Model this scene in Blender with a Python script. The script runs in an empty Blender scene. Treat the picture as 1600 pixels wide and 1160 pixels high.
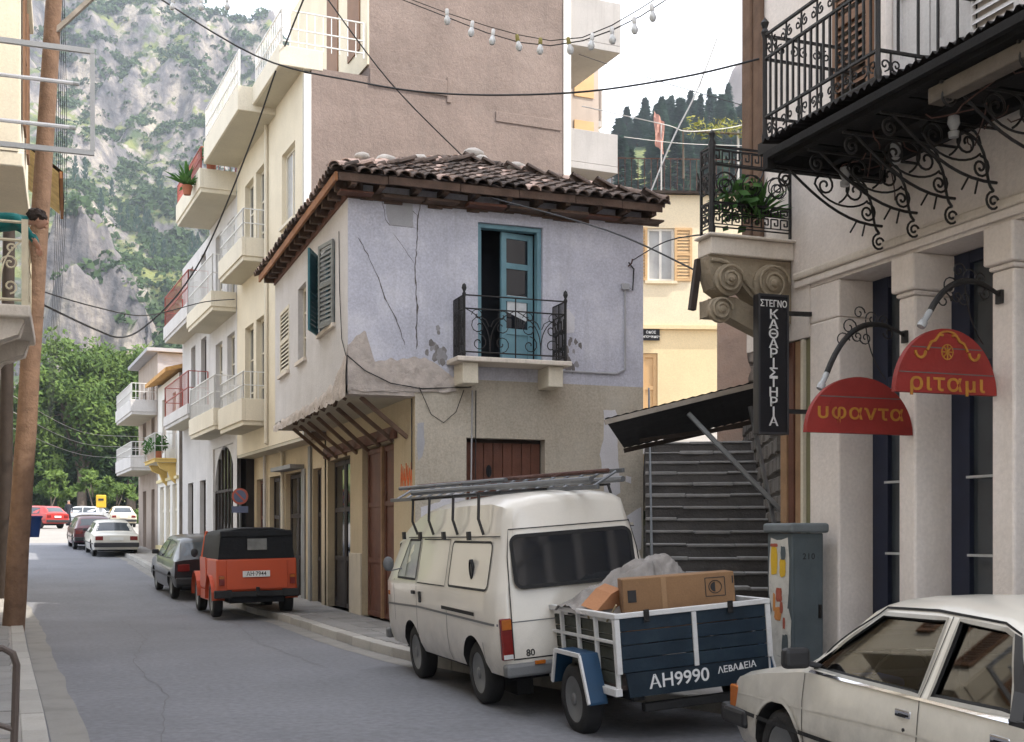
import bpy, bmesh, math, random
from math import sin, cos, pi, radians as R, sqrt, atan2, tan
from mathutils import Vector as V, Matrix, noise
from mathutils.geometry import tessellate_polygon
random.seed(7)
S = bpy.context.scene
COL = S.collection
# ------------------------------------------------------------------ camera, sky, sun, exposure
# World axes: +Y runs up the street (away from the camera), +X to the right-hand row of houses.
cam = bpy.data.cameras.new('camera'); camo = bpy.data.objects.new('camera', cam); COL.objects.link(camo)
camo.location = (0, 0, 1.6); camo.rotation_euler = (R(90), 0, R(-20))
cam.sensor_width = 36; cam.lens = 36 * 1900 / 1600
cam.shift_y = 255 / 1600.0
cam.clip_end = 5000; cam.clip_start = 0.1
S.camera = camo
SUN_EL, SUN_AZ = R(54), R(122)          # azimuth measured from +Y towards +X
w = bpy.data.worlds.new('World'); S.world = w; w.use_nodes = True
wn, wl = w.node_tree.nodes, w.node_tree.links
bg = wn['Background']
sky = wn.new('ShaderNodeTexSky'); sky.sky_type = 'NISHITA'; sky.sun_disc = False
sky.sun_elevation = SUN_EL; sky.sun_rotation = SUN_AZ
sky.air_density = 1.0; sky.dust_density = 2.5; sky.ozone_density = 1.0; sky.altitude = 200
tcw = wn.new('ShaderNodeTexCoord'); mp = wn.new('ShaderNodeMapping'); mp.inputs['Scale'].default_value = (1, 1, 2.5)
cn = wn.new('ShaderNodeTexNoise'); cn.inputs['Scale'].default_value = 1.6; cn.inputs['Detail'].default_value = 7
cr = wn.new('ShaderNodeValToRGB'); cr.color_ramp.elements[0].position = .3; cr.color_ramp.elements[1].position = .62
cr.color_ramp.elements[0].color = (.2, .2, .2, 1); cr.color_ramp.elements[1].color = (.8, .8, .8, 1)
mx = wn.new('ShaderNodeMixRGB'); mx.inputs[2].default_value = (8.6, 8.7, 8.9, 1)
wl.new(tcw.outputs['Generated'], mp.inputs[0]); wl.new(mp.outputs[0], cn.inputs[0]); wl.new(cn.outputs[0], cr.inputs[0])
wl.new(cr.outputs[0], mx.inputs[0]); wl.new(sky.outputs[0], mx.inputs[1]); wl.new(mx.outputs[0], bg.inputs[0])
bg.inputs[1].default_value = 0.12
sl = bpy.data.lights.new('sun', 'SUN'); sl.energy = 2.3; sl.angle = R(.6); sl.color = (1, .93, .82)
so = bpy.data.objects.new('sun', sl); COL.objects.link(so)
sd = V((sin(SUN_AZ) * cos(SUN_EL), cos(SUN_AZ) * cos(SUN_EL), sin(SUN_EL)))
so.rotation_euler = sd.to_track_quat('Z', 'Y').to_euler(); so.location = (30, -5, 60)
S.view_settings.view_transform = 'Standard'; S.view_settings.look = 'None'
S.view_settings.exposure = 1.65; S.view_settings.gamma = 1
S.render.engine = 'CYCLES'
S.cycles.max_bounces = 6; S.cycles.diffuse_bounces = 4; S.cycles.glossy_bounces = 3
S.cycles.transparent_max_bounces = 8; S.cycles.volume_bounces = 0
S.cycles.caustics_reflective = False; S.cycles.caustics_refractive = False

# ------------------------------------------------------------------ materials
def rgb(c): return (c[0], c[1], c[2], 1)
MATS = {}
def M(name, col, rough=.85, var=.12, scale=2.5, bump=.0, bscale=60, metal=0, streak=0, streakcol=None,
      dirt=0, dirtcol=(.06, .05, .04), dscale=1.5, spec=.4, coat=0, objvar=0, fine=.06, emit=None, low=None):
    m = bpy.data.materials.new(name); m.use_nodes = True; MATS[name] = m
    n, l = m.node_tree.nodes, m.node_tree.links
    b = n['Principled BSDF']
    b.inputs['Roughness'].default_value = rough; b.inputs['Metallic'].default_value = metal
    b.inputs['Specular IOR Level'].default_value = spec; b.inputs['Coat Weight'].default_value = coat
    b.inputs['Coat Roughness'].default_value = .06
    geo = n.new('ShaderNodeNewGeometry'); pos = geo.outputs['Position']
    def noisen(sc, det=5, vec=None, rg=.55):
        t = n.new('ShaderNodeTexNoise'); t.inputs['Scale'].default_value = sc; t.inputs['Detail'].default_value = det
        t.inputs['Roughness'].default_value = rg
        l.new(vec or pos, t.inputs['Vector']); return t.outputs[0]
    def mixc(f, a, bcol, typ='MIX'):
        x = n.new('ShaderNodeMixRGB'); x.blend_type = typ
        for k, v in ((0, f), (1, a), (2, bcol)):
            if hasattr(v, 'links'): l.new(v, x.inputs[k])
            elif isinstance(v, (int, float)): x.inputs[k].default_value = v
            else: x.inputs[k].default_value = rgb(v)
        return x.outputs[0]
    def ramp(f, a, bb):
        x = n.new('ShaderNodeMapRange'); x.inputs[1].default_value = a; x.inputs[2].default_value = bb
        l.new(f, x.inputs[0]); return x.outputs[0]
    c0 = tuple(v * (1 - var) for v in col); c1 = tuple(min(1, v * (1 + var)) for v in col)
    c = mixc(ramp(noisen(scale), .3, .7), c0, c1)
    if fine: c = mixc(ramp(noisen(scale * 30, 3), .3, .7), mixc(1.0, c, (1 - fine * 2,) * 3, 'MULTIPLY'), c)
    if streak:
        mpn = n.new('ShaderNodeMapping'); mpn.inputs['Scale'].default_value = (5, 5, .35); l.new(pos, mpn.inputs[0])
        f = ramp(noisen(1.6, 6, mpn.outputs[0], .65), .52, .8)
        mm = n.new('ShaderNodeMath'); mm.operation = 'MULTIPLY'; l.new(f, mm.inputs[0]); mm.inputs[1].default_value = streak
        c = mixc(mm.outputs[0], c, streakcol or tuple(v * .45 for v in col))
    if dirt:
        f = ramp(noisen(dscale, 8, None, .7), .5, .72)
        mm = n.new('ShaderNodeMath'); mm.operation = 'MULTIPLY'; l.new(f, mm.inputs[0]); mm.inputs[1].default_value = dirt
        c = mixc(mm.outputs[0], c, dirtcol)
    if low:                                   # road splash and grime near the ground: (z0, z1, amount, colour)
        sx = n.new('ShaderNodeSeparateXYZ'); l.new(pos, sx.inputs[0]); mr_ = n.new('ShaderNodeMapRange'); l.new(sx.outputs[2], mr_.inputs[0])
        mr_.inputs[1].default_value = low[1]; mr_.inputs[2].default_value = low[0]
        q1 = n.new('ShaderNodeMath'); q1.operation = 'MULTIPLY'; l.new(mr_.outputs[0], q1.inputs[0]); l.new(ramp(noisen(5, 8, None, .7), .3, .65), q1.inputs[1])
        q2 = n.new('ShaderNodeMath'); q2.operation = 'MULTIPLY'; l.new(q1.outputs[0], q2.inputs[0]); q2.inputs[1].default_value = low[2]
        c = mixc(q2.outputs[0], c, low[3])
    if objvar:
        oi = n.new('ShaderNodeObjectInfo'); hs = n.new('ShaderNodeHueSaturation')
        hs.inputs['Value'].default_value = 1
        x = n.new('ShaderNodeMapRange'); x.inputs[3].default_value = 1 - objvar; x.inputs[4].default_value = 1 + objvar
        l.new(oi.outputs['Random'], x.inputs[0]); l.new(x.outputs[0], hs.inputs['Value']); l.new(c, hs.inputs['Color']); c = hs.outputs[0]
    l.new(c, b.inputs['Base Color'])
    if bump:
        bp = n.new('ShaderNodeBump'); bp.inputs['Strength'].default_value = bump; bp.inputs['Distance'].default_value = .02
        hm_ = n.new('ShaderNodeMath'); hm_.operation = 'MULTIPLY_ADD'; hm_.inputs[1].default_value = 3.0 if bscale >= 20 else 1.0
        l.new(noisen(bscale / 14, 4), hm_.inputs[0]); l.new(noisen(bscale, 5), hm_.inputs[2]); l.new(hm_.outputs[0], bp.inputs['Height']); l.new(bp.outputs[0], b.inputs['Normal'])
    if emit:
        b.inputs['Emission Color'].default_value = rgb(emit); b.inputs['Emission Strength'].default_value = 1
    return m
def glassmat(name, tint=(.75, .8, .8), rough=.02, refl=1.0):
    m = bpy.data.materials.new(name); m.use_nodes = True; n, l = m.node_tree.nodes, m.node_tree.links
    n.remove(n['Principled BSDF']); out = n['Material Output']
    t = n.new('ShaderNodeBsdfTransparent'); t.inputs[0].default_value = rgb(tint)
    g = n.new('ShaderNodeBsdfGlossy'); g.inputs['Roughness'].default_value = rough
    f = n.new('ShaderNodeFresnel'); f.inputs[0].default_value = 1.5
    m1 = n.new('ShaderNodeMath'); m1.operation = 'MULTIPLY_ADD'; m1.inputs[1].default_value = refl * 1.5; m1.inputs[2].default_value = .03
    m1.use_clamp = True
    x = n.new('ShaderNodeMixShader'); l.new(f.outputs[0], m1.inputs[0]); l.new(m1.outputs[0], x.inputs[0])
    l.new(t.outputs[0], x.inputs[1]); l.new(g.outputs[0], x.inputs[2]); l.new(x.outputs[0], out.inputs[0]); return m
def leafmat(name, c0, c1, scale=.6):
    m = bpy.data.materials.new(name); m.use_nodes = True; n, l = m.node_tree.nodes, m.node_tree.links
    b = n['Principled BSDF']; b.inputs['Roughness'].default_value = .7; b.inputs['Specular IOR Level'].default_value = .2
    geo = n.new('ShaderNodeNewGeometry'); t = n.new('ShaderNodeTexNoise'); t.inputs['Scale'].default_value = scale; t.inputs['Detail'].default_value = 5
    l.new(geo.outputs['Position'], t.inputs['Vector'])
    mr = n.new('ShaderNodeMapRange'); mr.inputs[1].default_value = .3; mr.inputs[2].default_value = .7; l.new(t.outputs[0], mr.inputs[0])
    ad = n.new('ShaderNodeMath'); ad.operation = 'MULTIPLY_ADD'; ad.inputs[1].default_value = .6; ad.use_clamp = True
    r2 = n.new('ShaderNodeMath'); r2.operation = 'MULTIPLY'; r2.inputs[1].default_value = .4; l.new(geo.outputs['Random Per Island'], r2.inputs[0])
    l.new(mr.outputs[0], ad.inputs[0]); l.new(r2.outputs[0], ad.inputs[2])
    x = n.new('ShaderNodeMixRGB'); x.inputs[1].default_value = rgb(c0); x.inputs[2].default_value = rgb(c1); l.new(ad.outputs[0], x.inputs[0])
    l.new(x.outputs[0], b.inputs['Base Color'])
    tr = n.new('ShaderNodeBsdfTranslucent'); l.new(x.outputs[0], tr.inputs[0])
    ms = n.new('ShaderNodeMixShader'); ms.inputs[0].default_value = .25
    l.new(b.outputs[0], ms.inputs[1]); l.new(tr.outputs[0], ms.inputs[2]); l.new(ms.outputs[0], n['Material Output'].inputs[0])
    return m

# ------------------------------------------------------------------ mesh helpers
W = {}                                   # world matrix of every parent
class MB:
    def __init__(s, xf=None): s.v = []; s.f = []; s.m = []; s.sm = []; s.xf = xf; s.mi = 0; s.smooth = False
    def add(s, vs, fs, smooth=None):
        o = len(s.v)
        for p in vs: s.v.append(s.xf @ V(p) if s.xf else V(p))
        for f in fs:
            s.f.append(tuple(i + o for i in f)); s.m.append(s.mi); s.sm.append(s.smooth if smooth is None else smooth)
        return s
    def box(s, x0, x1, y0, y1, z0, z1):
        return s.add([(x0, y0, z0), (x1, y0, z0), (x1, y1, z0), (x0, y1, z0), (x0, y0, z1), (x1, y0, z1), (x1, y1, z1), (x0, y1, z1)],
                     [(0, 3, 2, 1), (4, 5, 6, 7), (0, 1, 5, 4), (1, 2, 6, 5), (2, 3, 7, 6), (3, 0, 4, 7)])
    def obox(s, mat, sx, sy, sz):
        vs = [mat @ V((a * sx / 2, b * sy / 2, c * sz / 2)) for c in (-1, 1) for a, b in ((-1, -1), (1, -1), (1, 1), (-1, 1))]
        return s.add(vs, [(0, 3, 2, 1), (4, 5, 6, 7), (0, 1, 5, 4), (1, 2, 6, 5), (2, 3, 7, 6), (3, 0, 4, 7)])
    def bar(s, a, b, wd, ht=None, up=(0, 0, 1)):
        a, b = V(a), V(b); ht = ht or wd; d = (b - a); L = d.length
        if L < 1e-6: return s
        d /= L; u = V(up)
        if abs(d.dot(u)) > .98: u = V((1, 0, 0))
        r = d.cross(u).normalized(); u = r.cross(d)
        mt = Matrix((( r.x, d.x, u.x, 0), (r.y, d.y, u.y, 0), (r.z, d.z, u.z, 0), (0, 0, 0, 1))); mt.translation = (a + b) / 2
        return s.obox(mt, wd, L, ht)
    def quad(s, a, b, c, d): return s.add([a, b, c, d], [(0, 1, 2, 3)])
    def poly(s, pts): return s.add(pts, [tuple(range(len(pts)))])
    def extr(s, pts, d):                # polygon (any convexity) extruded by vector d
        n = len(pts); d = V(d); P = [V(p) for p in pts]; tr = tessellate_polygon([P])
        fs = [tuple(t) for t in tr] + [tuple(i + n for i in reversed(t)) for t in tr]
        fs += [(i, (i + 1) % n, n + (i + 1) % n, n + i) for i in range(n)]
        return s.add(P + [p + d for p in P], fs)
    def flat(s, pts):
        P = [V(p) for p in pts]; return s.add(P, [tuple(t) for t in tessellate_polygon([P])])
    def tube(s, pts, r, n=6, closed=False, caps=True):
        P = [V(p) for p in pts]; k = len(P); vs = []; fs = []; prev = None
        rr = r if isinstance(r, (list, tuple)) else [r] * k
        for i, p in enumerate(P):
            a = P[(i - 1) % k] if (closed or i) else p; b = P[(i + 1) % k] if (closed or i < k - 1) else p
            t = (b - a); t = t.normalized() if t.length > 1e-9 else V((0, 0, 1))
            if prev is None: u = t.orthogonal().normalized()
            else:
                u = prev - t * prev.dot(t); u = u.normalized() if u.length > 1e-6 else t.orthogonal().normalized()
            prev = u; q = t.cross(u)
            for j in range(n): an = 2 * pi * j / n; vs.append(p + (u * cos(an) + q * sin(an)) * rr[i])
        for i in range(k if closed else k - 1):
            for j in range(n): fs.append((i * n + j, i * n + (j + 1) % n, ((i + 1) % k) * n + (j + 1) % n, ((i + 1) % k) * n + j))
        if caps and not closed: fs += [tuple(range(n - 1, -1, -1)), tuple(range((k - 1) * n, k * n))]
        return s.add(vs, fs, smooth=True)
    def lathe(s, prof, mat=None, n=16):          # profile of (radius, height) about local z
        mat = mat or Matrix(); vs = []; fs = []; k = len(prof)
        for r, h in prof:
            for j in range(n): an = 2 * pi * j / n; vs.append(mat @ V((r * cos(an), r * sin(an), h)))
        for i in range(k - 1):
            for j in range(n): fs.append((i * n + j, i * n + (j + 1) % n, (i + 1) * n + (j + 1) % n, (i + 1) * n + j))
        if prof[0][0] > 1e-5: fs.append(tuple(range(n - 1, -1, -1)))
        if prof[-1][0] > 1e-5: fs.append(tuple(range((k - 1) * n, k * n)))
        return s.add(vs, fs, smooth=True)
    def grid(s, rows, closed=False):
        n = len(rows[0]); vs = [p for r in rows for p in r]; fs = []
        for i in range(len(rows) - 1):
            for j in range(n if closed else n - 1): fs.append((i * n + j, i * n + (j + 1) % n, (i + 1) * n + (j + 1) % n, (i + 1) * n + j))
        return s.add(vs, fs)
    def ball(s, c, rx, ry=None, rz=None, n=8, k=6):
        ry = ry or rx; rz = rz or rx; c = V(c)
        rows = [[c + V((rx * sin(pi * i / k) * cos(2 * pi * j / n), ry * sin(pi * i / k) * sin(2 * pi * j / n), rz * cos(pi * i / k))) for j in range(n)] for i in range(k + 1)]
        sm = s.smooth; s.smooth = True; s.grid(rows, True); s.smooth = sm; return s
    def build(s, name, mats, parent=None, kind=None, label=None, cat=None, group=None, bevel=0, angle=40, segs=2, recalc=False):
        me = bpy.data.meshes.new(name)
        vs = s.v
        if parent is not None:
            inv = W[parent].inverted(); vs = [inv @ p for p in vs]
        me.from_pydata([tuple(p) for p in vs], [], s.f)
        if not isinstance(mats, (list, tuple)): mats = [mats]
        for mm in mats: me.materials.append(mm)
        me.polygons.foreach_set('material_index', s.m); me.polygons.foreach_set('use_smooth', s.sm)
        if recalc:
            bm = bmesh.new(); bm.from_mesh(me); bmesh.ops.recalc_face_normals(bm, faces=bm.faces); bm.to_mesh(me); bm.free()
        if any(s.sm): me.set_sharp_from_angle(angle=R(angle))
        o = bpy.data.objects.new(name, me); COL.objects.link(o)
        if parent is not None: o.parent = parent; W[o] = W[parent]
        else: W[o] = Matrix()
        tag(o, label, cat, group, kind)
        if bevel:
            bv = o.modifiers.new('bevel', 'BEVEL'); bv.width = bevel; bv.segments = segs; bv.limit_method = 'ANGLE'; bv.angle_limit = R(35)
        return o
def tag(o, label=None, cat=None, group=None, kind=None):
    if label: o['label'] = label
    if cat: o['category'] = cat
    if group: o['group'] = group
    if kind: o['kind'] = kind
def thing(name, label, cat, loc=(0, 0, 0), rz=0, group=None, rot=None):
    o = bpy.data.objects.new(name, None); COL.objects.link(o); o.empty_display_size = .2
    o.location = loc; o.rotation_euler = rot or (0, 0, rz); tag(o, label, cat, group)
    W[o] = Matrix.Translation(V(loc)) @ o.rotation_euler.to_matrix().to_4x4(); return o
def copy_tree(o, parent=None):
    c = o.copy(); COL.objects.link(c)
    if parent is not None: c.parent = parent
    for ch in o.children: copy_tree(ch, c)
    return c
def dup(o, loc=None, rot=None, scale=None, label=None, group=None):
    c = copy_tree(o)
    if loc is not None: c.location = loc
    if rot is not None: c.rotation_euler = rot
    if scale is not None: c.scale = scale
    if label: c['label'] = label
    if group: c['group'] = group
    return c
def share(src, name, mat, parent):      # a piece sharing mesh data, matrix in the parent's space
    o = bpy.data.objects.new(name, src); COL.objects.link(o)
    if parent is not None: o.parent = parent
    o.matrix_local = mat; return o
def text(body, size, mtx, mat, name, parent=None, ext=.003, align='CENTER', sx=1.0, label=None, cat=None, spacing=1.0):
    cu = bpy.data.curves.new('t', 'FONT'); cu.body = body; cu.size = size; cu.extrude = ext; cu.align_x = align; cu.align_y = 'CENTER'
    cu.space_character = spacing; cu.offset = size * .012
    to = bpy.data.objects.new('t', cu); COL.objects.link(to)
    dg = bpy.context.evaluated_depsgraph_get(); dg.update()
    me = bpy.data.meshes.new_from_object(to.evaluated_get(dg)); bpy.data.objects.remove(to); bpy.data.curves.remove(cu)
    mm = mtx @ Matrix.Diagonal((sx, 1, 1, 1))
    if parent is not None: mm = W[parent].inverted() @ mm
    me.transform(mm); me.materials.clear(); me.materials.append(mat)
    o = bpy.data.objects.new(name, me); COL.objects.link(o)
    if parent is not None: o.parent = parent; W[o] = W[parent]
    tag(o, label, cat); return o
def frame(origin, right, up):           # matrix whose local x = right, y = up, z = out of the face
    r, u = V(right).normalized(), V(up).normalized(); n = r.cross(u)
    m = Matrix(((r.x, u.x, n.x, 0), (r.y, u.y, n.y, 0), (r.z, u.z, n.z, 0), (0, 0, 0, 1))); m.translation = V(origin); return m
def lerp(a, b, t): return a + (b - a) * t
def pl(pts, x):                         # piecewise linear
    if x <= pts[0][0]: return pts[0][1]
    for (a, b), (c, d) in zip(pts, pts[1:]):
        if x <= c: return lerp(b, d, (x - a) / (c - a))
    return pts[-1][1]
def spiral(c, r, turns, a0, sgn, ux, uy, n=14, rin=.12):
    c, ux, uy = V(c), V(ux), V(uy); out = []
    for i in range(n + 1):
        t = i / n; an = a0 + sgn * 2 * pi * turns * t; rr = r * (1 - (1 - rin) * t)
        out.append(c + ux * (cos(an) * rr) + uy * (sin(an) * rr))
    return out
def bez(p0, p1, p2, p3, n=10):
    P = [V(p) for p in (p0, p1, p2, p3)]
    return [P[0] * (1 - t) ** 3 + P[1] * (3 * t * (1 - t) ** 2) + P[2] * (3 * t * t * (1 - t)) + P[3] * t ** 3 for t in [i / n for i in range(n + 1)]]
def wall(mb, P0, d, inn, L, z0, z1, ops=(), t=.2, ends=True):
    """front skin of a wall with openings (a0,a1,z0,z1): face cells, reveals; d along, inn inward"""
    P0, d, inn = V(P0), V(d), V(inn)
    A = sorted({0, L} | {a for o in ops for a in o[:2]}); Z = sorted({z0, z1} | {z for o in ops for z in o[2:]})
    A = [a for a in A if 0 <= a <= L]; Z = [z for z in Z if z0 <= z <= z1]
    P = lambda a, z, q=0: P0 + d * a + inn * q + V((0, 0, z))
    for a, b in zip(A, A[1:]):
        for c, e in zip(Z, Z[1:]):
            m1, m2 = (a + b) / 2, (c + e) / 2
            if any(o[0] < m1 < o[1] and o[2] < m2 < o[3] for o in ops): continue
            mb.quad(P(a, c), P(b, c), P(b, e), P(a, e))
    for a, b, c, e in ops:
        mb.quad(P(a, c), P(a, e), P(a, e, t), P(a, c, t)); mb.quad(P(b, c), P(b, c, t), P(b, e, t), P(b, e))
        mb.quad(P(a, e), P(b, e), P(b, e, t), P(a, e, t)); mb.quad(P(a, c), P(a, c, t), P(b, c, t), P(b, c))
    return mb
def window(parent, P0, d, inn, a0, a1, z0, z1, dep, fm, gm, mull=1, trans=0, fw=.06, name='window', sill=None, shutters=None, shw=.4, label=None):
    P0, d, inn = V(P0), V(d), V(inn); up = V((0, 0, 1))
    P = lambda a, z, q: P0 + d * a + inn * q + up * z
    mb = MB(); q = dep
    def rect(a, b, c, e, q0, q1):
        mb.extr([P(a, c, q0), P(b, c, q0), P(b, e, q0), P(a, e, q0)], inn * (q1 - q0))
    rect(a0 + .002, a0 + fw, z0, z1, q, q + .06); rect(a1 - fw, a1 - .002, z0, z1, q, q + .06)
    rect(a0 + fw, a1 - fw, z1 - fw, z1 - .002, q, q + .06); rect(a0 + fw, a1 - fw, z0 + .002, z0 + fw, q, q + .06)
    for i in range(1, mull + 1):
        c = lerp(a0, a1, i / (mull + 1)); rect(c - fw * .5, c + fw * .5, z0 + fw, z1 - fw, q + .004, q + .056)
    for i in range(1, trans + 1):
        c = lerp(z0, z1, i / (trans + 1)); rect(a0 + fw, a1 - fw, c - .02, c + .02, q + .012, q + .05)
    o = mb.build(name, fm, parent, label=label)
    g = MB(); g.quad(P(a0 + fw, z0 + fw, q + .03), P(a1 - fw, z0 + fw, q + .03), P(a1 - fw, z1 - fw, q + .03), P(a0 + fw, z1 - fw, q + .03))
    g.build('pane', gm, o)
    if sill:
        s = MB(); s.extr([P(a0 - .06, z0 - .07, -.06), P(a1 + .06, z0 - .07, -.06), P(a1 + .06, z0 - .004, -.06), P(a0 - .06, z0 - .004, -.06)], inn * .1); s.build('sill', sill, o)
    if shutters:
        for e, sg in ((a0, -1), (a1, 1)):
            shutter(o, P0, d, inn, min(e, e + sg * shw), max(e, e + sg * shw), z0, z1, -.045, shutters)
    return o
def shutter(parent, P0, d, inn, a0, a1, z0, z1, q, mat, name='shutter', th=.035, slats=True):
    P0, d, inn = V(P0), V(d), V(inn); P = lambda a, z, k: P0 + d * a + inn * k + V((0, 0, z)); mb = MB()
    def rect(a, b, c, e, q0, q1): mb.extr([P(a, c, q0), P(b, c, q0), P(b, e, q0), P(a, e, q0)], inn * (q1 - q0))
    f = .06
    rect(a0, a0 + f, z0, z1, q, q + th); rect(a1 - f, a1, z0, z1, q, q + th)
    zm = (z0 + z1) / 2
    for c in (z0, zm - f / 2, z1 - f): rect(a0 + f, a1 - f, c, c + f, q + .001, q + th - .001)
    if slats:
        for lo, hi in ((z0 + f, zm - f / 2), (zm + f / 2, z1 - f)):
            n = max(3, int((hi - lo) / .07))
            for i in range(n):
                c = lo + (hi - lo) * (i + .5) / n
                mb.extr([P(a0 + f, c - .03, q + .006), P(a1 - f, c - .03, q + .006), P(a1 - f, c + .02, q + th - .008), P(a0 + f, c + .02, q + th - .008)], inn * .006)
    else:
        rect(a0 + f, a1 - f, z0 + f, z1 - f, q + .012, q + .022)
    return mb.build(name, mat, parent)
# ------------------------------------------------------------------ palette
blue_plaster = M('blue_plaster', (.58, .585, .67), .9, .12, 1.1, .35, 45, streak=.5, streakcol=(.36, .36, .39), dirt=.5, dirtcol=(.70, .69, .71), dscale=1.1, fine=.12)
white_plaster = M('white_plaster', (.60, .58, .58), .9, .08, 1.2, .25, 45, streak=.35, streakcol=(.38, .36, .34), dirt=.2, dirtcol=(.45, .41, .36))
beige_plaster = M('beige_plaster', (.53, .475, .39), .9, low=(.1, 1.2, .6, (.26, .23, .19)), var=.10, scale=1.1, bump=.3, bscale=40, streak=.5, streakcol=(.30, .26, .21), dirt=.45, dirtcol=(.55, .52, .46), dscale=1.0, fine=.12)
ochre_plaster = M('ochre_plaster', (.56, .46, .31), .9, low=(.1, 1.0, .7, (.25, .21, .16)), var=.10, scale=1.1, bump=.25, bscale=40, streak=.3, dirt=.25, dirtcol=(.4, .33, .25))
rough_render = M('rough_render', (.50, .44, .40), .95, .22, 5, .9, 22, dirt=.5, dirtcol=(.3, .26, .22), dscale=4)
patch_white = M('patch_white', (.66, .65, .68), .9, .05, 2, .2, 40)
patch_grey = M('patch_grey', (.40, .40, .42), .9, .1, 3, .3, 40)
crack_dark = M('crack_dark', (.13, .115, .11), 1, .1)
pink_render = M('pink_render', (.25, .195, .172), .95, .16, .7, .5, 34, streak=.35, streakcol=(.14, .115, .105), dirt=.5, dirtcol=(.275, .23, .205), dscale=.5, fine=.10)
cream_paint = M('cream_paint', (.72, .64, .49), .8, .06, 1.2, .12, 50, streak=.3, streakcol=(.55, .47, .35))
cream_trim = M('cream_trim', (.70, .64, .52), .8, .06, 1.2, .1, 50, streak=.3, streakcol=(.5, .45, .36))
soffit = M('soffit', (.52, .48, .38), .9, .08, 1)
greywhite = M('greywhite_paint', (.60, .58, .57), .85, .08, 1.2, .15, 50, streak=.35)
white_paint = M('white_paint', (.78, .76, .72), .6, .05, 1.5, .05, 50, streak=.2)
yellow_paint = M('yellow_paint', (.70, .50, .17), .8, .08, 1.5)
pale_yellow = M('pale_yellow', (.72, .62, .36), .8, .08, 1.5)
house_cream = M('house_cream', (.84, .72, .52), .85, .05, 1.0, .1, 50)
house_ochre = M('house_ochre', (.84, .67, .41), .85, .05, 1.0, .1, 50)
neo_plaster = M('neo_plaster', (.82, .75, .70), .85, low=(.1, 1.1, .6, (.42, .38, .33)), var=.06, scale=1.1, bump=.25, bscale=40, streak=.25, streakcol=(.5, .43, .36), dirt=.18, dirtcol=(.5, .41, .33), dscale=1.2)
neo_trim = M('neo_trim', (.72, .65, .57), .85, .08, 1.3, .25, 40, streak=.4, streakcol=(.36, .30, .24), dirt=.3, dirtcol=(.35, .29, .23), dscale=2)
carved_stone = M('carved_stone', (.33, .275, .20), .92, .18, 4, .6, 30, streak=.5, streakcol=(.18, .15, .11), dirt=.5, dirtcol=(.24, .19, .14), dscale=3)
wood_brown = M('wood_brown', (.13, .05, .03), .65, .2, 4, .3, 50, streak=.4, streakcol=(.08, .035, .02))
wood_dark = M('wood_dark', (.04, .028, .022), .75, .25, 4, .3, 50)
wood_orange = M('wood_orange', (.30, .13, .05), .75, .25, 4, .35, 40, dirt=.5, dirtcol=(.16, .07, .035), dscale=3)
wood_weathered = M('wood_weathered', (.105, .066, .048), .85, .3, 5, .5, 40, dirt=.4, dirtcol=(.19, .14, .105), dscale=4)
wood_tan = M('wood_tan', (.33, .20, .11), .75, .2, 4, .3, 50, streak=.3)
wood_grey = M('wood_grey', (.34, .30, .26), .9, .2, 5, .4, 40)
pole_wood = M('pole_wood', (.19, .115, .075), .9, .25, 6, .7, 30, streak=.6, streakcol=(.10, .065, .045), dirt=.35, dirtcol=(.16, .11, .08), dscale=3)
teal_paint = M('teal_paint', (.17, .32, .38), .6, .12, 3, .15, 50, streak=.25, dirt=.15, dirtcol=(.35, .42, .43))
teal_dark = M('teal_dark', (.035, .14, .17), .6, .12, 3)
shutter_grey = M('shutter_grey', (.22, .23, .22), .8, .2, 4, .3, 40)
shutter_cream = M('shutter_cream', (.66, .60, .48), .7, .06, 3)
shutter_tan = M('shutter_tan', (.66, .43, .22), .7, .06, 3)
shutter_brown = M('shutter_brown', (.22, .12, .07), .7, .1, 3)
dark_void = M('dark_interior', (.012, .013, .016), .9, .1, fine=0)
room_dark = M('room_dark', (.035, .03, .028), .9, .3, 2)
iron = M('black_iron', (.012, .011, .011), .55, .2, 6, .3, 60, dirt=.3, dirtcol=(.05, .028, .02), dscale=8)
rust_iron = M('rusty_iron', (.10, .05, .04), .8, .3, 8, .4, 60)
white_rail = M('white_rail', (.75, .74, .72), .5, .05)
red_rail = M('red_rail', (.40, .10, .08), .6, .1)
galv = M('galvanised', (.20, .21, .225), .45, .12, 6, metal=.6)
grey_metal = M('grey_metal', (.52, .53, .54), .5, .08, 4)
tile_mat = M('roof_tile', (.135, .098, .08), .95, .25, 9, .5, 50, dirt=.6, dirtcol=(.055, .05, .045), dscale=5, objvar=.65)
tile_pale = M('roof_tile_pale', (.50, .36, .30), .95, .15, 6, .4, 50, objvar=.2)
mortar_white = M('mortar_white', (.50, .46, .42), .95, .12, 6, .6, 30)
stone = M('stone', (.30, .26, .225), .95, .22, 3, .7, 25, dirt=.4, dirtcol=(.13, .115, .10), dscale=4, objvar=.3)
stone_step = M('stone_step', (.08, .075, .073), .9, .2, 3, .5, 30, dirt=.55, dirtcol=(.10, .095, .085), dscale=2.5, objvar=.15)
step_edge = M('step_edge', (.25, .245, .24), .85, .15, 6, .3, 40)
mortar = M('mortar', (.22, .19, .165), .95, .2, 6, .5, 40)
asphalt = M('asphalt', (.205, .208, .228), .92, .10, .5, .35, 120, dirt=.35, dirtcol=(.155, .157, .17), dscale=.35, fine=.12)
road_dust = M('road_dust', (.26, .25, .235), .95, .2, 2, .3, 80, dirt=.5, dirtcol=(.2, .185, .165), dscale=2)
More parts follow.
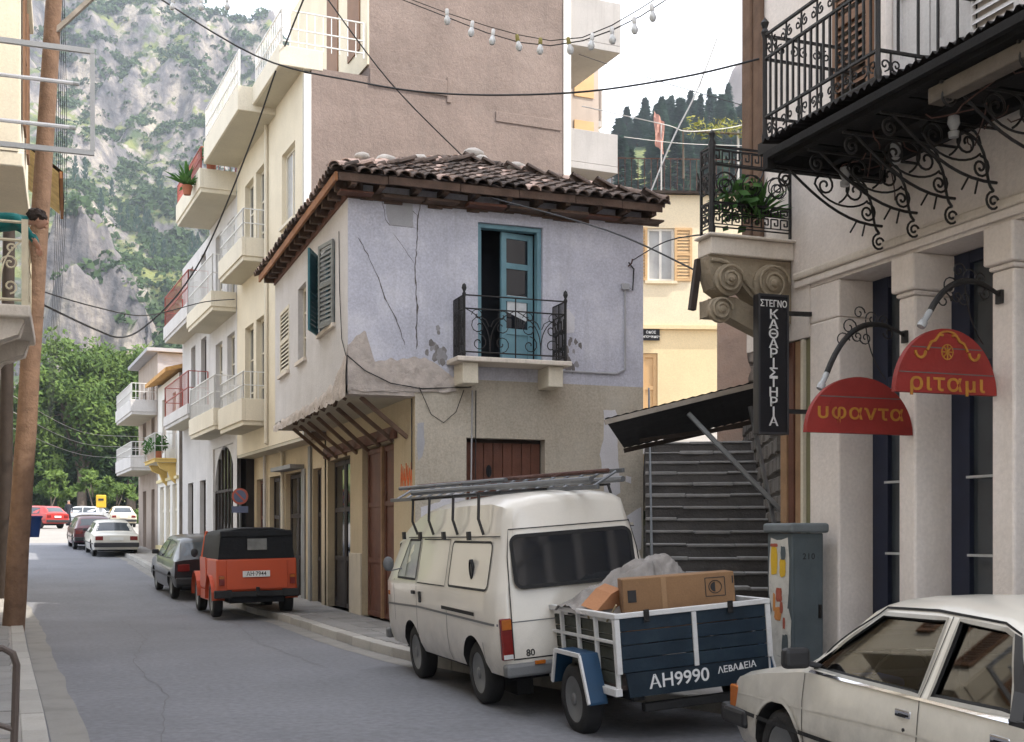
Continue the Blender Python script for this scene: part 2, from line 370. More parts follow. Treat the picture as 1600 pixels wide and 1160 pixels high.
paving = M('paving', (.33, .31, .29), .92, .14, 2, .35, 60, dirt=.35, dirtcol=(.2, .185, .17), dscale=1.5)
slab_mat = M('paving_slab', (.25, .245, .24), .92, .1, 2, .35, 60, dirt=.3, dirtcol=(.22, .2, .185), dscale=3, objvar=.12)
kerb_mat = M('kerb_stone', (.40, .385, .36), .9, .12, 3, .35, 50, dirt=.4, dirtcol=(.2, .18, .16), dscale=3, objvar=.12)
earth = M('earth', (.25, .22, .16), 1, .2, .3, .4, 3)
glass_dark = M('dark_glass', (.012, .015, .02), .05, .1, spec=.8, fine=0)
glass_win = M('window_glass', (.05, .06, .07), .06, .2, 2, spec=.7, fine=0)
curtain_glass = M('curtained_glass', (.42, .43, .44), .25, .15, 3, spec=.5)
car_glass = glassmat('car_glass', (.42, .47, .46))
black_rubber = M('black_rubber', (.018, .018, .019), .75, .15, 6, .2, 50)
black_plastic = M('black_plastic', (.025, .025, .027), .5, .1, 5)
chrome = M('chrome', (.75, .75, .76), .12, .02, metal=1, fine=0)
sign_black = M('sign_black', (.014, .014, .018), .4, .1, 4)
sign_white = M('sign_white', (.80, .80, .80), .6, .04)
sign_red = M('sign_red', (.27, .026, .020), .65, .15, 4, .2, 50, dirt=.3, dirtcol=(.19, .028, .022), dscale=3)
sign_yellow = M('sign_yellow', (.44, .20, .03), .65, .15, 8, dirt=.5, dirtcol=(.27, .06, .03), dscale=9)
cable_black = M('cable_black', (.02, .02, .022), .7, .1)
cable_pale = M('cable_pale', (.55, .54, .52), .7, .1)
leaf_bright = leafmat('leaf_bright', (.03, .07, .016), (.15, .22, .05), .35)
leaf_dark = leafmat('leaf_dark', (.018, .045, .018), (.06, .11, .035), .5)
leaf_pine = leafmat('leaf_pine', (.022, .058, .045), (.085, .15, .10), .3)
leaf_plant = leafmat('leaf_plant', (.03, .09, .02), (.09, .19, .05), 3)
scrub_mat = leafmat('scrub_leaf', (.012, .034, .010), (.055, .10, .025), .05)
bark = M('bark', (.14, .11, .085), .95, .2, 4, .6, 20)

# ------------------------------------------------------------------ ground
def gz(y): return pl([(-30, -.7), (5, -.16), (11, 0), (25, 0), (75, 1.9), (98, 2.4), (140, 2.5)], y)
RK = [(-14, 6.6), (4, 6.15), (8, 6.1), (9.5, 5.75), (10.4, 5.2), (11.2, 4.85), (12.6, 4.45), (14, 4.15), (15.1, 4.0), (16.8, 3.84), (19, 3.76), (22, 3.7), (28, 3.2), (35, 2.45), (43.5, 2.05), (52, 1.4), (57, .9)]
LK = [(-14, .45), (4, .12), (10.3, -.16), (17, -.5), (24, -.82), (32, -1.5), (43, -2.3), (57, -3.4)]
def strip(fx0, fx1, ys, dz, nx=2):
    mb = MB(); mb.smooth = False
    mb.grid([[(lerp(fx0(y), fx1(y), i / nx), y, gz(y) + dz) for i in range(nx + 1)] for y in ys]); return mb
def seq(a, b, n): return [a + (b - a) * i / n for i in range(n + 1)]
xs = [-900, -300, -120, -60] + seq(-40, 60, 20) + [90, 160, 400, 900]
ys = [-400, -150, -60] + seq(-30, 140, 85) + [200, 320, 600, 1200]
MB().grid([[(x, y, gz(y) - .02) for x in xs] for y in ys]).build('ground', earth, kind='structure')
rk = lambda y: pl(RK, y); lk = lambda y: pl(LK, y)
yr = seq(-14, 57, 142)
road = strip(lambda y: lk(y), lambda y: rk(y), yr, 0, 4).build('road', asphalt, kind='structure')
strip(lambda y: -34, lambda y: 30, seq(57, 128, 36), 0, 6).build('plaza_ground', M('plaza_asphalt', (.27, .255, .235), .95, .1, .3, .2, 60, dirt=.3, dirtcol=(.2, .19, .175), dscale=.3), kind='structure')
# dusty gutters on both sides (thin sheets on the road)
strip(lambda y: lk(y) + .02, lambda y: lk(y) + .30 + .06 * noise.noise((y * .8, 0, 0)), seq(2, 40, 76), .004, 1).build('gutter_dust', road_dust, kind='structure')
strip(lambda y: rk(y) - .30 - .1 * noise.noise((y * .9, 3, 0)), lambda y: rk(y) - .02, seq(14, 50, 72), .004, 1).build('gutter_dust', road_dust, kind='structure')
crk = M('tar_seam', (.15, .15, .158), .9, .1)
mb = MB()
for pts in ([(.6, 9), (.9, 12.5), (.75, 16), (1.1, 19.5), (.9, 24)], [(2.9, 14.5), (2.6, 18), (2.8, 22), (2.3, 27), (1.9, 33)], [(-.1, 13), (1.2, 13.4), (2.4, 13.1)], [(.1, 21.5), (1.5, 21.2), (2.7, 21.7)]):
    L_, R_ = [], []
    for (ax, ay), (bx, by) in zip(pts, pts[1:]):
        for k in range(24): t = k / 24; x, y = lerp(ax, bx, t) + .05 * noise.noise((ax * 3 + t * 9, ay, 1)), lerp(ay, by, t) + .05 * noise.noise((ay + t * 9, ax, 5)); w_ = .004 + .005 * abs(noise.noise((x * 5, y * 5, 2))); q = (0, w_) if abs(bx - ax) > abs(by - ay) else (w_, 0); L_.append((x - q[0], y - q[1], gz(y) + .004)); R_.append((x + q[0], y + q[1], gz(y) + .004))
    mb.grid([L_, R_])
mb.build('road_crack', crk, kind='structure')
KH = .12
pv_r = strip(lambda y: rk(y) + .20, lambda y: rk(y) + (9 if y < 20 else 6), seq(-14, 56.5, 141), KH, 3).build('pavement', paving, kind='structure')
pv_l = strip(lambda y: lk(y) - 7, lambda y: lk(y) - .20, seq(-14, 56.5, 141), KH, 3).build('pavement', paving, kind='structure')
def kerb(fx, sgn, parent, y0, y1, step):
    y = y0
    while y < y1:
        a, b = y, min(y + step - .012, y1); z0, z1 = gz(a), gz(b); j = random.uniform(-.006, .006)
        p = lambda yy, k, h: (fx(yy) + sgn * k, yy, gz(yy) + h + j)
        mb = MB(); mb.add([p(a, 0, -.1), p(a, .2, -.1), p(b, .2, -.1), p(b, 0, -.1), p(a, .012, KH + .006), p(a, .2, KH + .006), p(b, .2, KH + .006), p(b, .012, KH + .006)],
               [(0, 3, 2, 1), (4, 5, 6, 7), (0, 1, 5, 4), (1, 2, 6, 5), (2, 3, 7, 6), (3, 0, 4, 7)])
        mb.build('kerb_stone', kerb_mat, parent, bevel=.012); y += step
W[pv_r] = Matrix(); W[pv_l] = Matrix()
kerb(rk, 1, pv_r, 2, 46, .9); kerb(lk, -1, pv_l, 2, 34, .8)
strip(lambda y: rk(y), lambda y: rk(y) + .2, seq(46, 56.5, 20), KH + .004, 1).build('kerb_far', kerb_mat, pv_r)
# left pavement slabs laid one by one
sl_me = None
for iy in range(26):
    for ix in range(3):
        y = 6.0 + iy * .62; x = lk(y) - .23 - (ix + 1) * .52
        s = .50; h = random.uniform(.002, .012)
        if sl_me is None:
            mb = MB(); mb.box(0, .505, 0, .605, -.05, .004); o = mb.build('paving_slab', slab_mat, pv_l, bevel=.006); sl_me = o
            o.matrix_local = Matrix.Translation((x, y, gz(y) + KH + h))
        else:
            c = sl_me.copy(); COL.objects.link(c); c.parent = pv_l
            c.matrix_local = Matrix.Translation((x, y, gz(y) + KH + h)) @ Matrix.Rotation(random.uniform(-.006, .006), 4, 'Y') @ Matrix.Rotation(random.uniform(-.01, .01), 4, 'Z') @ Matrix.Diagonal((.995, .995, 1, 1))
# right pavement pavers seen in front of the corner house
pv_me = None
for iy in range(22):
    for ix in range(3):
        y = 14.2 + iy * .42; x = rk(y) + .215 + ix * .36
        if pv_me is None:
            mb = MB(); mb.box(0, .35, 0, .41, -.05, .004); pv_me = mb.build('paver', slab_mat, pv_r, bevel=.006); c = pv_me
        else: c = pv_me.copy(); COL.objects.link(c); c.parent = pv_r
        c.matrix_local = Matrix.Translation((x, y, gz(y) + KH + random.uniform(.002, .01)))

# ------------------------------------------------------------------ the corner house
UX, UY, UZ = V((1, 0, 0)), V((0, 1, 0)), V((0, 0, 1))
house = thing('corner_house', 'old corner house with lavender upper floor, mossy tiled roof and blue balcony door', 'house', (6.4, 21.5, 0))
HX0, HX1, HY0, HY1, GX = 3.95, 8.89, 18.1, 25.0, 5.0
mb = MB()
dr = (2.07, 3.16, 4.30, 6.50)         # balcony door along the front wall
wall(mb, (HX0, HY0, 0), UX, UY, HX1 - HX0, 4.02, 6.95, [dr], .28)
mb.quad((HX1, HY0, 0), (HX1, HY1, 0), (HX1, HY1, 6.95), (HX1, HY0, 6.95))
mb.build('upper_wall', blue_plaster, house)
mb = MB(); lw = [(.95, 2.2, 4.95, 6.25), (3.45, 4.25, 4.75, 6.1), (5.2, 6.25, 4.75, 6.0)]
wall(mb, (HX0, HY0, 0), UY, UX, HY1 - HY0, 3.72, 6.9, lw, .25)
mb.quad((HX0, HY1, 3.72), (HX1, HY1, 3.72), (HX1, HY1, 6.9), (HX0, HY1, 6.9))
mb.build('street_wall', white_plaster, house, label='whitewashed upper wall along the street with streaks')
# front wall at street level, openings for the boarded window
mb = MB(); gw = (.83, 2.15, 1.75, 3.11)
wall(mb, (GX, HY0, 0), UX, UY, HX1 - GX, -.1, 4.02, [gw], .25)
mb.build('ground_floor_wall', beige_plaster, house)
mb = MB()
gops = [(1.30, 3.60, .12, 3.15), (4.6, 6.75, .12, 3.1)]
wall(mb, (GX, HY0, 0), UY, UX, HY1 - HY0, -.1, 3.95, gops, .22)
mb.build('shop_wall', ochre_plaster, house)
# jetty floor
mb = MB(); mb.box(HX0, GX + .05, HY0 + .002, HY1, 3.74, 3.86); mb.build('jetty_floor', soffit, house)
mb = MB(); mb.box(HX0 + .01, GX - .01, HY0 - .012, HY0 + .3, 3.72, 4.02); mb.build('jetty_end', rough_render, house)
# broken render along the foot of the overhang: lumpy bands with a ragged upper edge
def ragged(P0, d, nrm, L, zlo, zhi, th, amp, seed, n=60, m=5):
    rows = []; P0, d, nrm = V(P0), V(d), V(nrm)
    for j in range(m + 1):
        row = []
        for i in range(n + 1):
            a = L * i / n; top = zhi(a) + amp * noise.noise((a * 3.3, seed, 0)) + amp * .5 * noise.noise((a * 11, seed, 3))
            bot = zlo(a) + amp * .5 * noise.noise((a * 5, seed, 9))
            z = lerp(bot, max(top, bot + .02), j / m); e = th * (1 - (j / m) ** 6) * (.7 + .7 * noise.noise((a * 6, z * 6, seed))) + .004
            row.append(P0 + d * a + nrm * e + V((0, 0, z)))
        rows.append(row)
    mb = MB(); mb.smooth = True; mb.grid(rows); return mb
ragged((HX0 - .01, HY0, 0), UX, -UY, 1.72, lambda a: 3.76 + .03 * a, lambda a: pl([(0, 4.45), (.28, 4.7), (.42, 4.25), (1.2, 4.32), (1.72, 4.05)], a), .035, .06, 3).build('exposed_render', rough_render, house, label='patch of bare lumpy render at the corner', angle=80)
ragged((HX0, HY0 - .03, 0), UY, -UX, 6.9, lambda a: 3.67, lambda a: pl([(0, 4.45), (.5, 4.2), (1.2, 3.98), (2.6, 3.88), (6.9, 3.84)], a), .055, .08, 8, 120).build('exposed_render', rough_render, house, label='ragged broken plaster along the overhang', angle=80)
mb = MB()
for i in range(9):
    y = HY0 + .4 + i * .52 + random.uniform(-.05, .05); mb = MB()
    mb.obox(Matrix.Translation((HX0 + .0 + random.uniform(-.0, .03), y, 3.715 + random.uniform(-.03, .015))) @ Matrix.Rotation(random.uniform(-.6, .6), 4, 'X') @ Matrix.Rotation(random.uniform(-.5, .5), 4, 'Y'), random.uniform(.05, .12), random.uniform(.1, .3), random.uniform(.02, .06)); mb.build('splintered_lath', wood_weathered, house)
strut_wood = M('strut_wood', (.17, .11, .078), .85, .25, 5, .4, 40)
# struts under the jetty
for i, y in enumerate((18.55, 19.45, 20.35, 21.2, 22.1, 23.0, 23.85, 24.6)):
    MB().bar((GX - .0, y, 3.10 + random.uniform(-.03, .03)), (HX0 + .30, y + random.uniform(-.04, .04), 3.73), .07, .065).build('strut', strut_wood, house, bevel=.008)
MB().box(GX - .07, GX - .004, HY0 + 1.05, HY0 + 6.9, 3.16, 3.36).build('lintel_beam', wood_brown, house, bevel=.012)
# dark core so that openings do not look through
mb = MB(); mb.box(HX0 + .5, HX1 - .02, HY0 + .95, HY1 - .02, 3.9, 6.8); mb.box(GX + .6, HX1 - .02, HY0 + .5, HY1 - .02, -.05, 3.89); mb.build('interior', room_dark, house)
# shop doors under the jetty
def leaf(P0, d, inn, a0, a1, z0, z1, q, mat, parent, name='door_leaf', panels=3, glazed=None, label=None):
    P0, d, inn = V(P0), V(d), V(inn); P = lambda a, z, k: P0 + d * a + inn * k + V((0, 0, z)); mb = MB()
    def rect(a, b, c, e, q0, q1): mb.extr([P(a, c, q0), P(b, c, q0), P(b, e, q0), P(a, e, q0)], inn * (q1 - q0))
    f = .09; rect(a0, a0 + f, z0, z1, q, q + .05); rect(a1 - f, a1, z0, z1, q, q + .05)
    zz = [lerp(z0, z1, i / panels) for i in range(panels + 1)]
    for i, z in enumerate(zz):
        lo, hi = (z, z + f) if i == 0 else ((z - f, z) if i == panels else (z - f / 2, z + f / 2)); rect(a0 + f, a1 - f, lo, hi, q + .001, q + .049)
    rect(a0 + f, a1 - f, z0 + f, z1 - f, q + .025, q + .04)
    o = mb.build(name, mat, parent, label=label)
    if glazed:
        for i in glazed:
            lo, hi = zz[i] + (f if i == 0 else f / 2), zz[i + 1] - (f if i == panels - 1 else f / 2)
            MB().quad(P(a0 + f, lo, q + .018), P(a1 - f, lo, q + .018), P(a1 - f, hi, q + .018), P(a0 + f, hi, q + .018)).build('pane', glass_dark, o)
    return o
GP = (GX, HY0, 0)
leaf(GP, UY, UX, 1.32, 2.42, .14, 3.12, .12, wood_brown, house, label='red-brown shop door leaf')
leaf(GP, UY, UX, 2.50, 3.58, .14, 3.12, .10, wood_brown, house, label='red-brown shop door leaf')
MB().bar((GX + .12, HY0 + 2.46, .14), (GX + .12, HY0 + 2.46, 3.12), .07, .1).build('door_post', wood_tan, house)
leaf(GP, UY, UX, 4.63, 5.66, .14, 3.07, .14, wood_dark, house, glazed=(1, 2)); leaf(GP, UY, UX, 5.70, 6.72, .14, 3.07, .14, wood_dark, house, glazed=(1, 2))
for a, b, c, e in ((3.62, 4.58, .12, 1.25), (.35, 1.27, .12, 1.1)):
    MB().box(GX - .03, GX - .003, HY0 + a, HY0 + b, c, e).build('plinth', M('plinth_paint', (.58, .52, .42), .9, .1, 2, streak=.4), house, bevel=.008)
# boarded window: planks one by one
mb = MB(); mb.box(GX + gw[0], GX + gw[1], HY0 + .2, HY0 + .24, gw[2], gw[3]); brd = mb.build('boarded_window', wood_dark, house)
W[brd] = Matrix.Translation((0, 0, 0)) if brd.parent is None else W[house]
for i in range(8):
    a = GX + gw[0] + .02 + i * .16
    MB().box(a, a + .15, HY0 + .15 + random.uniform(0, .015), HY0 + .195, gw[2] + .62, gw[3] - .06).build('plank', wood_brown, brd, bevel=.004)
MB().box(GX + gw[0], GX + gw[1], HY0 + .10, HY0 + .15, gw[2] + .5, gw[2] + .60).build('rail', wood_brown, brd)
MB().box(GX + gw[0], GX + gw[1], HY0 + .12, HY0 + .19, gw[2], gw[2] + .49).build('lower_board', wood_brown, brd)
mb = MB(); mb.ball((GX + gw[0] + .42, HY0 + .145, gw[2] + .85), .05, .01, .1); mb.build('hole', dark_void, brd)
# cracks in the plaster (shallow dark grooves)
def crack(pts, wd, y=HY0 - .004, name='crack'):
    P = []
    for (a, b), (c, d) in zip(pts, pts[1:]):
        n = max(2, int(sqrt((c - a) ** 2 + (d - b) ** 2) / .06))
        for i in range(n): t = i / n; P.append((lerp(a, c, t) + .018 * noise.noise((a + t * 9, b * 5, 1)), lerp(b, d, t)))
    P.append(pts[-1]); L = []; Rr = []
    for i, (x, z) in enumerate(P):
        x2, z2 = P[min(i + 1, len(P) - 1)]; x1, z1 = P[max(i - 1, 0)]; dx, dz = x2 - x1, z2 - z1; m = sqrt(dx * dx + dz * dz) or 1
        h = wd * (.35 + .65 * abs(noise.noise((x * 7, z * 7, 4))) * 2) * (1 if 0 < i < len(P) - 1 else .2)
        L.append((x - dz / m * h, y, z + dx / m * h)); Rr.append((x + dz / m * h, y, z - dx / m * h))
    MB().grid([L, Rr]).build(name, crack_dark, house)
crack([(5.10, 6.75), (5.04, 6.5), (5.03, 6.1), (5.0, 5.6), (5.03, 5.1), (5.02, 4.45)], .014)
crack([(5.04, 6.5), (4.93, 6.6), (4.9, 6.63)], .008); crack([(5.0, 5.75), (4.85, 5.95), (4.65, 6.2)], .006)
crack([(4.1, 6.1), (4.25, 5.85), (4.42, 5.5), (4.52, 5.2), (4.7, 4.9), (4.84, 4.5)], .010)
crack([(4.48, 6.72), (4.53, 6.4), (4.6, 6.32), (5.0, 6.32)], .005)
def blob(cx, cz, pts, mat, name='plaster_patch', y=HY0, th=.006, label=None):
    P = []; n = len(pts)
    for i in range(n):
        a, b = V(pts[i]), V(pts[(i + 1) % n])
        for t in (0, .25, .5, .75): p = a.lerp(b, t); P.append((cx + p.x + .02 * noise.noise((p.x * 9, p.y * 9, cx)), y, cz + p.y + .02 * noise.noise((p.x * 9, p.y * 9, cz + 7))))
    MB().extr(P, (0, -th, 0)).build(name, mat, house, label=label)
blob(8.28, 3.0, [(-.1, .62), (.1, .62), (.2, .4), (.14, .15), (.16, -.3), (.2, -.72), (.08, -.8), (-.08, -.75), (-.12, -.4), (-.17, -.1), (-.1, .2)], patch_white, label='tall white filler patch')
blob(8.45, 1.75, [(-.5, .2), (-.2, .22), (.05, .1), (.4, .3), (.4, -.4), (-.1, -.5), (-.5, -.4)], patch_white)
blob(7.65, 2.1, [(-.15, .08), (.0, .14), (.12, .05), (.05, -.08), (-.12, -.06)], patch_white); blob(8.62, 2.5, [(-.05, .06), (.06, .05), (.05, -.07), (-.06, -.05)], patch_white)
blob(5.5, 1.9, [(-.42, .12), (-.1, .2), (.05, .38), (.3, .32), (.28, .0), (-.4, -.05)], patch_white)
blob(5.07, 3.03, [(-.03, .28), (.06, .3), (.08, 0), (.05, -.22), (-.02, -.3), (-.05, 0)], patch_grey)
blob(7.55, 4.95, [(-.13, .2), (.0, .28), (.12, .15), (.1, -.1), (-.1, -.12)], patch_white)
blob(4.75, 6.52, [(-.22, .2), (.22, .2), (.22, -.2), (-.16, -.2), (-.2, 0)], patch_grey)
# grime band where the balcony slab meets the wall
grime2 = M('grime_light', (.30, .29, .30), .95, .2, 5)
grime = M('grime', (.20, .185, .18), .95, .3, 5, dirt=.5, dirtcol=(.3, .29, .3), dscale=5)
for k in range(46):
    x0, sg = (5.50, -1) if k % 2 else (7.45, 1); q = random.random(); cx, cz = x0 + sg * abs(random.gauss(0, .12)) + .02 * sg, 4.27 + abs(random.gauss(0, .2)); r = random.uniform(.02, .055)
    blob(cx, cz, [(r * cos(a) * random.uniform(.6, 1.3), r * sin(a) * random.uniform(.8, 1.8)) for a in seq(0, 2 * pi, 7)[:-1]], grime if q < .5 else grime2, 'grime_stain', th=.0015 + k * .00003)
# blue balcony door: frame, one leaf ajar
dx0, dx1, dz0, dz1 = HX0 + dr[0], HX0 + dr[1], dr[2], dr[3]
mb = MB(); mb.box(dx0 + .003, dx0 + .07, HY0 + .06, HY0 + .2, dz0, dz1 - .07); mb.box(dx1 - .07, dx1 - .003, HY0 + .06, HY0 + .2, dz0, dz1 - .07); mb.box(dx0 + .003, dx1 - .003, HY0 + .06, HY0 + .2, dz1 - .07, dz1 - .003)
bd = mb.build('balcony_door', teal_paint, house, bevel=.006)
dl = leaf((dx0 + .44, HY0 + .14, 0), V((.985, .17, 0)), V((-.17, .985, 0)), .0, .58, dz0 + .02, dz1 - .09, 0, teal_paint, bd, panels=4, glazed=(1, 2, 3))
MB().quad((dx0 + .55, HY0 + .175, 5.15), (dx0 + .9, HY0 + .23, 5.02), (dx0 + .9, HY0 + .23, 5.42), (dx0 + .55, HY0 + .175, 5.42)).build('curtain', M('lace', (.62, .64, .66), .9, .15, 12), bd)
leaf((dx0 + .07, HY0 + .2, 0), V((.15, .99, 0)), V((.99, -.15, 0)), 0, .5, dz0 + .02, dz1 - .09, 0, teal_paint, bd, panels=4)
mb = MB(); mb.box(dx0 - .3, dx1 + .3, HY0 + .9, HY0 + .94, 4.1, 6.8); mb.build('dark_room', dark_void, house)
mb = MB(); mb.box(dx0 + .003, dx1 - .003, HY0 + .02, HY0 + .95, 4.2, 4.296); mb.build('threshold', neo_trim, house)
# balcony: slab, corbels, wrought-iron railing
bal = MB().box(5.50, 7.38, 17.52, HY0 - .003, 4.225, 4.30).build('balcony_slab', neo_trim, house, bevel=.015)
for x in (5.62, 7.02): MB().box(x, x + .25, 17.62, HY0 - .003, 3.90, 4.222).build('corbel', cream_trim, house, bevel=.015)
def scroll_panel(mb, P, L, H, r=.011):
    """iron scrollwork filling a panel of length L, height H; P(a,z) -> point"""
    for a in (0, L * .5, L):
        mb.tube([P(a, 0), P(a, H)], r, 5)
    for hh in (.06, H * .78, H): mb.tube([P(0, hh), P(L, hh)], r * 1.1, 5)
    ex, ez = (P(1, 0) - P(0, 0)), (P(0, 1) - P(0, 0))
    for c, sgn in ((L * .25, 1), (L * .75, -1)):
        for k in (-1, 1):
            mb.tube(spiral(P(c + k * L * .11, H * .50), L * .10, 1.4, pi / 2 * (1 + k), -k, ex, ez), r * .8, 4)
            mb.tube(spiral(P(c + k * L * .11, H * .22), L * .085, 1.3, -pi / 2 * k, k, ex, ez), r * .8, 4)
            mb.tube(spiral(P(c + k * L * .12, H * .68), L * .06, 1.2, 0 if k > 0 else pi, k, ex, ez), r * .7, 4)
        mb.tube(bez(P(c - L * .24, H * .78), P(c - L * .02, H * .6), P(c, H * .4), P(c, .06)), r * .8, 4); mb.tube(bez(P(c + L * .24, H * .78), P(c + L * .02, H * .6), P(c, H * .4), P(c, .06)), r * .8, 4)
    return mb
rl = thing('iron_railing', None, None); rl.parent = house; rl.matrix_parent_inverse = W[house].inverted(); W[rl] = Matrix()
mb = MB(); P = lambda a, z: V((5.62 + a, 17.56, 4.31 + z)); scroll_panel(mb, P, 1.66, .92)
mb.build('front_panel', iron, rl)
for x in (5.62, 7.28):
    mb = MB(); P = lambda a, z, x=x: V((x, 17.56 + a, 4.31 + z)); scroll_panel(mb, P, .52, .92, .012)
    for k in range(9): mb.tube([P(.05 + k * .05, 0), P(.05 + k * .05, .92)], .008, 4)
    mb.build('side_panel', iron, rl)
    mb = MB(); mb.lathe([(.022, 4.3), (.03, 4.34), (.022, 4.4), (.022, 5.2), (.034, 5.24), (.018, 5.28), (.04, 5.33), (.03, 5.38), (.0, 5.41)], Matrix.Translation((x, 17.56, 0)), 8); mb.build('post', iron, rl)
# street wall windows
o = window(house, (HX0, HY0, 0), UY, UX, *lw[1], .1, cream_trim, glass_dark, 1, 2, sill=neo_trim)
o = window(house, (HX0, HY0, 0), UY, UX, *lw[2], .1, cream_trim, glass_dark, 1, 2, sill=neo_trim)
shutter(o, (HX0, HY0, 0), UY, UX, 5.2, 6.25, 4.75, 6.0, -.01, shutter_cream)
o = window(house, (HX0, HY0, 0), UY, UX, *lw[0], .1, teal_paint, glass_dark, 1, 2, sill=neo_trim)
for y, d, m_ in ((HY0 + .93, V((-sin(R(10)), cos(R(10)), 0)), shutter_grey), (HY0 + 2.22, V((-sin(R(24)), -cos(R(24)), 0)), teal_dark)):   # shutters left ajar
    shutter(o, (HX0 - .05, y, 0), d, V((d.y, -d.x, 0)) * (1 if d.y > 0 else -1), 0, .62, 4.93, 6.27, 0, m_)
# ---- roof: plank deck, rafter ends, fascia, tiles
EX0, EX1, EY0, EY1, EZ = 3.68, 9.02, 17.64, 25.30, 6.93
ap0, ap1 = V((6.62, 20.6, 8.18)), V((6.62, 22.6, 8.18))
c00, c10, c11, c01 = V((EX0, EY0, EZ)), V((EX1, EY0, EZ)), V((EX1, EY1, EZ)), V((EX0, EY1, EZ))
mb = MB(); mb.poly([c00, c10, ap0]); mb.poly([c10, c11, ap1, ap0]); mb.poly([c11, c01, ap1]); mb.poly([c01, c00, ap0, ap1])
mb.quad(c00 - UZ * .03, c01 - UZ * .03, c11 - UZ * .03, c10 - UZ * .03); roof = mb.build('roof', wood_weathered, house)
for i in range(11):
    x = EX0 + .2 + i * .5 + random.uniform(-.05, .05); MB().box(x, x + .09, EY0 + random.uniform(.0, .10), HY0 + .3, EZ - .14 - random.uniform(0, .03), EZ - .035).build('rafter', wood_weathered, roof, bevel=.008)
for i in range(15):
    y = EY0 + .3 + i * .5; MB().box(EX0 + .05, HX0 + .2, y, y + .12, EZ - .20, EZ - .035).build('rafter', wood_weathered, roof, bevel=.008)
for i in range(4): ya = EY0 - .02 + i * 1.92; MB().bar((EX0 - .005, ya, EZ - .085 + random.uniform(-.015, .015)), (EX0 - .005, ya + 1.91, EZ - .085 + random.uniform(-.015, .015)), .045, .13).build('fascia_board', wood_orange, roof, bevel=.006)
xa = EX0 + .025
while xa < EX1 - .1: xb = min(EX1, xa + random.uniform(.7, 1.3)); zz = random.uniform(-.02, .015); MB().box(xa, xb - .01, EY0 - .02 + random.uniform(0, .012), EY0 + .02, EZ - .125 + zz, EZ - .002 + min(0, zz)).build('fascia_board', wood_weathered, roof, bevel=.006); xa = xb
for i in range(8):
    a = EX0 + .1 + i * .67; MB().box(a, a + random.uniform(.5, .66), EY0 + random.uniform(.12, .25), HY0 - .01, EZ - .225 - random.uniform(0, .03), EZ - .20).build('soffit_board', wood_weathered if i % 3 else wood_brown, roof)
MB().box(HX0 - .03, HX0 + .0, HY0, HY1, 6.68, 6.78).build('wall_plate', wood_brown, roof)
MB().box(HX0, HX1 + .05, HY0 - .03, HY0 - .003, 6.72, 6.80).build('wall_plate', wood_weathered, roof)
mb = MB(); x = HX0
while x < HX1: h = random.uniform(.02, .10); d_ = random.uniform(.12, .3); mb.box(x, x + d_ - .004, HY0 - .035 - random.uniform(0, .02), HY0 - .002, 6.72 - h, 6.722); x += d_
mb.build('ragged_wall_top', wood_weathered, roof, kind='stuff')
def tile_mesh(r0=.105, r1=.085, L=.46, t=.018, n=6):
    vs = []; fs = []
    for y, r in ((0, r0), (L, r1)):
        for k in (0, 1):
            for i in range(n + 1): a = pi * i / n; rr = r - t * k; vs.append((rr * cos(a), y, rr * sin(a) * .8))
    q = n + 1
    for i in range(n):
        fs.append((i, i + 1, 2 * q + i + 1, 2 * q + i)); fs.append((q + i, 3 * q + i, 3 * q + i + 1, q + i + 1)); fs.append((i, q + i, q + i + 1, i + 1))
    me = bpy.data.meshes.new('roof_tile'); me.from_pydata(vs, [], fs); me.materials.append(tile_mat); return me
tm = tile_mesh(); tp = tm.copy(); tp.materials.clear(); tp.materials.append(tile_pale)
def lay(corner, ex, up, L, up_len, left_cut, right_cut, pitch=.205, exp_=.31, rows_parts=99, budget=[285]):
    """cover tiles up the slope; left/right_cut(v)-> limits along the eave"""
    nrm = ex.cross(up).normalized(); nc = int(L / pitch); rest = []
    for j in range(int(up_len / exp_) + 1):
        v = j * exp_ - .07
        for i in range(nc + 1):
            a = i * pitch
            if a < left_cut(max(0, v)) or a > right_cut(max(0, v)) or v > up_len - .2: continue
            ja, jr = random.uniform(-.015, .015), random.uniform(-.05, .05)
            p = corner + ex * (a + ja) + up * (v + random.uniform(-.03, .03)) + nrm * (.022 + random.uniform(0, .014))
            ax = (up + nrm * -.05).normalized(); e2 = (ex + up * jr).normalized(); nn = e2.cross(ax).normalized(); e2 = ax.cross(nn)
            m = Matrix(((e2.x, ax.x, nn.x, p.x), (e2.y, ax.y, nn.y, p.y), (e2.z, ax.z, nn.z, p.z), (0, 0, 0, 1)))
            if j < rows_parts and budget[0] > 0:
                budget[0] -= 1; share(tp if random.random() < .09 else tm, 'roof_tile', W[house].inverted() @ m, roof)
            else: rest.append(m)
    return rest
up = (V(((c00.x + c10.x) / 2, 20.6, 8.18)) - V(((c00.x + c10.x) / 2, EY0, EZ))); fl = up.length; up = up.normalized()
kx = (ap0.x - EX0) / fl; kr = (EX1 - ap0.x) / fl
rest = lay(c00.copy(), UX, up, EX1 - EX0, fl, lambda v: v * kx, lambda v: (EX1 - EX0) - v * kr)
upl = V((ap0.x - EX0, 0, ap0.z - EZ)); fl2 = upl.length; upl = upl.normalized(); k1 = (ap0.y - EY0) / fl2; k2 = (EY1 - ap1.y) / fl2
rest += lay(c01.copy(), -UY, upl, EY1 - EY0, fl2, lambda v: v * k2, lambda v: (EY1 - EY0) - v * k1, rows_parts=2)
upr = V((ap0.x - EX1, 0, ap0.z - EZ)); fl3 = upr.length; upr = upr.normalized()
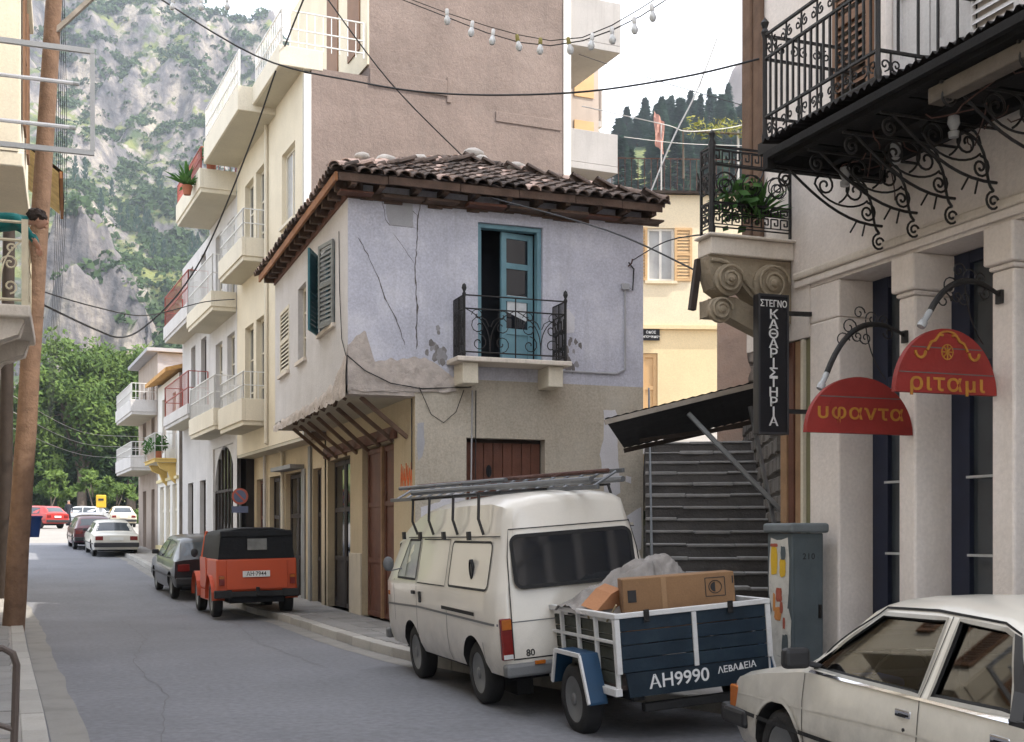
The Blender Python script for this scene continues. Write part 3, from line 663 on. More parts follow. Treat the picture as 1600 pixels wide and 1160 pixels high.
rest += lay(c10.copy(), UY, upr, EY1 - EY0, fl3, lambda v: v * (ap0.y - EY0) / fl3, lambda v: (EY1 - EY0) - v * (EY1 - ap1.y) / fl3, rows_parts=0)
mb = MB(); tv = [v.co.copy() for v in tm.vertices]; tf = [tuple(p.vertices) for p in tm.polygons]
for m in rest: mb.add([m @ v for v in tv], tf)
mb.build('roof_tiles', tile_mat, roof, kind='stuff')
def hipcaps(a, b, n, frac_pale):
    d = (b - a); L = d.length; d.normalize(); side = d.cross(UZ).normalized(); nn = side.cross(d)
    for i in range(n):
        p = a + d * (L * i / n - .05) + nn * (.075 + random.uniform(-.01, .02))
        m = Matrix(((side.x, d.x, nn.x, p.x), (side.y, d.y, nn.y, p.y), (side.z, d.z, nn.z, p.z), (0, 0, 0, 1)))
        share(tp if random.random() < frac_pale else tm, 'hip_tile', W[house].inverted() @ m @ Matrix.Rotation(random.uniform(-.1, .1), 4, 'Z'), roof)
hipcaps(c00, ap0, 13, .6); hipcaps(c10, ap0, 12, .25); hipcaps(ap0, ap1, 6, .3)
for p, r in ((ap0 + V((.12, -.1, .17)), .13), (ap0 + V((.22, -.25, .04)), .09), (c00.lerp(ap0, .17) + UZ * .2, .08), (c00.lerp(ap0, .34) + UZ * .13, .11), (c00.lerp(ap0, .6) + UZ * .12, .10), (c10.lerp(ap0, .72) + UZ * .12, .13)):
    mb = MB(); mb.ball(p, r * 1.5, r, r * .75, 8, 6); o = mb.build('mortar_lump', mortar_white, roof)
    for v in o.data.vertices: v.co += V((1, 1, 1)) * .03 * noise.noise(v.co * 14)
# electric fittings on the front wall
def conduit(pts, r=.012, mat=None, parent=house, name='conduit'): return MB().tube(pts, r, 6).build(name, mat or patch_grey, parent)
conduit([(8.55, HY0 - .02, 5.62), (8.55, HY0 - .02, 4.3), (8.4, HY0 - .02, 4.22), (7.45, HY0 - .02, 4.22)], .018)
conduit([(8.55, HY0 - .03, 5.7), (8.68, HY0 - .04, 5.6), (8.7, HY0 - .04, 5.95), (8.6, HY0 - .05, 6.05)], .012, cable_black)
mb = MB(); mb.box(8.48, 8.62, HY0 - .06, HY0 - .003, 5.6, 5.7); mb.build('junction_box', patch_grey, house, bevel=.008)
conduit([(8.62, HY0 - .003, 6.0), (8.62, HY0 - .12, 6.02), (8.62, HY0 - .16, 6.08)], .012, rust_iron, name='cable_bracket')
conduit([(5.05, HY0 - .05, 3.86), (5.25, HY0 - .03, 3.45), (5.45, HY0 - .03, 3.33), (5.65, HY0 - .03, 3.5), (5.78, HY0 - .03, 3.85)], .006, cable_black, name='loose_cable')
conduit([(3.93, HY0 - .03, 4.3), (4.2, HY0 - .05, 4.08), (4.6, HY0 - .06, 3.9), (5.1, HY0 - .04, 3.84), (5.9, HY0 - .03, 3.9)], .008, cable_black, name='loose_cable')
conduit([(5.92, HY0 - .02, 3.85), (5.9, HY0 - .02, 2.3), (5.84, HY0 - .02, 1.9)], .012, patch_grey); conduit([(5.98, HY0 - .02, 3.85), (5.97, HY0 - .02, 2.35)], .008, cable_black)
conduit([(HX0 - .02, HY0 + .55, 6.3), (HX0 - .02, HY0 + .5, 5.4), (HX0 - .02, HY0 + .35, 4.6), (HX0 - .03, HY0, 4.3)], .007, cable_black, name='loose_cable')
conduit([(GX - .02, HY0 + .12, 3.7), (GX - .02, HY0 + .12, 2.6)], .01, cable_black, name='loose_cable')
# orange spray-painted scribble on the corner pilaster
orange = M('orange_spray', (.80, .16, .04), .8, .2, 20)
mb = MB()
for k in range(7):
    y = HY0 + .86 - k * .1; mb.tube([(GX - .004, y, 2.3 + .05 * sin(k * 3)), (GX - .004, y - .05, 2.72 - .04 * (k % 3)), (GX - .004, y - .09, 2.35 + .1 * (k % 2))], .007, 4)
mb.build('graffiti', orange, house)
# ------------------------------------------------------------------ the far row on the right, in its own rotated frame (x inward, y up the street)
RW = Matrix.Translation((4.54, 25.02, 0)) @ Matrix.Rotation(math.atan(.069), 4, 'Z')
R3 = RW.to_3x3(); FX, FY = R3 @ UX, R3 @ UY
fp = lambda x, y, z=0: RW @ V((x, y, z))
def fwin(parent, y0, y1, z0, z1, fm, gm=None, dep=.12, x=0, **k): return window(parent, fp(x, 0), FY, FX, y0, y1, z0, z1, dep, fm, gm or glass_win, **k)
def rail(mb, pts, h, n_bar=.14, r=.014, mids=(.5,), post=None):
    for a, b in zip(pts, pts[1:]):
        a, b = V(a), V(b); L = (b - a).length; k = max(1, int(L / n_bar))
        for hh in mids + (1,): mb.bar(a + UZ * h * hh, b + UZ * h * hh, r * 2.2, r * 1.6)
        for i in range(k + 1): p = a.lerp(b, i / k); mb.bar(p, p + UZ * h, r * (2.4 if i in (0, k) else 1.1))
def fbalcony(parent, y0, y1, proj, zb, zt, rh, mat, rmat, label=None, th=.09, nb=.14, x=0, mids=(.5,)):
    mb = MB(RW); mb.box(x - proj + .04, x - .003, y0 + .04, y1 - .04, zb, zb + .14)
    mb.box(x - proj, x - proj + th, y0, y1, zb + .10, zt); mb.box(x - proj + th, x - .003, y0, y0 + th, zb + .101, zt - .001); mb.box(x - proj + th, x - .003, y1 - th, y1, zb + .101, zt - .001)
    o = mb.build('balcony', mat, parent, label=label, bevel=.012)
    mb = MB(RW); mb.mi = 0; mb.box(x - proj + .05, x - .003, y0 + .05, y1 - .05, zb - .006, zb - .002); mb.build('underside', soffit, o)
    mb = MB(RW); rail(mb, [(x - .02, y0 + .05, zt), (x - proj + .05, y0 + .05, zt), (x - proj + .05, y1 - .05, zt), (x - .02, y1 - .05, zt)], rh, nb, mids=mids); mb.build('railing', rmat, o)
    return o
# A: cream block with the pink rendered gable
A = thing('apartment_block', 'tall cream apartment block with bare pinkish-brown gable wall rising behind the tiled roof', 'building', (7.5, 28.5, 0))
AY = 6.9
mb = MB()
ow = [(.75, 1.95, 8.35, 9.95), (3.7, 4.6, 4.3, 6.75), (4.9, 5.9, 4.3, 6.75), (3.7, 4.6, 8.1, 10.3), (4.9, 5.9, 8.1, 10.3)]
wall(mb, fp(0, 0), FY, FX, AY, 3.62, 11.2, ow, .22); mb.build('street_facade', cream_paint, A)
GA = .44; sh = [(.25, .95), (1.9, 3.4), (3.6, 5.1), (5.7, 6.6)]
mb = MB(); wall(mb, fp(GA, 0), FY, FX, AY, -.1, 3.63, [(a, b, .1, 3.0) for a, b in sh], .22); mb.build('shop_front', ochre_plaster, A)
mb = MB(RW); mb.box(.01, GA + .02, .02, AY, 3.55, 3.618); mb.build('overhang', soffit, A)
mb = MB(); wall(mb, fp(.16, 0), FX, FY, 5.8, 3.55, 11.25); mb.build('gable_wall', pink_render, A)
mb = MB(RW); mb.box(0, .155, -.012, .1, 3.55, 11.1); mb.box(5.965, 6.15, -.02, .2, 0, 15.0); mb.build('corner_strip', white_paint, A)
mb = MB(RW); mb.box(1.4, 5.96, .002, AY, 11.25, 15.2); mb.build('attic_storey', pink_render, A)
mb = MB(RW); mb.box(1.36, 1.398, -.01, AY, 11.5, 15.2); mb.build('attic_facade', cream_paint, A)
mb = MB(RW)
for y in (.5, 2.2): mb.box(1.33, 1.355, y, y + .9, 12.0, 14.2)
mb.build('attic_window', shutter_brown, A)
for b_ in ((1.41, 3.15, -.035, .0, 11.08, 11.42), (4.3, 5.9, -.02, .0, 10.7, 10.93), (3.15, 3.25, -.025, .0, 10.95, 11.5)): MB(RW).box(*b_).build('render_ledge', pink_render, A, bevel=.01)
mb = MB(RW); mb.box(.16, 6.1, .02, AY - .02, 11.0, 11.245); mb.box(.24, 6.1, .3, AY - .02, 3.7, 11.0); mb.box(.9, 6.1, .05, AY - .02, -.1, 3.69); mb.build('core', room_dark, A)
mb = MB(RW); mb.box(-.52, .4, -.01, 2.6, 11.2, 11.62); mb.box(-.85, 1.35, 2.55, 6.9, 11.05, 11.6); mb.build('terrace_slab', cream_trim, A, bevel=.015)
mb = MB(RW); mb.box(-.46, .0, .05, 2.55, 11.19, 11.197); mb.box(-.8, 0, 2.6, 6.85, 11.04, 11.047); mb.build('terrace_underside', soffit, A)
mb = MB(RW); rail(mb, [(1.3, .05, 11.62), (-.45, .05, 11.62), (-.45, 2.5, 11.62)], .75, .16, .015, (.15, .5)); rail(mb, [(-.8, 2.6, 11.6), (-.8, 6.8, 11.6)], .8, .16, .015, (.15, .5)); mb.build('terrace_railing', white_rail, A)
fwin(A, .75, 1.95, 8.35, 9.95, cream_trim, curtain_glass, dep=.10, mull=1, trans=0, sill=cream_trim)
for z0, z1 in ((4.3, 6.75), (8.1, 10.3)):
    for a, b in ((3.7, 4.6), (4.9, 5.9)): fwin(A, a, b, z0, z1, shutter_cream, glass_win, mull=1, trans=2, name='balcony_door')
fbalcony(A, 3.45, 6.35, .58, 4.12, 4.74, .62, cream_trim, white_rail); fbalcony(A, 3.45, 6.35, .58, 7.92, 8.46, .66, cream_trim, white_rail)
for (a, b), m_ in zip(sh, (wood_dark, wood_dark, wood_dark, wood_brown)):
    leaf(fp(GA, 0), FY, FX, a + .02, (a + b) / 2 - .01, .12, 2.97, .10, m_, A, glazed=(1, 2)); leaf(fp(GA, 0), FY, FX, (a + b) / 2 + .01, b - .02, .12, 2.97, .10, m_, A, glazed=(1, 2))
mb = MB(RW); mb.box(GA - .32, GA - .003, 1.7, 3.6, 3.05, 3.14); mb.box(GA - .035, GA - .003, 1.55, 1.85, .1, 3.04); mb.box(GA - .05, GA - .003, 1.0, 1.2, .1, 3.5); mb.build('door_hood', M('hood_grey', (.25, .25, .24), .8), A)
mb = MB(RW); mb.tube([(GA - .06, 3.5, .1), (GA - .06, 3.5, 3.5), (-.05, 3.3, 3.7), (-.05, 3.3, 11.1)], .045, 8); mb.build('drainpipe', cream_trim, A)
mb = MB(RW); mb.tube([(GA - .06, 5.4, .1), (GA - .06, 5.4, 3.6)], .04, 8); mb.build('drainpipe', greywhite, A)
rear_paint = M('rear_balcony_paint', (.44, .42, .41), .85, .08, 1.5, streak=.5, streakcol=(.28, .26, .25))
# wing with balconies seen past the right end of the gable
mb = MB(RW); mb.box(6.16, 8.25, 2.6, 6.5, 0, 15.2); mb.build('rear_volume', M('wing_paint', (.52, .44, .385), .85, .05, streak=.3), A)
mb = MB(RW); mb.box(8.252, 8.262, 2.62, 6.5, 5, 9.7); mb.build('wing_side', house_cream, A)
for zb, zt, xx in ((9.95, 10.85, 7.42), (12.75, 13.9, 7.5)):
    mb = MB(RW); mb.box(6.17, xx, .1, 2.58, zb, zb + .15); mb.box(6.17, xx, .1, .2, zb + .152, zt); mb.box(xx - .1, xx, .21, 2.58, zb + .153, zt); mb.build('rear_balcony', rear_paint, A, bevel=.01)
mb = MB(RW); mb.box(8.27, 8.9, 3.6, 6.2, 12.3, 12.45); mb.box(8.85, 8.9, 3.6, 6.2, 12.45, 13.3); mb.build('rear_balcony', rear_paint, A)
mb = MB(RW)
for z in (10.9, 13.5): mb.box(7.55, 8.1, 2.57, 2.597, z - .9, z + 1.1)
mb.box(6.3, 7.1, 2.57, 2.597, 7.7, 9.8); mb.build('wing_shutter', shutter_tan, A)
# B: cream house with the arched shop window
B = thing('arched_shop_house', 'cream house with tall arched shop window below two overhanging balconies', 'building', tuple(fp(3, 9)))
mb = MB(); wall(mb, fp(0, 6.92), FY, FX, 3.96, 0, 10.4, [(.3, 1.3, 4.6, 6.9), (2.0, 3.0, 4.6, 6.9), (.3, 1.3, 7.7, 9.9), (2.0, 3.0, 7.7, 9.9), (.5, 3.4, .9, 4.0)], .2); mb.build('street_facade', greywhite, B)
mb = MB(RW); mb.box(.25, 6, 6.95, 10.85, 0, 10.38); mb.build('core', room_dark, B)
for z0, z1 in ((4.6, 6.9), (7.7, 9.9)):
    for a in (.3, 2.0): fwin(B, 6.92 + a, 6.92 + a + 1, z0, z1, shutter_cream, glass_win, mull=1, trans=2, name='balcony_door')
fbalcony(B, 6.95, 10.8, .60, 4.3, 4.85, .85, cream_trim, white_rail); fbalcony(B, 6.95, 10.8, .66, 7.35, 7.85, .95, cream_trim, white_rail)
fbalcony(B, 6.92, 10.85, .95, 10.35, 10.95, .55, cream_trim, red_rail, label='top balcony with red rail and potted plants')
# arch: masonry spandrels filling the square head of the opening, dark mullions
mb = MB(RW); cy, cz, rr = 6.92 + 1.95, 2.75, 1.25
arc = [(0.05, cy + 1.45 * cos(a), cz + rr * sin(a)) for a in seq(0, pi, 16)]
mb.extr(arc[:9] + [(.05, cy, 4.0), (.05, cy + 1.45, 4.0)], (.14, 0, 0)); mb.extr(arc[8:] + [(.05, cy - 1.45, 4.0), (.05, cy, 4.0)], (.14, 0, 0)); mb.build('arch_head', greywhite, B)
aw = MB(RW); aw.box(.13, .16, cy - 1.45, cy + 1.45, .9, 3.99); awo = aw.build('arched_window', glass_win, B)
for i in range(7): MB(RW).box(.06, .12, cy - 1.44 + i * .475, cy - 1.38 + i * .475, .9, 3.95 if 0 < i < 6 else 2.8).build('mullion', wood_dark, awo)
for z in (1.6, 2.75): MB(RW).box(.065, .115, cy - 1.38, cy + 1.38, z, z + .07).build('transom', wood_dark, awo)
# C: grey-white house with red railings
C = thing('red_railed_house', 'grey-white house with red balcony railings, second beyond the pink gable', 'building', tuple(fp(3, 13.3)))
mb = MB(); wall(mb, fp(0, 10.9), FY, FX, 4.9, 0, 10.2, [(.5, 1.4, 5.2, 7.4), (2.4, 3.2, 5.2, 7.4), (.6, 1.4, 8.0, 9.9), (2.8, 3.6, 8.0, 9.9), (.6, 1.6, .5, 3.2), (2.8, 3.8, .5, 3.2)], .2); mb.build('street_facade', greywhite, C)
mb = MB(RW); mb.box(.25, 6, 10.95, 15.75, 0, 10.15); mb.build('core', greywhite, C)
for a, b, c, e in ((.5, 1.4, 5.2, 7.4), (2.4, 3.2, 5.2, 7.4), (.6, 1.4, 8.0, 9.9), (2.8, 3.6, 8.0, 9.9), (.6, 1.6, .5, 3.2), (2.8, 3.8, .5, 3.2)): fwin(C, 10.9 + a, 10.9 + b, c, e, wood_dark, glass_dark, mull=1, trans=1)
fbalcony(C, 11.0, 15.7, .62, 4.95, 5.35, .95, greywhite, red_rail, nb=.22); fbalcony(C, 11.0, 15.7, .62, 7.75, 8.25, .95, greywhite, red_rail, nb=.22)
# D: low white house with the yellow balcony, across a narrow gap
D = thing('white_low_house', 'low white house with orange eave and a bright yellow balcony with potted flowers', 'house', tuple(fp(3, 18.8)))
mb = MB(); wall(mb, fp(0, 16.5), FY, FX, 5.0, .3, 6.95, [(.6, 1.5, 4.5, 6.4), (3.0, 3.9, 4.5, 6.4), (.5, 1.5, .7, 3.3), (2.0, 3.0, .7, 3.3), (3.5, 4.5, .7, 3.3)], .2)
mb.build('street_facade', white_paint, D)
mb = MB(RW); mb.box(.22, 6, 16.5, 21.5, .3, 6.94); mb.box(.0, .22, 16.49, 16.5, .3, 6.94); mb.build('core', stone, D)
for a, b, c, e in ((.6, 1.5, 4.5, 6.4), (3.0, 3.9, 4.5, 6.4)): fwin(D, 16.5 + a, 16.5 + b, c, e, shutter_tan, glass_win, mull=1, trans=1)
for a, b in ((.5, 1.5), (2.0, 3.0), (3.5, 4.5)): leaf(fp(0, 16.5), FY, FX, a + .01, b - .01, .7, 3.28, .1, shutter_cream, D)
mb = MB(RW); mb.extr([(-.45, 16.4, 6.95), (-.45, 16.4, 7.08), (3, 16.4, 8.0), (3, 16.4, 7.87)], (0, 5.2, 0)); mb.build('roof', M('orange_eave', (.55, .30, .10), .9, .2, 6), D)
o = fbalcony(D, 17.0, 19.6, .75, 4.0, 4.12, .85, yellow_paint, white_rail, nb=.2)
for y in (17.2, 19.2): MB(RW).extr([(-.003, y, 3.997), (-.6, y, 3.997), (-.5, y, 3.8), (-.25, y, 3.7), (-.15, y, 3.45), (-.003, y, 3.3)], (0, .22, 0)).build('bracket', yellow_paint, o)
mb = MB(RW); mb.box(-.08, -.003, 16.55, 21.4, 3.45, 3.55); mb.box(-.1, -.003, 16.55, 21.4, .3, 1.2); mb.build('band', pale_yellow, D)
# E: last house of the row
E_ = thing('end_house', 'grey-brown last house of the row with thin flat roof and curved balconies', 'house', tuple(fp(3, 24.5)))
mb = MB(); wall(mb, fp(0, 21.6), FY, FX, 5.6, .5, 8.3, [(.8, 1.7, 1.0, 3.3), (3.2, 4.2, 1.0, 3.3), (.8, 1.7, 5.0, 7.2), (3.2, 4.2, 5.0, 7.2)], .2); mb.build('street_facade', M('end_paint', (.40, .33, .28), .9, .1, 2, streak=.3), E_)
mb = MB(RW); mb.box(.22, 6, 21.6, 27.2, .5, 8.3); mb.box(0, .22, 21.58, 21.6, .5, 8.3); mb.build('core', patch_grey, E_)
for a, b, c, e in ((.8, 1.7, 1.0, 3.3), (3.2, 4.2, 1.0, 3.3), (.8, 1.7, 5.0, 7.2), (3.2, 4.2, 5.0, 7.2)): fwin(E_, 21.6 + a, 21.6 + b, c, e, shutter_brown, glass_dark, mull=1)
mb = MB(RW); mb.box(-.4, 6.2, 21.4, 27.4, 8.32, 8.45); mb.build('roof', patch_grey, E_)
fbalcony(E_, 21.7, 26.8, .95, 6.0, 6.55, .6, greywhite, white_rail); fbalcony(E_, 21.7, 26.8, .95, 3.95, 4.5, .5, greywhite, white_rail)
# plants on balconies
def leafball(mb, c, r, n, s, sq=1.0, rnd=random):
    for i in range(n):
        d = V((rnd.gauss(0, 1), rnd.gauss(0, 1), rnd.gauss(0, 1))).normalized(); p = V(c) + V((d.x, d.y, d.z * sq)) * r * (rnd.random() ** .4)
        u = V((rnd.uniform(-1, 1), rnd.uniform(-1, 1), rnd.uniform(-1, 1))).normalized(); q = u.orthogonal().normalized(); z = s * rnd.uniform(.6, 1.3)
        mb.add([p - u * z, p + q * z * .45, p + u * z, p - q * z * .45], [(0, 1, 2, 3)])
def potplant(loc, r, label, n=90, leaf_s=.09, spiky=False, pot=True, group=None):
    t = thing('potted_plant', label, 'potted plant', loc, group=group); mb = MB(); x, y, z = loc
    if pot: MB().lathe([(.09, 0), (.13, .2), (.14, .2), (.14, .24), (.11, .24), (.10, .2)], Matrix.Translation(loc), 10).build('pot', M('terracotta', (.36, .13, .07), .9) if 'terracotta' not in MATS else MATS['terracotta'], t)
    if spiky:
        for i in range(n):
            a, e = random.uniform(0, 2 * pi), random.uniform(.15, 1.4); d = V((cos(a) * cos(e), sin(a) * cos(e), sin(e))); p = V(loc) + UZ * .25; sd_ = d.cross(UZ).normalized() * leaf_s * .25; L = r * random.uniform(.7, 1.1)
            mb.add([p - sd_, p + sd_, p + d * L * .6 + sd_ - UZ * .02, p + d * L - UZ * L * .15, p + d * L * .6 - sd_ - UZ * .02], [(0, 1, 2, 3, 4)])
    else: leafball(mb, (x, y, z + .24 + r * .8), r, n, leaf_s)
    mb.build('leaves', leaf_plant, t); return t
potplant(tuple(fp(-1.15, 7.6, 10.4)), .75, 'spiky palm-like plant hanging off the top red-railed balcony', 40, .16, True)
potplant(tuple(fp(-.6, 7.2, 10.95)), .32, 'leafy green plant in the corner of the top red railing', 80)
for i, (y, l_) in enumerate(((17.25, 'round bush in a pot at the near end of the yellow balcony'), (17.9, 'bushy pot plant second along the yellow balcony'), (18.6, 'dense pot plant midway along the yellow balcony'), (19.2, 'small pot plant at the far end of the yellow balcony'))):
    potplant(tuple(fp(-.55, y, 4.13)), .34 - .04 * (i % 2), l_, 110, .09, group='plants on the yellow balcony')
# ------------------------------------------------------------------ left side of the street
LBm = M('left_cream', (.74, .68, .56), .85, .06, 1.1, .12, 50, streak=.25)
LB = thing('left_house', 'cream house at the left edge with iron balcony and shuttered bay', 'house', (-4, 12, 0))
mb = MB(); ops_l = [(y, y + 1.1, z, z + 2.3) for z in (.2, 4.3) for y in (1.5, 5.0, 8.5, 12.0, 15.5, 19.3)] + [(y, y + 1.1, 7.6, 9.6) for y in (1.5, 5.0, 8.5, 12.0)]
wall(mb, (-1.5, -4, 0), UY, -UX, 28, -.2, 10.6, ops_l, .2); mb.build('street_facade', LBm, LB)
mb = MB(); mb.box(-9, -1.72, -4, 24, -.2, 10.6); mb.box(-1.72, -1.5, -4.0, -3.99, -.2, 10.6); mb.box(-1.72, -1.5, 23.98, 24.0, -.2, 10.6); mb.build('core', LBm, LB)
for a, b, c, e in ops_l: window(LB, (-1.5, -4, 0), UY, -UX, a, b, c, e, .1, shutter_brown, glass_dark, 1, 1, sill=cream_trim, shutters=shutter_brown if c > 1 else None, shw=.5)
# upper bay, corbelled out
mb = MB(); mb.box(-1.498, -.60, 17.0, 20.2, 6.55, 11.6); mb.build('bay', LBm, LB)
MB().box(-1.49, -.56, 16.96, 20.24, 6.35, 6.548).build('bay_sill', cream_trim, LB, bevel=.02)
MB().box(-1.49, -.52, 16.92, 20.28, 9.35, 9.5).build('bay_cornice', cream_trim, LB, bevel=.02)
for z in (7.0, 9.7):
    shutter(LB, (-1.35, 16.99, 0), UX, UY, 0, .34, z, z + 2.0, -.045, shutter_brown); shutter(LB, (-.595, 17.3, 0), UY, -UX, 0, .55, z, z + 2, -.05, shutter_brown); shutter(LB, (-.595, 18.6, 0), UY, -UX, 0, .55, z, z + 2, -.05, shutter_brown)
MB().box(-.93, -.62, 16.95, 16.997, 6.55, 11.5).build('pilaster', cream_trim, LB)
# balcony with iron panel where the person leans out
MB().box(-1.49, -.42, 14.95, 17.2, 4.08, 4.22).build('balcony', neo_trim, LB, bevel=.02)
for y in (15.1, 16.8): MB().extr([(-1.497, y, 4.077), (-.5, y, 4.077), (-.55, y, 3.9), (-.8, y, 3.8), (-1.0, y, 3.55), (-1.2, y, 3.3), (-1.497, y, 3.2)], (0, .2, 0)).build('balcony_bracket', neo_trim, LB, bevel=.02)
lr = MB(); P = lambda a, z: V((-1.48 + a, 15.0, 4.22 + z)); scroll_panel(lr, P, .98, .95, .016)
P = lambda a, z: V((-.48, 15.0 + a, 4.22 + z)); scroll_panel(lr, P, 2.15, .95, .014)
lr.bar((-.48, 15.0, 4.2), (-.48, 15.0, 5.2), .07); lr.build('balcony_railing', M('cream_iron', (.62, .55, .40), .6, .1, 6), LB)
# projecting eave with a plank soffit, lit from the street
ev = thing('plank_eave', 'yellowish plank-lined roof eave jutting out behind the wooden pole', 'roof eave', (-.9, 24.5, 8.3))
for i in range(12):
    y = 22.9 + i * .24; MB().add([(-1.9, y, 9.25), (-.18, y, 7.95), (-.18, y + .225, 7.95), (-1.9, y + .225, 9.25), (-1.9, y, 9.29), (-.18, y, 7.99), (-.18, y + .225, 7.99), (-1.9, y + .225, 9.29)],
        [(0, 3, 2, 1), (4, 5, 6, 7), (0, 1, 5, 4), (1, 2, 6, 5), (2, 3, 7, 6), (3, 0, 4, 7)]).build('plank', M('soffit_plank', (.52, .38, .17), .85, .25, 4, streak=.2) if 'soffit_plank' not in MATS else MATS['soffit_plank'], ev)
mb = MB(); mb.quad((-1.95, 22.85, 9.33), (-.1, 22.85, 7.99), (-.1, 25.8, 7.99), (-1.95, 25.8, 9.33)); mb.build('covering', wood_weathered, ev)
MB().bar((-.14, 22.85, 7.93), (-.14, 25.8, 7.93), .05, .12).build('edge_board', wood_orange, ev)
LF = thing('left_far_house', 'cream house beyond the eave on the left, mostly hidden by the poles', 'house', (-5, 34, 0))
mb = MB(); mb.box(-11, -2.9, 25.9, 36, 0, 9); mb.build('walls', LBm, LF); MB().box(-11.2, -2.6, 25.7, 36.2, 9.002, 9.2).build('roof', patch_grey, LF)
# ------------------------------------------------------------------ neoclassical building on the right (facade plane x = 6.5)
NX = 6.5
N = thing('neoclassical_building', 'cream neoclassical building on the right with square pillars, tall dark shop doors and iron balconies', 'building', (9, 6, 0))
# upper wall above the cornice, with two shuttered doors
mb = MB()
wall(mb, (NX, -3, 0), UY, UX, 13.85, 4.08, 21.0, [(10.6, 11.6, 4.9, 7.4), (11.75, 12.3, 4.9, 7.4), (8.0, 9.0, 4.9, 7.4)], .22)  # top raised out of view so that it blocks sun from the road
mb.quad((NX, 10.85, 3.45), (14, 10.85, 3.45), (14, 10.85, 21.0), (NX, 10.85, 21.0)); mb.quad((NX + .1, 10.31, -.1), (14, 10.31, -.1), (14, 10.31, 3.45), (NX + .1, 10.31, 3.45)); mb.quad((NX + .1, 10.31, 3.449), (14, 10.31, 3.449), (14, 10.85, 3.449), (NX + .1, 10.85, 3.449)); mb.quad((NX, -3, -.1), (14, -3, -.1), (14, -3, 21.0), (NX, -3, 21.0)); mb.quad((NX, -3, 21.0), (14, -3, 21.0), (14, 10.85, 21.0), (NX, 10.85, 21.0)); mb.quad((14, -3, -.1), (14, 10.85, -.1), (14, 10.85, 21.0), (14, -3, 21.0))
mb.build('upper_wall', neo_plaster, N)
MB().box(10.6, 18, 10.86, 16.9, 0, 21.0).build('rear_volume', neo_plaster, N)  # unseen block, added to keep the sun off the road and house front
for a, b, m_ in ((7.62, 8.1, greywhite), (8.12, 8.58, greywhite), (5.02, 5.5, greywhite), (5.52, 5.98, greywhite)): leaf((NX, 0, 0), UY, UX, a, b, 4.92, 7.38, .06, m_, N, 'shutter_door', 4)
shutter(N, (NX, 0, 0), UY, UX, 8.75, 9.3, 4.9, 7.4, -.05, shutter_brown, th=.045); shutter(N, (NX, 0, 0), UY, UX, 7.0, 7.56, 4.9, 7.4, -.05, greywhite, th=.045)
# pillars and reveals: (y0, y1) of each pillar; 0.44 m deep openings between
PIL = [(9.27, 9.73), (8.22, 8.43), (7.11, 7.34), (5.95, 6.2), (4.8, 5.05), (3.6, 3.9), (2.3, 2.7), (1.0, 1.3), (-.4, 0), (-1.7, -1.3)]
for y0, y1 in PIL:
    MB().box(NX, NX + .43, y0, y1, -.1, 3.56).build('pillar', neo_plaster, N, bevel=.02)
    mb = MB(); e = .0
    for z0, z1, p in ((3.562, 3.60, .02), (3.602, 3.90, .05)) if y0 < 9 else ((3.562, 3.90, .0),): mb.box(NX - p, NX + .42, y0 - p * .8, y1 + p * .8, z0, z1)
    mb.build('capital', neo_plaster, N, bevel=.018)
mb = MB(); mb.box(NX + .005, NX + .43, -1.7, 9.72, 3.902, 4.07); mb.build('lintel', neo_plaster, N)
MB().box(NX - .05, NX - .003, -3, 9.95, 4.0, 4.075).build('string_course', neo_trim, N, bevel=.02)
MB().box(NX - .03, NX - .003, -3, 9.95, 3.93, 3.997).build('string_course', neo_plaster, N, bevel=.012)
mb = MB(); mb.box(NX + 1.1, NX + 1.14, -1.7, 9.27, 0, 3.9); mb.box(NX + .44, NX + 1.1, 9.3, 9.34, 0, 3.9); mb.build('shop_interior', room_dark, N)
MB().box(NX + .02, NX + 1.1, -1.7, 9.27, -.1, .16).build('shop_floor', stone_step, N)
mb = MB(); mb.box(NX + .0, NX + .03, 9.73, 10.85, 3.45, 4.08); mb.build('end_lintel', neo_plaster, N)
navy = M('navy_frame', (.018, .024, .05), .5, .15, 4)
for (a0, a1), (b0, b1) in zip(PIL[1:], PIL):
    ya, yb = a1, b0
    mb = MB(); q = NX + .36
    mb.box(q, q + .08, ya + .003, ya + .09, .16, 3.898); mb.box(q, q + .08, yb - .22, yb - .003, .16, 3.898); mb.box(q + .002, q + .078, ya + .09, yb - .22, 2.9, 3.0); mb.box(q + .002, q + .078, ya + .09, yb - .22, .16, .55); mb.box(q + .002, q + .078, ya + .09, yb - .22, 3.8, 3.898)
    o = mb.build('shop_door', navy, N, bevel=.006)
    MB().quad((q + .045, ya + .09, .55), (q + .045, yb - .22, .55), (q + .045, yb - .22, 3.8), (q + .045, ya + .09, 3.8)).build('pane', glass_win, o)
    MB().box(q - .06, q - .003, ya + .12, yb - .25, 2.05, 2.07).build('door_shelf', grey_metal, o); MB().box(q - .05, q - .003, ya + .12, yb - .25, 1.42, 1.44).build('door_shelf', grey_metal, o)
    MB().tube([(q - .01, ya + .16, 1.05), (q - .06, ya + .16, 1.1), (q - .06, ya + .16, 1.5), (q - .01, ya + .16, 1.55)], .012, 6).build('handle', chrome, o)
for y, z, w_, h_, m_, l_ in ((7.40, 1.5, .10, .16, sign_yellow, 'small ochre notice on the second shop door'), (7.42, .86, .13, .24, sign_white, 'white paper notice low on the second shop door'), (8.5, 1.46, .1, .1, sign_white, 'small pale sticker on the first shop door')):
    mb = MB(); mb.box(NX + .347, NX + .352, y, y + w_, z, z + h_); mb.build('paper_notice', m_, label=l_, cat='notice')
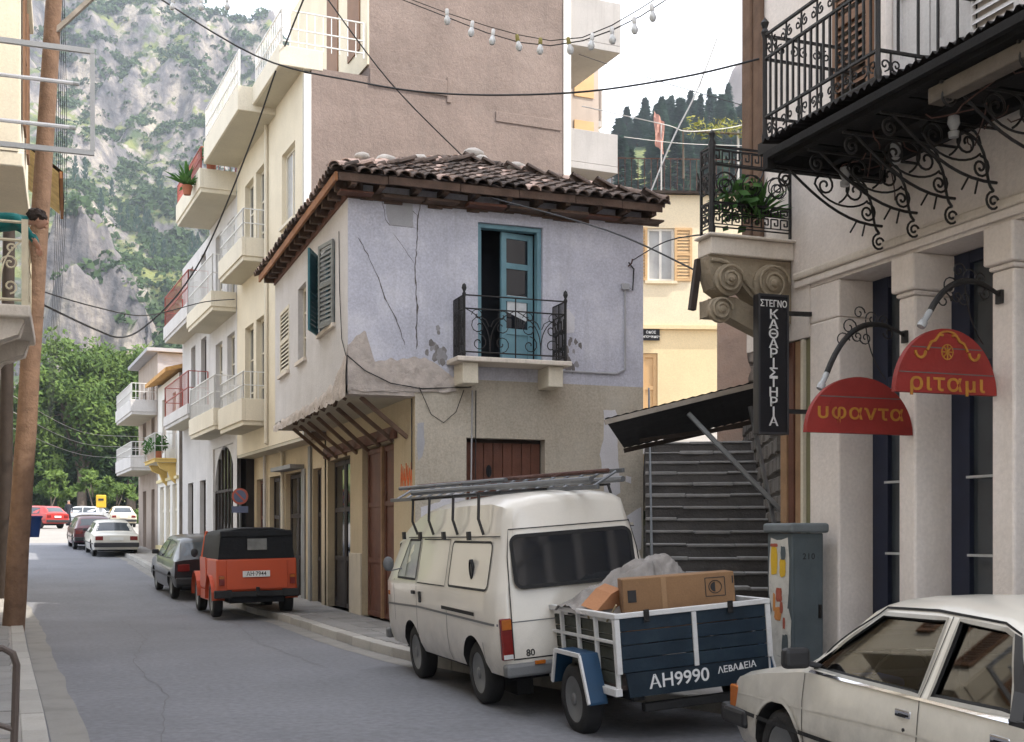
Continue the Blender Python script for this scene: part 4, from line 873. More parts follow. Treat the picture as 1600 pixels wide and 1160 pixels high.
# far end: brown boarding, olive post, corner pilaster
mb = MB(); mb.box(NX + .08, NX + .1, 9.74, 10.3, -.1, 3.45); mb.build('door_backing', room_dark, N)
for i, (y, w_, m_) in enumerate(((9.90, .10, wood_tan), (10.01, .09, wood_brown), (10.11, .11, wood_tan))): MB().box(NX + .02 - i * .012, NX + .075, y, y + w_, -.05, 3.44).build('door_board', m_, N, bevel=.006)
MB().box(NX + .03, NX + .075, 9.745, 9.83, -.05, 3.44).build('door_jamb', M('olive_paint', (.22, .21, .12), .7, .1), N, bevel=.006); MB().box(NX - .004, NX + .07, 9.835, 9.875, -.05, 3.44).build('door_jamb', cream_trim, N, bevel=.006)
cb_w = M('corner_wood', (.17, .105, .07), .9, .25, 4, .4, 40, streak=.5)
MB().box(NX - .05, NX - .003, 10.50, 10.66, 4.45, 20.9).build('corner_board', cb_w, N, bevel=.02); MB().box(NX - .07, NX - .003, 10.665, 10.84, 4.45, 20.9).build('corner_board', cb_w, N, bevel=.02)
MB().bar((NX - .04, 10.2, 9.0), (NX - .25, 10.2, 9.0), .12).build('bracket_stub', wood_dark, N)
# ---- upper iron balcony
def mk(name, parent):
    e = bpy.data.objects.new(name, None); COL.objects.link(e); e.parent = parent; e.matrix_parent_inverse = W[parent].inverted(); W[e] = Matrix(); return e
BX, B0, B1, BZ = 5.60, 7.50, 9.05, 4.95
MB().box(BX - .04, NX - .003, B0 - .05, B1 + .05, BZ - .10, BZ).build('upper_balcony_slab', M('slab_dark', (.03, .026, .024), .9, .2), N)
ub = mk('upper_balcony_railing', N)
def side(P, L, H, step, r=.010, scrolls=True):
    mb = MB(); n = int(L / step)
    for i in range(n + 1): mb.bar(P(L * i / n, .22), P(L * i / n, H - .2), r * 1.7)
    for hh in (.02, .22, H - .2, H): mb.bar(P(0, hh), P(L, hh), r * 2.6, r * 2)
    ex, ez = P(1, 0) - P(0, 0), P(0, 1) - P(0, 0)
    if scrolls:
        k = max(2, int(L / .2))
        for i in range(k):
            c = (i + .5) * L / k; w_ = L / k * .30
            for base, s in ((.12, 1), (H - .10, -1)):
                mb.tube(spiral(P(c - w_ * .75, base), w_ * .75, 1.3, -pi / 2 * s, s, ex, ez, 12), r * .8, 4); mb.tube(spiral(P(c + w_ * .75, base), w_ * .75, 1.3, -pi / 2 * s, -s, ex, ez, 12), r * .8, 4)
                mb.bar(P(c, base - .09), P(c, base + .09), r * 1.2)
    return mb
side(lambda a, z: V((BX, B0 + a, BZ + z)), B1 - B0, .92, .085).build('front_panel', iron, ub)
side(lambda a, z: V((BX + a, B0, BZ + z)), NX - BX, .92, .16).build('near_side_panel', iron, ub)
side(lambda a, z: V((BX + a, B1, BZ + z)), NX - BX, .92, .11).build('far_side_panel', iron, ub)
for y in (B0, B1): MB().lathe([(.022, 0), (.03, .05), (.02, .1), (.02, .9), (.035, .95), (.02, .98), (.038, 1.03), (0, 1.08)], Matrix.Translation((BX, y, BZ)), 8).build('corner_post', iron, ub)
shade_black_wood = M('shade_black_wood', (.006, .005, .005), .9, .3, 4, .3, 50)  # near-black colour carries the deep shade under the canopy
shade_black_iron = M('shade_black_iron', (.014, .011, .011), .85, .3, 8, .3, 50)  # sheet colour darkened to hold the canopy's shade
# ---- corrugated canopy below the balcony, on scroll brackets
CX0, CX1, CY0, CY1 = 5.33, NX - .005, 4.9, 8.66
cano = thing('corrugated_canopy', 'dark sagging corrugated iron canopy on curling scroll brackets under the upper balcony', 'canopy', (5.9, 7, 4.7))
rows = []
for i in range(141):
    y = CY0 + (CY1 - CY0) * i / 140
    rows.append([V((lerp(CX0, CX1, j / 3), y, 4.78 + .018 * sin(2 * pi * y / .085) + .12 * (j / 3) - .03 * sin((y - CY0) * 1.3) + .01 * noise.noise((y * 3, j, 0)))) for j in range(4)])
mb = MB(); mb.smooth = True; mb.grid(rows); mb.grid([[p + UZ * .006 for p in r] for r in rows]); mb.build('corrugated_sheet', shade_black_iron, cano, angle=80)
for x in (5.40, 5.85, 6.3): MB().box(x, x + .07, CY0 + .05, CY1, 4.63, 4.71).build('purlin', shade_black_wood, cano)
MB().box(CX0 + .01, CX1, CY1 - .07, CY1, 4.58, 4.72).build('edge_beam', shade_black_wood, cano); MB().box(CX0, CX0 + .05, CY0, CY1 - .07, 4.66, 4.72).build('edge_beam', shade_black_wood, cano)
MB().bar((5.50, 4.5, 4.55), (5.50, 6.75, 4.55), .12, .11).build('weathered_beam', M('old_beam', (.13, .11, .09), .9, .25, 5, .4, 40), cano, bevel=.01)
for i in range(10): MB().box(CX0 + .06, CX1, CY0 + .05 + i * .372, CY0 + .39 + i * .372, 4.712, 4.732).build('soffit_board', shade_black_wood, cano)
def bracket(y):
    mb = MB(); r = .0115; X = lambda x, z: V((x, y, z)); wl_ = NX - .03
    mb.tube([X(wl_, 4.60), X(5.42, 4.60)], r, 6)
    mb.tube(bez(X(5.52, 4.60), X(5.75, 4.42), X(6.05, 4.18), X(wl_ - .02, 4.20)), r, 6)          # main diagonal sweep
    def sc(cx, cz, rr, a0, s, t=1.6): mb.tube(spiral(X(cx, cz), rr, t, a0, s, UX, UZ, 22, .15), r * .85, 5)
    sc(5.50, 4.50, .07, pi / 2, 1); sc(5.88, 4.49, .10, pi, -1); sc(6.18, 4.47, .12, 0, 1); sc(6.30, 4.30, .085, pi / 2, -1, 1.7)
    sc(6.42, 4.06, .075, pi / 2, 1, 1.7); mb.tube(bez(X(6.12, 4.55), X(6.44, 4.5), X(6.30, 4.22), X(6.42, 4.135)), r, 5)
    mb.tube(bez(X(5.78, 4.5), X(5.9, 4.3), X(6.2, 4.3), X(6.3, 4.40)), r * .8, 5); mb.tube(bez(X(6.0, 4.6), X(6.2, 4.56), X(6.1, 4.4), X(6.02, 4.36)), r * .8, 5)
    mb.tube([X(6.2, 4.23), X(6.13, 4.12)], r * .7, 5); mb.tube([X(6.28, 4.22), X(6.25, 4.10)], r * .7, 5)
    return mb.build('scroll_bracket', iron, cano)
b0 = bracket(8.58)
for y in (8.13, 7.68, 7.23, 6.6, 5.9):
    c = b0.copy(); COL.objects.link(c); c.parent = cano; c.location = b0.location + V((0, y - 8.58, 0))
mb = MB()
for i in range(26):
    p = V((random.uniform(5.6, 6.4), random.uniform(5.5, 8.4), 4.6)); q = p + V((random.uniform(-.3, .3), random.uniform(-.5, .5), random.uniform(-.25, .02)))
    mb.tube(bez(p, p + V((0, 0, -.1)), q + V((.05, .05, .1)), q, 5), .006, 3)
mb.build('dry_vine', rust_iron, cano, kind='stuff')
for y in (8.4, 7.75, 7.1):
    mb = MB(); mb.lathe([(0.0, 0), (.035, .0), (.04, .04), (.02, .05), (.045, .1), (.04, .15), (0, .17)], Matrix.Translation((5.95, y, 4.44)), 10); mb.build('light_bulb', curtain_glass, cano)
# ---- stone balcony on volute corbels (further along)
sb = mk('stone_balcony', N)
QX, Q0, Q1, QZ = 5.60, 9.98, 10.24, 4.40
mb = MB(); mb.box(QX, NX - .003, Q0, Q1, QZ - .19, QZ - .03); mb.box(QX - .04, NX - .003, Q0 - .04, Q1, QZ - .028, QZ); mb.build('slab', neo_trim, sb, bevel=.012)
def volute(y, th):
    c1, c2 = (5.80, 3.98, .15), (6.26, 3.97, .19); pts = []
    up = [(5.60, 4.205), (6.49, 4.205), (6.49, 3.62), (6.40, 3.64)]
    low = [(6.40, 3.74), (6.2, 3.76), (6.05, 3.86), (5.95, 3.95), (5.9, 3.86), (5.78, 3.83), (5.66, 3.9), (5.62, 4.02)]
    mb = MB(); mb.extr([(x, y, z) for x, z in up + low], (0, th, 0))
    for cx, cz, rr in (c1, c2):
        for k, (ra, e) in enumerate(((rr, .03), (rr * .72, .05), (rr * .42, .07), (rr * .2, .1))):
            mb.lathe([(ra, 0), (ra, e), (ra - .02, e + .012), (0, e + .012)], frame((cx, y + .001, cz), UX, UZ) @ Matrix.Identity(4), 20)
        mb.tube(spiral((cx, y - .07, cz), rr * .95, 2.2, 0, 1, UX, UZ, 36, .15), .016, 6)
    mb.tube(bez((5.62, y - .02, 4.16), (5.95, y - .02, 4.2), (5.98, y - .02, 3.85), (6.3, y - .02, 3.76)), .022, 6)
    return mb
volute(Q0 + .05, .2).build('corbel', carved_stone, sb, bevel=.01)
mb = MB()
for cx, cz, rr in ((5.72, 3.70, .12),):
    for ra, e in ((rr, .05), (rr * .6, .08), (rr * .25, .1)): mb.lathe([(ra, 0), (ra, e), (0, e)], frame((cx, Q0 + .08, cz), UX, UZ), 20)
    mb.tube(spiral((cx, Q0 + .0, cz), rr * .95, 2, 0, 1, UX, UZ, 30, .15), .014, 6)
mb.extr([(5.62, Q0 + .09, 3.8), (5.9, Q0 + .09, 3.84), (6.49, Q0 + .09, 3.62), (6.49, Q0 + .09, 3.3), (6.2, Q0 + .09, 3.5), (5.85, Q0 + .09, 3.64), (5.62, Q0 + .09, 3.64)], (0, .16, 0)); mb.build('lower_corbel', carved_stone, sb, bevel=.01)
MB().bar((5.60, Q0 + .24, 4.2), (5.53, Q0 + .24, 3.72), .06).build('drain_spout', wood_dark, sb)
def key_panel(P, L, H):
    mb = MB(); r = .011
    for hh in (.0, .30, H - .17, H): mb.bar(P(0, hh), P(L, hh), .022, .018)
    for a in (.0, L): mb.bar(P(a, 0), P(a, H), .022)
    mb.bar(P(0, .07), P(L, .07), .012); mb.bar(P(0, H - .03), P(L, H - .03), .012)
    for z0, z1 in ((.10, .19), (.21, .28), (H - .15, H - .04)):
        n = max(3, int(L / .095)); u = L / n; h = z1 - z0
        for i in range(n):
            a = i * u; pp = [(0, 0), (0, 1), (.75, 1), (.75, .35), (.4, .35), (.4, .65)]
            Q = [P(a + x * u * .95, z0 + z * h) for x, z in pp] 
            for p, q in zip(Q, Q[1:]): mb.bar(p, q, .011)
            mb.bar(P(a, z0), P(a + u, z0), .009)
    ex, ez = P(1, 0) - P(0, 0), P(0, 1) - P(0, 0); m_ = (.30 + H - .17) / 2; k = max(2, int(L / .28))
    for i in range(k):
        c = (i + .5) * L / k
        for s in (1, -1): mb.tube(spiral(P(c + s * .0, m_ + .0), .13, 1.8, 0 if s > 0 else pi, s, ex, ez, 20), .008, 4)
        mb.tube(bez(P(c - .13, .31), P(c - .1, m_), P(c + .1, m_), P(c + .13, H - .18)), .008, 4)
    return mb
kr_ = mk('key_railing', N)
key_panel(lambda a, z: V((QX + .03 + a, Q0 + .03, QZ + z)), NX - QX - .06, .82).build('near_panel', iron, kr_)
key_panel(lambda a, z: V((QX + .03, Q0 + .03 + a, QZ + z)), Q1 - Q0 - .05, .82).build('front_panel', iron, kr_)
MB().lathe([(.03, 0), (.035, .05), (.022, .1), (.03, .16), (.024, .3), (.034, .4), (.024, .5), (.034, .6), (.024, .7), (.036, .84), (.02, .88), (.032, .93), (0, .97)], Matrix.Translation((QX + .02, Q0 + .02, QZ)), 10).build('corner_post', iron, kr_)
potplant((5.98, 10.14, QZ - .10), .27, 'low bushy dark plant behind the key-pattern railing', 170, .08, pot=False)
potplant((6.2, 10.14, QZ + .0), .40, 'taller plant with long bright leaves behind the key-pattern railing', 60, .09, True, pot=False)
# ---- alley: stone stairs, walls, small yellow house
AX = V((sin(R(26)), cos(R(26)), 0)); AR = V((AX.y, -AX.x, 0)); S0 = V((5.94, 12.0, 0))
st = thing('stone_staircase', 'worn grey stone staircase climbing between the corner house and the neoclassical building', 'staircase', tuple(S0))
def prism_on(base, fw_, dx, z0, z1, jit=0):        # a block along the stairs axis
    P = [base, base + AR * fw_, base + AR * fw_ + AX * dx, base + AX * dx]
    vs = [(p.x, p.y, z0) for p in P] + [(p.x, p.y, z1) for p in P]
    return vs, [(0, 3, 2, 1), (4, 5, 6, 7), (0, 1, 5, 4), (1, 2, 6, 5), (2, 3, 7, 6), (3, 0, 4, 7)]
SW = 1.62
for k in range(17):
    z = .12 + .17 * (k + 1); b = S0 + AX * (.33 * k)
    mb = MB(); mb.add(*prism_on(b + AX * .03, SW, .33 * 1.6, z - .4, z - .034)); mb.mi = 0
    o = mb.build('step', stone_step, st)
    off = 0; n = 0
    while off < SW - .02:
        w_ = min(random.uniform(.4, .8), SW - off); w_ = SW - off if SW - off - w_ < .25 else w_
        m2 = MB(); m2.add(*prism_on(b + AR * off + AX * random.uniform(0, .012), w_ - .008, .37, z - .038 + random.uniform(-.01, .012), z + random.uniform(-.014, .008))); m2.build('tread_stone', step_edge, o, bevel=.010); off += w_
mb = MB(); e = S0 + AX * 5.9; mb.add(*prism_on(e - AX * .3, SW + .4, 12, 2.2, 3.02)); mb.build('landing', stone_step, st)
vs = [S0 + AX * 8 - AR * 2.5, S0 + AX * 8 + AR * 3.0, S0 + AX * 20 + AR * 3.0, S0 + AX * 20 - AR * 2.5]
MB().add([(p.x, p.y, z) for p, z in zip(vs, (3.0, 3.0, 4.9, 4.9))], [(0, 1, 2, 3)]).build('alley_path', paving, kind='structure')
mb = MB(); a_, b_ = S0 + AX * .3 + AR * .06, S0 + AX * 5.5 + AR * .06
dark_pipe = M('dark_pipe', (.09, .10, .11), .5, .2, 6)
hr = thing('stair_handrail', 'thin grey pipe handrail at the left edge of the stone stairs', 'handrail', tuple(a_))
MB().tube([a_ + UZ * 1.15, b_ + UZ * 3.85], .014, 6).build('rail', dark_pipe, hr)
for t in (0, .33, .66, 1): p = a_.lerp(b_, t); z = lerp(.25, 2.9, t); MB().tube([p + UZ * z, p + UZ * (z + .93)], .012, 6).build('post', dark_pipe, hr)
def stone_wall(name, label, base, d, nrm, L, H, seed, th=.3, row=.22, zfun=None, mats=(stone, mortar), maxp=130):
    t = thing(name, label, 'stone wall', tuple(base)); rnd = random.Random(seed); d, nrm, base = V(d), V(nrm), V(base)
    mb = MB(); vs = [base, base + d * L, base + d * L - nrm * th, base - nrm * th]; mb.add([p for p in vs] + [p + UZ * H for p in vs], [(0, 3, 2, 1), (4, 5, 6, 7), (0, 1, 5, 4), (1, 2, 6, 5), (2, 3, 7, 6), (3, 0, 4, 7)]); mb.build('wall_core', mats[1], t)
    z = 0; cnt = 0; rest = MB()
    while z < H - .05:
        h = min(row * rnd.uniform(.75, 1.25), H - z); a = 0
        while a < L - .04:
            w_ = min(rnd.uniform(.2, .5), L - a); e = rnd.uniform(.012, .05); q = .012
            P = [base + d * (a + q) + UZ * (z + q + rnd.uniform(0, .02)), base + d * (a + w_ - q) + UZ * (z + q + rnd.uniform(0, .02)), base + d * (a + w_ - q - rnd.uniform(0, .03)) + UZ * (z + h - q), base + d * (a + q + rnd.uniform(0, .03)) + UZ * (z + h - q - rnd.uniform(0, .02))]
            c = sum(P, V()) / 4; F_ = [c + (p - c) * .8 + nrm * e for p in P]
            vv = P + F_; ff = [(4, 5, 6, 7), (0, 1, 5, 4), (1, 2, 6, 5), (2, 3, 7, 6), (3, 0, 4, 7)]
            if cnt < maxp: MB().add(vv, ff).build('stone', mats[0], t)
            else: rest.add(vv, ff)
            cnt += 1; a += w_
        z += h
    if rest.v: rest.build('small_stones', mats[0], t, kind='stuff')
    return t
rw0 = S0 + AR * (SW + .02)
stone_wall('retaining_wall', 'dark rubble retaining wall along the right side of the stone stairs', rw0 + AX * .3, AX, -AR, 7.5, 3.4, 3, mats=(M('dark_stone', (.16, .145, .13), .95, .25, 3, .7, 25, dirt=.5, dirtcol=(.06, .055, .05), dscale=4, objvar=.4), M('dark_mortar', (.06, .055, .05), .95, .2, 6)))
stone_wall('old_stone_wall', 'tall old stone wall with crumbling pink plaster beyond the stairs, left of the vertical sign', S0 + AX * 7.2 + AR * 1.25, (AR * .97 + AX * .25).normalized(), -AX, 2.4, 6.2, 5, row=.26)
cp = V(S0 + AX * 7.15 + AR * 1.2); mb = MB(); mb.smooth = True
dW = (AR * .97 + AX * .25).normalized()
mb.grid([[cp + dW * (.55 * j / 8 + .08 * noise.noise((i * .7, j * .1, 2)) * (j == 8)) + AX * (-.06 + .02 * noise.noise((i * .9, j * .9, 0))) + UZ * (3.0 + 3.0 * i / 20) for j in range(9)] for i in range(21)])
o = mb.build('plaster_remnant', M('pink_plaster', (.50, .37, .30), .95, .15, 3, .6, 30, dirt=.5, dirtcol=(.33, .2, .14), dscale=3), label='strip of pinkish plaster clinging to the old stone wall', cat='plaster')
# small yellow house closing the alley, turned a little to the right
YH = thing('small_yellow_house', 'small cream-yellow house with tan shutters at the top of the stairs', 'house', (13.6, 27.5, 4.0))
yR = V((cos(R(-17)), sin(R(-17)), 0)); yB = V((-yR.y, yR.x, 0)); y0 = V((12.2, 26.55, 0))
mb = MB(); wall(mb, y0, yR, yB, 4.6, 6.62, 9.75, [(.86, 1.52, 7.68, 8.95)], .18); mb.build('upper_wall', house_cream, YH)
mb = MB(); wall(mb, y0 + yB * .05, yR, yB, 4.6, 3.0, 6.52, [(.72, 1.12, 4.3, 5.95)], .18); mb.build('lower_wall', house_ochre, YH)
mb = MB(); P = [y0 + yB * .3, y0 + yR * 4.6 + yB * .3, y0 + yR * 4.6 + yB * 5, y0 + yB * 5]; mb.extr([p + UZ * 3 for p in P], (0, 0, 6.74)); mb.quad(y0 + UZ * 6.62, y0 + yB * .3 + UZ * 6.62, y0 + yB * .3 + UZ * 9.75, y0 + UZ * 9.75); mb.build('body', house_cream, YH)
mb = MB(); mb.extr([y0 - yB * .04 + UZ * 6.525, y0 - yB * .04 + yR * 4.6 + UZ * 6.525, y0 + yR * 4.6 + yB * .29 + UZ * 6.525, y0 + yB * .29 + UZ * 6.525], (0, 0, .09)); mb.build('floor_band', house_ochre, YH)
window(YH, y0, yR, yB, .86, 1.52, 7.68, 8.95, .06, white_paint, curtain_glass, 1, 0, sill=house_cream, shutters=shutter_tan, shw=.42)
leaf(y0 + yB * .05, yR, yB, .73, 1.11, 4.3, 5.94, .03, shutter_tan, YH, 'shutter', 2)
mb = MB(); mb.extr([y0 - yB * .15 - yR * .1 + UZ * 9.752, y0 - yB * .15 + yR * 4.7 + UZ * 9.752, y0 + yR * 4.7 + yB * .6 + UZ * 9.85, y0 - yR * .1 + yB * .6 + UZ * 9.85], (0, 0, .06)); mb.build('roof_edge', tile_mat, YH)
mb = MB(); rail(mb, [y0 + yB * .6 + yR * -1.2 + UZ * 9.8, y0 + yB * .6 + yR * 4.6 + UZ * 9.8], 1.0, .16, .012, (.04,)); mb.build('terrace_railing', rust_iron, YH)
sgp = thing('street_plaque', 'small dark street-name plaque on the yellow house wall', 'sign', tuple(y0 + yR * .92 + UZ * 6.38)); fm_ = frame(y0 + yR * .95 - yB * .012 + UZ * 6.38, yR, UZ)
mb = MB(); mb.obox(fm_, .42, .27, .016); mb.build('plate', sign_black, sgp); text('ΟΔΟΣ', .085, fm_ @ Matrix.Translation((0, .06, .009)), sign_white, 'lettering', sgp, .001); text('ΜΠΟΥΦΙΔΟΥ', .07, fm_ @ Matrix.Translation((0, -.05, .009)), sign_white, 'lettering', sgp, .001)
# sheet canopy over the stairs on two props
aw_ = thing('sheet_awning', 'black tilted sheet awning over the stairs held by a diagonal grey prop', 'awning', (6.2, 11.5, 2.8))
a0, a1, a2, a3 = V((5.17, 11.42, 2.78)), V((6.66, 10.95, 3.17)), V((7.33, 11.91, 2.92)), V((5.87, 12.44, 2.57))
mb = MB(); n = 48
rows = []
for i in range(n + 1):
    t = i / n; lo, hi = a0.lerp(a3, 0), a1; A1, A2 = a0.lerp(a1, t), a3.lerp(a2, t)
    rows.append([A1.lerp(A2, j / 6) + UZ * (.005 * sin(2 * pi * t * 16)) for j in range(7)])
mb.smooth = True; mb.grid(rows); mb.grid([[p + UZ * .01 for p in r] for r in rows]); mb.build('sheet', M('tarred_sheet', (.009, .009, .010), .8, .3, 6, .3, 50, dirt=.3, dirtcol=(.02, .019, .018), dscale=6), aw_, angle=80)
mb = MB(); mb.bar(a0 - UZ * .03, a1 - UZ * .03, .05, .05); mb.build('edge_batten', wood_grey, aw_); MB().bar(a3 - UZ * .03, a2 - UZ * .03, .05).build('edge_batten', wood_dark, aw_)
MB().bar((6.15, 11.45, 2.88), (7.05, 11.0, 1.80), .07, .05).build('prop', galv, aw_, bevel=.006); MB().bar((6.75, 11.2, 2.95), (7.0, 11.05, 1.5), .035).build('prop', galv, aw_)
mb = MB(); mb.bar((5.9, 12.1, 2.63), (6.9, 11.6, 2.78), .04); mb.build('rafter', wood_dark, aw_)
# ------------------------------------------------------------------ vehicles
def vehicle_paint(name, col, rough=.32, dirt=.12, coat=.5): return M(name, col, rough, .03, 2, 0, coat=coat, dirt=dirt, dirtcol=tuple(v * .72 for v in col), dscale=3, fine=.02, low=(.22, .80, .75, tuple(v * .35 + .03 for v in col)))
van_paint = vehicle_paint('van_paint', (.72, .68, .61)); sedan_paint = vehicle_paint('sedan_paint', (.68, .65, .58)); jeep_red = vehicle_paint('jeep_orange', (.52, .075, .022), .5, .2, .2)
hatch_dark = vehicle_paint('hatch_charcoal', (.014, .015, .018)); car_white = vehicle_paint('car_white', (.66, .64, .58)); car_red = vehicle_paint('car_red', (.42, .035, .03)); car_silver = vehicle_paint('car_silver', (.52, .53, .56)); car_cream = vehicle_paint('car_cream', (.70, .62, .48)); car_maroon = vehicle_paint('car_maroon', (.10, .02, .03))
lamp_red = M('lamp_red', (.17, .012, .010), .25, .1, 30, spec=.6); lamp_amber = M('lamp_amber', (.42, .12, .015), .25, .1, 30, spec=.6); lamp_clear = M('lamp_clear', (.6, .6, .6), .15, .05)
plate_white = M('plate_white', (.72, .72, .70), .5, .05); text_black = M('text_black', (.015, .015, .015), .6, 0); seat_mat = M('seat_cloth', (.04, .032, .026), .9, .2, 8); interior_black = M('interior_black', (.012, .012, .013), .8, .1)
hub_silver = M('hub_silver', (.30, .30, .29), .45, .1, 8, metal=.7); bumper_grey = M('bumper_grey', (.16, .165, .17), .5, .1)
class Body:
    """lofted car body; local +y is forward, rear bumper at y=0, wheels stand on z=0"""
    def __init__(s, rows, root):
        s.root = root; s.X = W[root]; s.rows = [dict(zip(('y', 'zb', 'wb', 'zm', 'wm', 'zt0', 'w0', 'zt', 'wt', 'cr', 'lean'), r)) for r in rows]; s.sec = [s.section(r) for r in s.rows]
    def section(s, r):
        p = [(0, r['zb']), (r['wb'], r['zb']), (lerp(r['wb'], r['wm'], .7), lerp(r['zb'], r['zm'], .35)), (r['wm'], r['zm']), (r['w0'], r['zt0']), (lerp(r['w0'], r['wt'], .10) - .006, r['zt0'] + .1 * (r['zt'] - r['zt0'])), (lerp(r['w0'], r['wt'], .88), lerp(r['zt0'], r['zt'], .84)),
             (r['wt'], r['zt'] - .1 * min(.25, r['zt'] - r['zt0'])), (r['wt'] * .86, r['zt'] + r['cr'] * .35), (r['wt'] * .5, r['zt'] + r['cr'] * .85), (0, r['zt'] + r['cr'])]
        ln = r['lean'] or 0
        return [(x, r['y'] + (ln * (z - r['zt0']) if z > r['zt0'] else 0), z) for x, z in p]
    def mesh(s):
        n = len(s.sec[0]); rows = []
        for sec in s.sec: rows.append([(x, y, z) for x, y, z in sec] + [(-x, y, z) for x, y, z in sec[-2:0:-1]])
        mb = MB(s.X); mb.smooth = True; mb.grid(rows, True); k = len(rows[0])
        for row, rev in ((rows[0], 0), (rows[-1], 1)): mb.add(row, [tuple(range(k) if rev else range(k - 1, -1, -1))], False)
        return mb
    def build(s, name, mat, arches, cuts=(), label=None, angle=35):
        o = s.mesh().build(name, [mat, black_rubber], s.root, angle=angle, recalc=True, label=label)
        cut = []
        for (y, z, r, xin) in arches:
            for sg in (-1, 1):
                mb = MB(s.X); m = Matrix.Translation((sg * xin, y, z)) @ Matrix.Rotation(sg * pi / 2, 4, 'Y'); mb.lathe([(r, 0), (r, 1.0)], m, 28); mb.mi = 0; cut.append(mb)
        for c in cuts: cut.append(c)
        for mb in cut:
            t = mb.build('cutter', black_rubber, s.root, recalc=True); md = o.modifiers.new('b', 'BOOLEAN'); md.object = t; md.operation = 'DIFFERENCE'; md.solver = 'EXACT'
            md.material_mode = 'TRANSFER'
            dg = bpy.context.evaluated_depsgraph_get(); dg.update(); me = bpy.data.meshes.new_from_object(o.evaluated_get(dg)); o.modifiers.clear(); o.data = me; bpy.data.objects.remove(t)
        o.data.set_sharp_from_angle(angle=R(angle)); return o
    def hw(s, y, z):                       # half-width of the side at (y, z), ignoring lean
        R_ = s.rows
        i = max(0, min(len(R_) - 2, next((k for k in range(len(R_) - 1) if y <= R_[k + 1]['y']), len(R_) - 2)))
        t = min(1, max(0, (y - R_[i]['y']) / max(1e-6, R_[i + 1]['y'] - R_[i]['y'])))
        def at(sec):
            pts = sec[1:8]
            for (x0, _, z0), (x1, _, z1) in zip(pts, pts[1:]):
                if z0 <= z <= z1 + 1e-6: return lerp(x0, x1, (z - z0) / max(1e-6, z1 - z0))
            return pts[-1][0] if z > pts[-1][2] else pts[0][0]
        return lerp(at(s.sec[i]), at(s.sec[i + 1]), t)
    def P(s, side, y, z, off=.004): return V((side * (s.hw(y, z) + off), y, z))
    def dense(s, poly, step=.12, closed=True):
        out = []; n = len(poly)
        for i in range(n if closed else n - 1):
            a, b = V(poly[i]), V(poly[(i + 1) % n]); k = max(1, int((b - a).length / step))
            out += [a.lerp(b, j / k) for j in range(k)]
        if not closed: out.append(V(poly[-1]))
        return out
    def patch(s, side, poly, off, mat, name, parent=None, label=None):
        pts = [s.P(side, p.x, p.y, off) for p in s.dense(poly)]
        if mat.name.startswith('car_glass'):      # a flat sheet of glass: fit x = a + b z
            zm = sum(p.z for p in pts) / len(pts); xm = sum(p.x for p in pts) / len(pts); b = sum((p.z - zm) * (p.x - xm) for p in pts) / sum((p.z - zm) ** 2 for p in pts); pts = [V((xm + b * (p.z - zm), p.y, p.z)) for p in pts]
        mb = MB(s.X); mb.flat(pts); return mb.build(name, mat, parent or s.root, label=label)
    def ring(s, side, poly, wd, off, mat, name, parent=None, closed=True):
        d = s.dense(poly, .08, closed); n = len(d); A = []; B = []
        for i in range(n):
            p0, p1 = d[(i - 1) % n] if (closed or i) else d[i], d[(i + 1) % n] if (closed or i < n - 1) else d[i]
            t = (p1 - p0); t = t.normalized() if t.length > 0 else V((1, 0)); q = V((-t.y, t.x))
            A.append(s.P(side, d[i].x + q.x * wd / 2, d[i].y + q.y * wd / 2, off)); B.append(s.P(side, d[i].x - q.x * wd / 2, d[i].y - q.y * wd / 2, off))
        mb = MB(s.X); rows = [[a, b] for a, b in zip(A, B)]
        if closed: rows.append(rows[0])
        mb.grid(rows); return mb.build(name, mat, parent or s.root)
    def topz(s, y, x):
        R_ = s.rows; i = max(0, min(len(R_) - 2, next((k for k in range(len(R_) - 1) if y <= R_[k + 1]['y']), len(R_) - 2))); t = min(1, max(0, (y - R_[i]['y']) / max(1e-6, R_[i + 1]['y'] - R_[i]['y'])))
        def at(sec):
            pts = sec[7:][::-1]
            for (x0, _, z0), (x1, _, z1) in zip(pts, pts[1:]):
                if x0 <= abs(x) <= x1 + 1e-6: return lerp(z0, z1, (abs(x) - x0) / max(1e-6, x1 - x0))
            return pts[-1][2]
        return lerp(at(s.sec[i]), at(s.sec[i + 1]), t)
    def topwin(s, y0, y1, w0, w1, off, mat, name, parent=None):
        rows = []
        for j in range(7):
            t = j / 6; y = lerp(y0, y1, t); w_ = lerp(w0, w1, t); rows.append([(lerp(-w_, w_, i / 8), y, s.topz(y, lerp(-w_, w_, i / 8)) + off) for i in range(9)])
        mb = MB(s.X); mb.smooth = True; mb.grid(rows); return mb.build(name, mat, parent or s.root)
def rrect(a, b, c, d, r, n=4):            # rounded rectangle outline (y0,y1,z0,z1)
    out = []
    for cx, cy, a0 in ((b - r, d - r, 0), (a + r, d - r, pi / 2), (a + r, c + r, pi), (b - r, c + r, 1.5 * pi)):
        for i in range(n + 1): t = a0 + pi / 2 * i / n; out.append((cx + r * cos(t), cy + r * sin(t)))
    return out
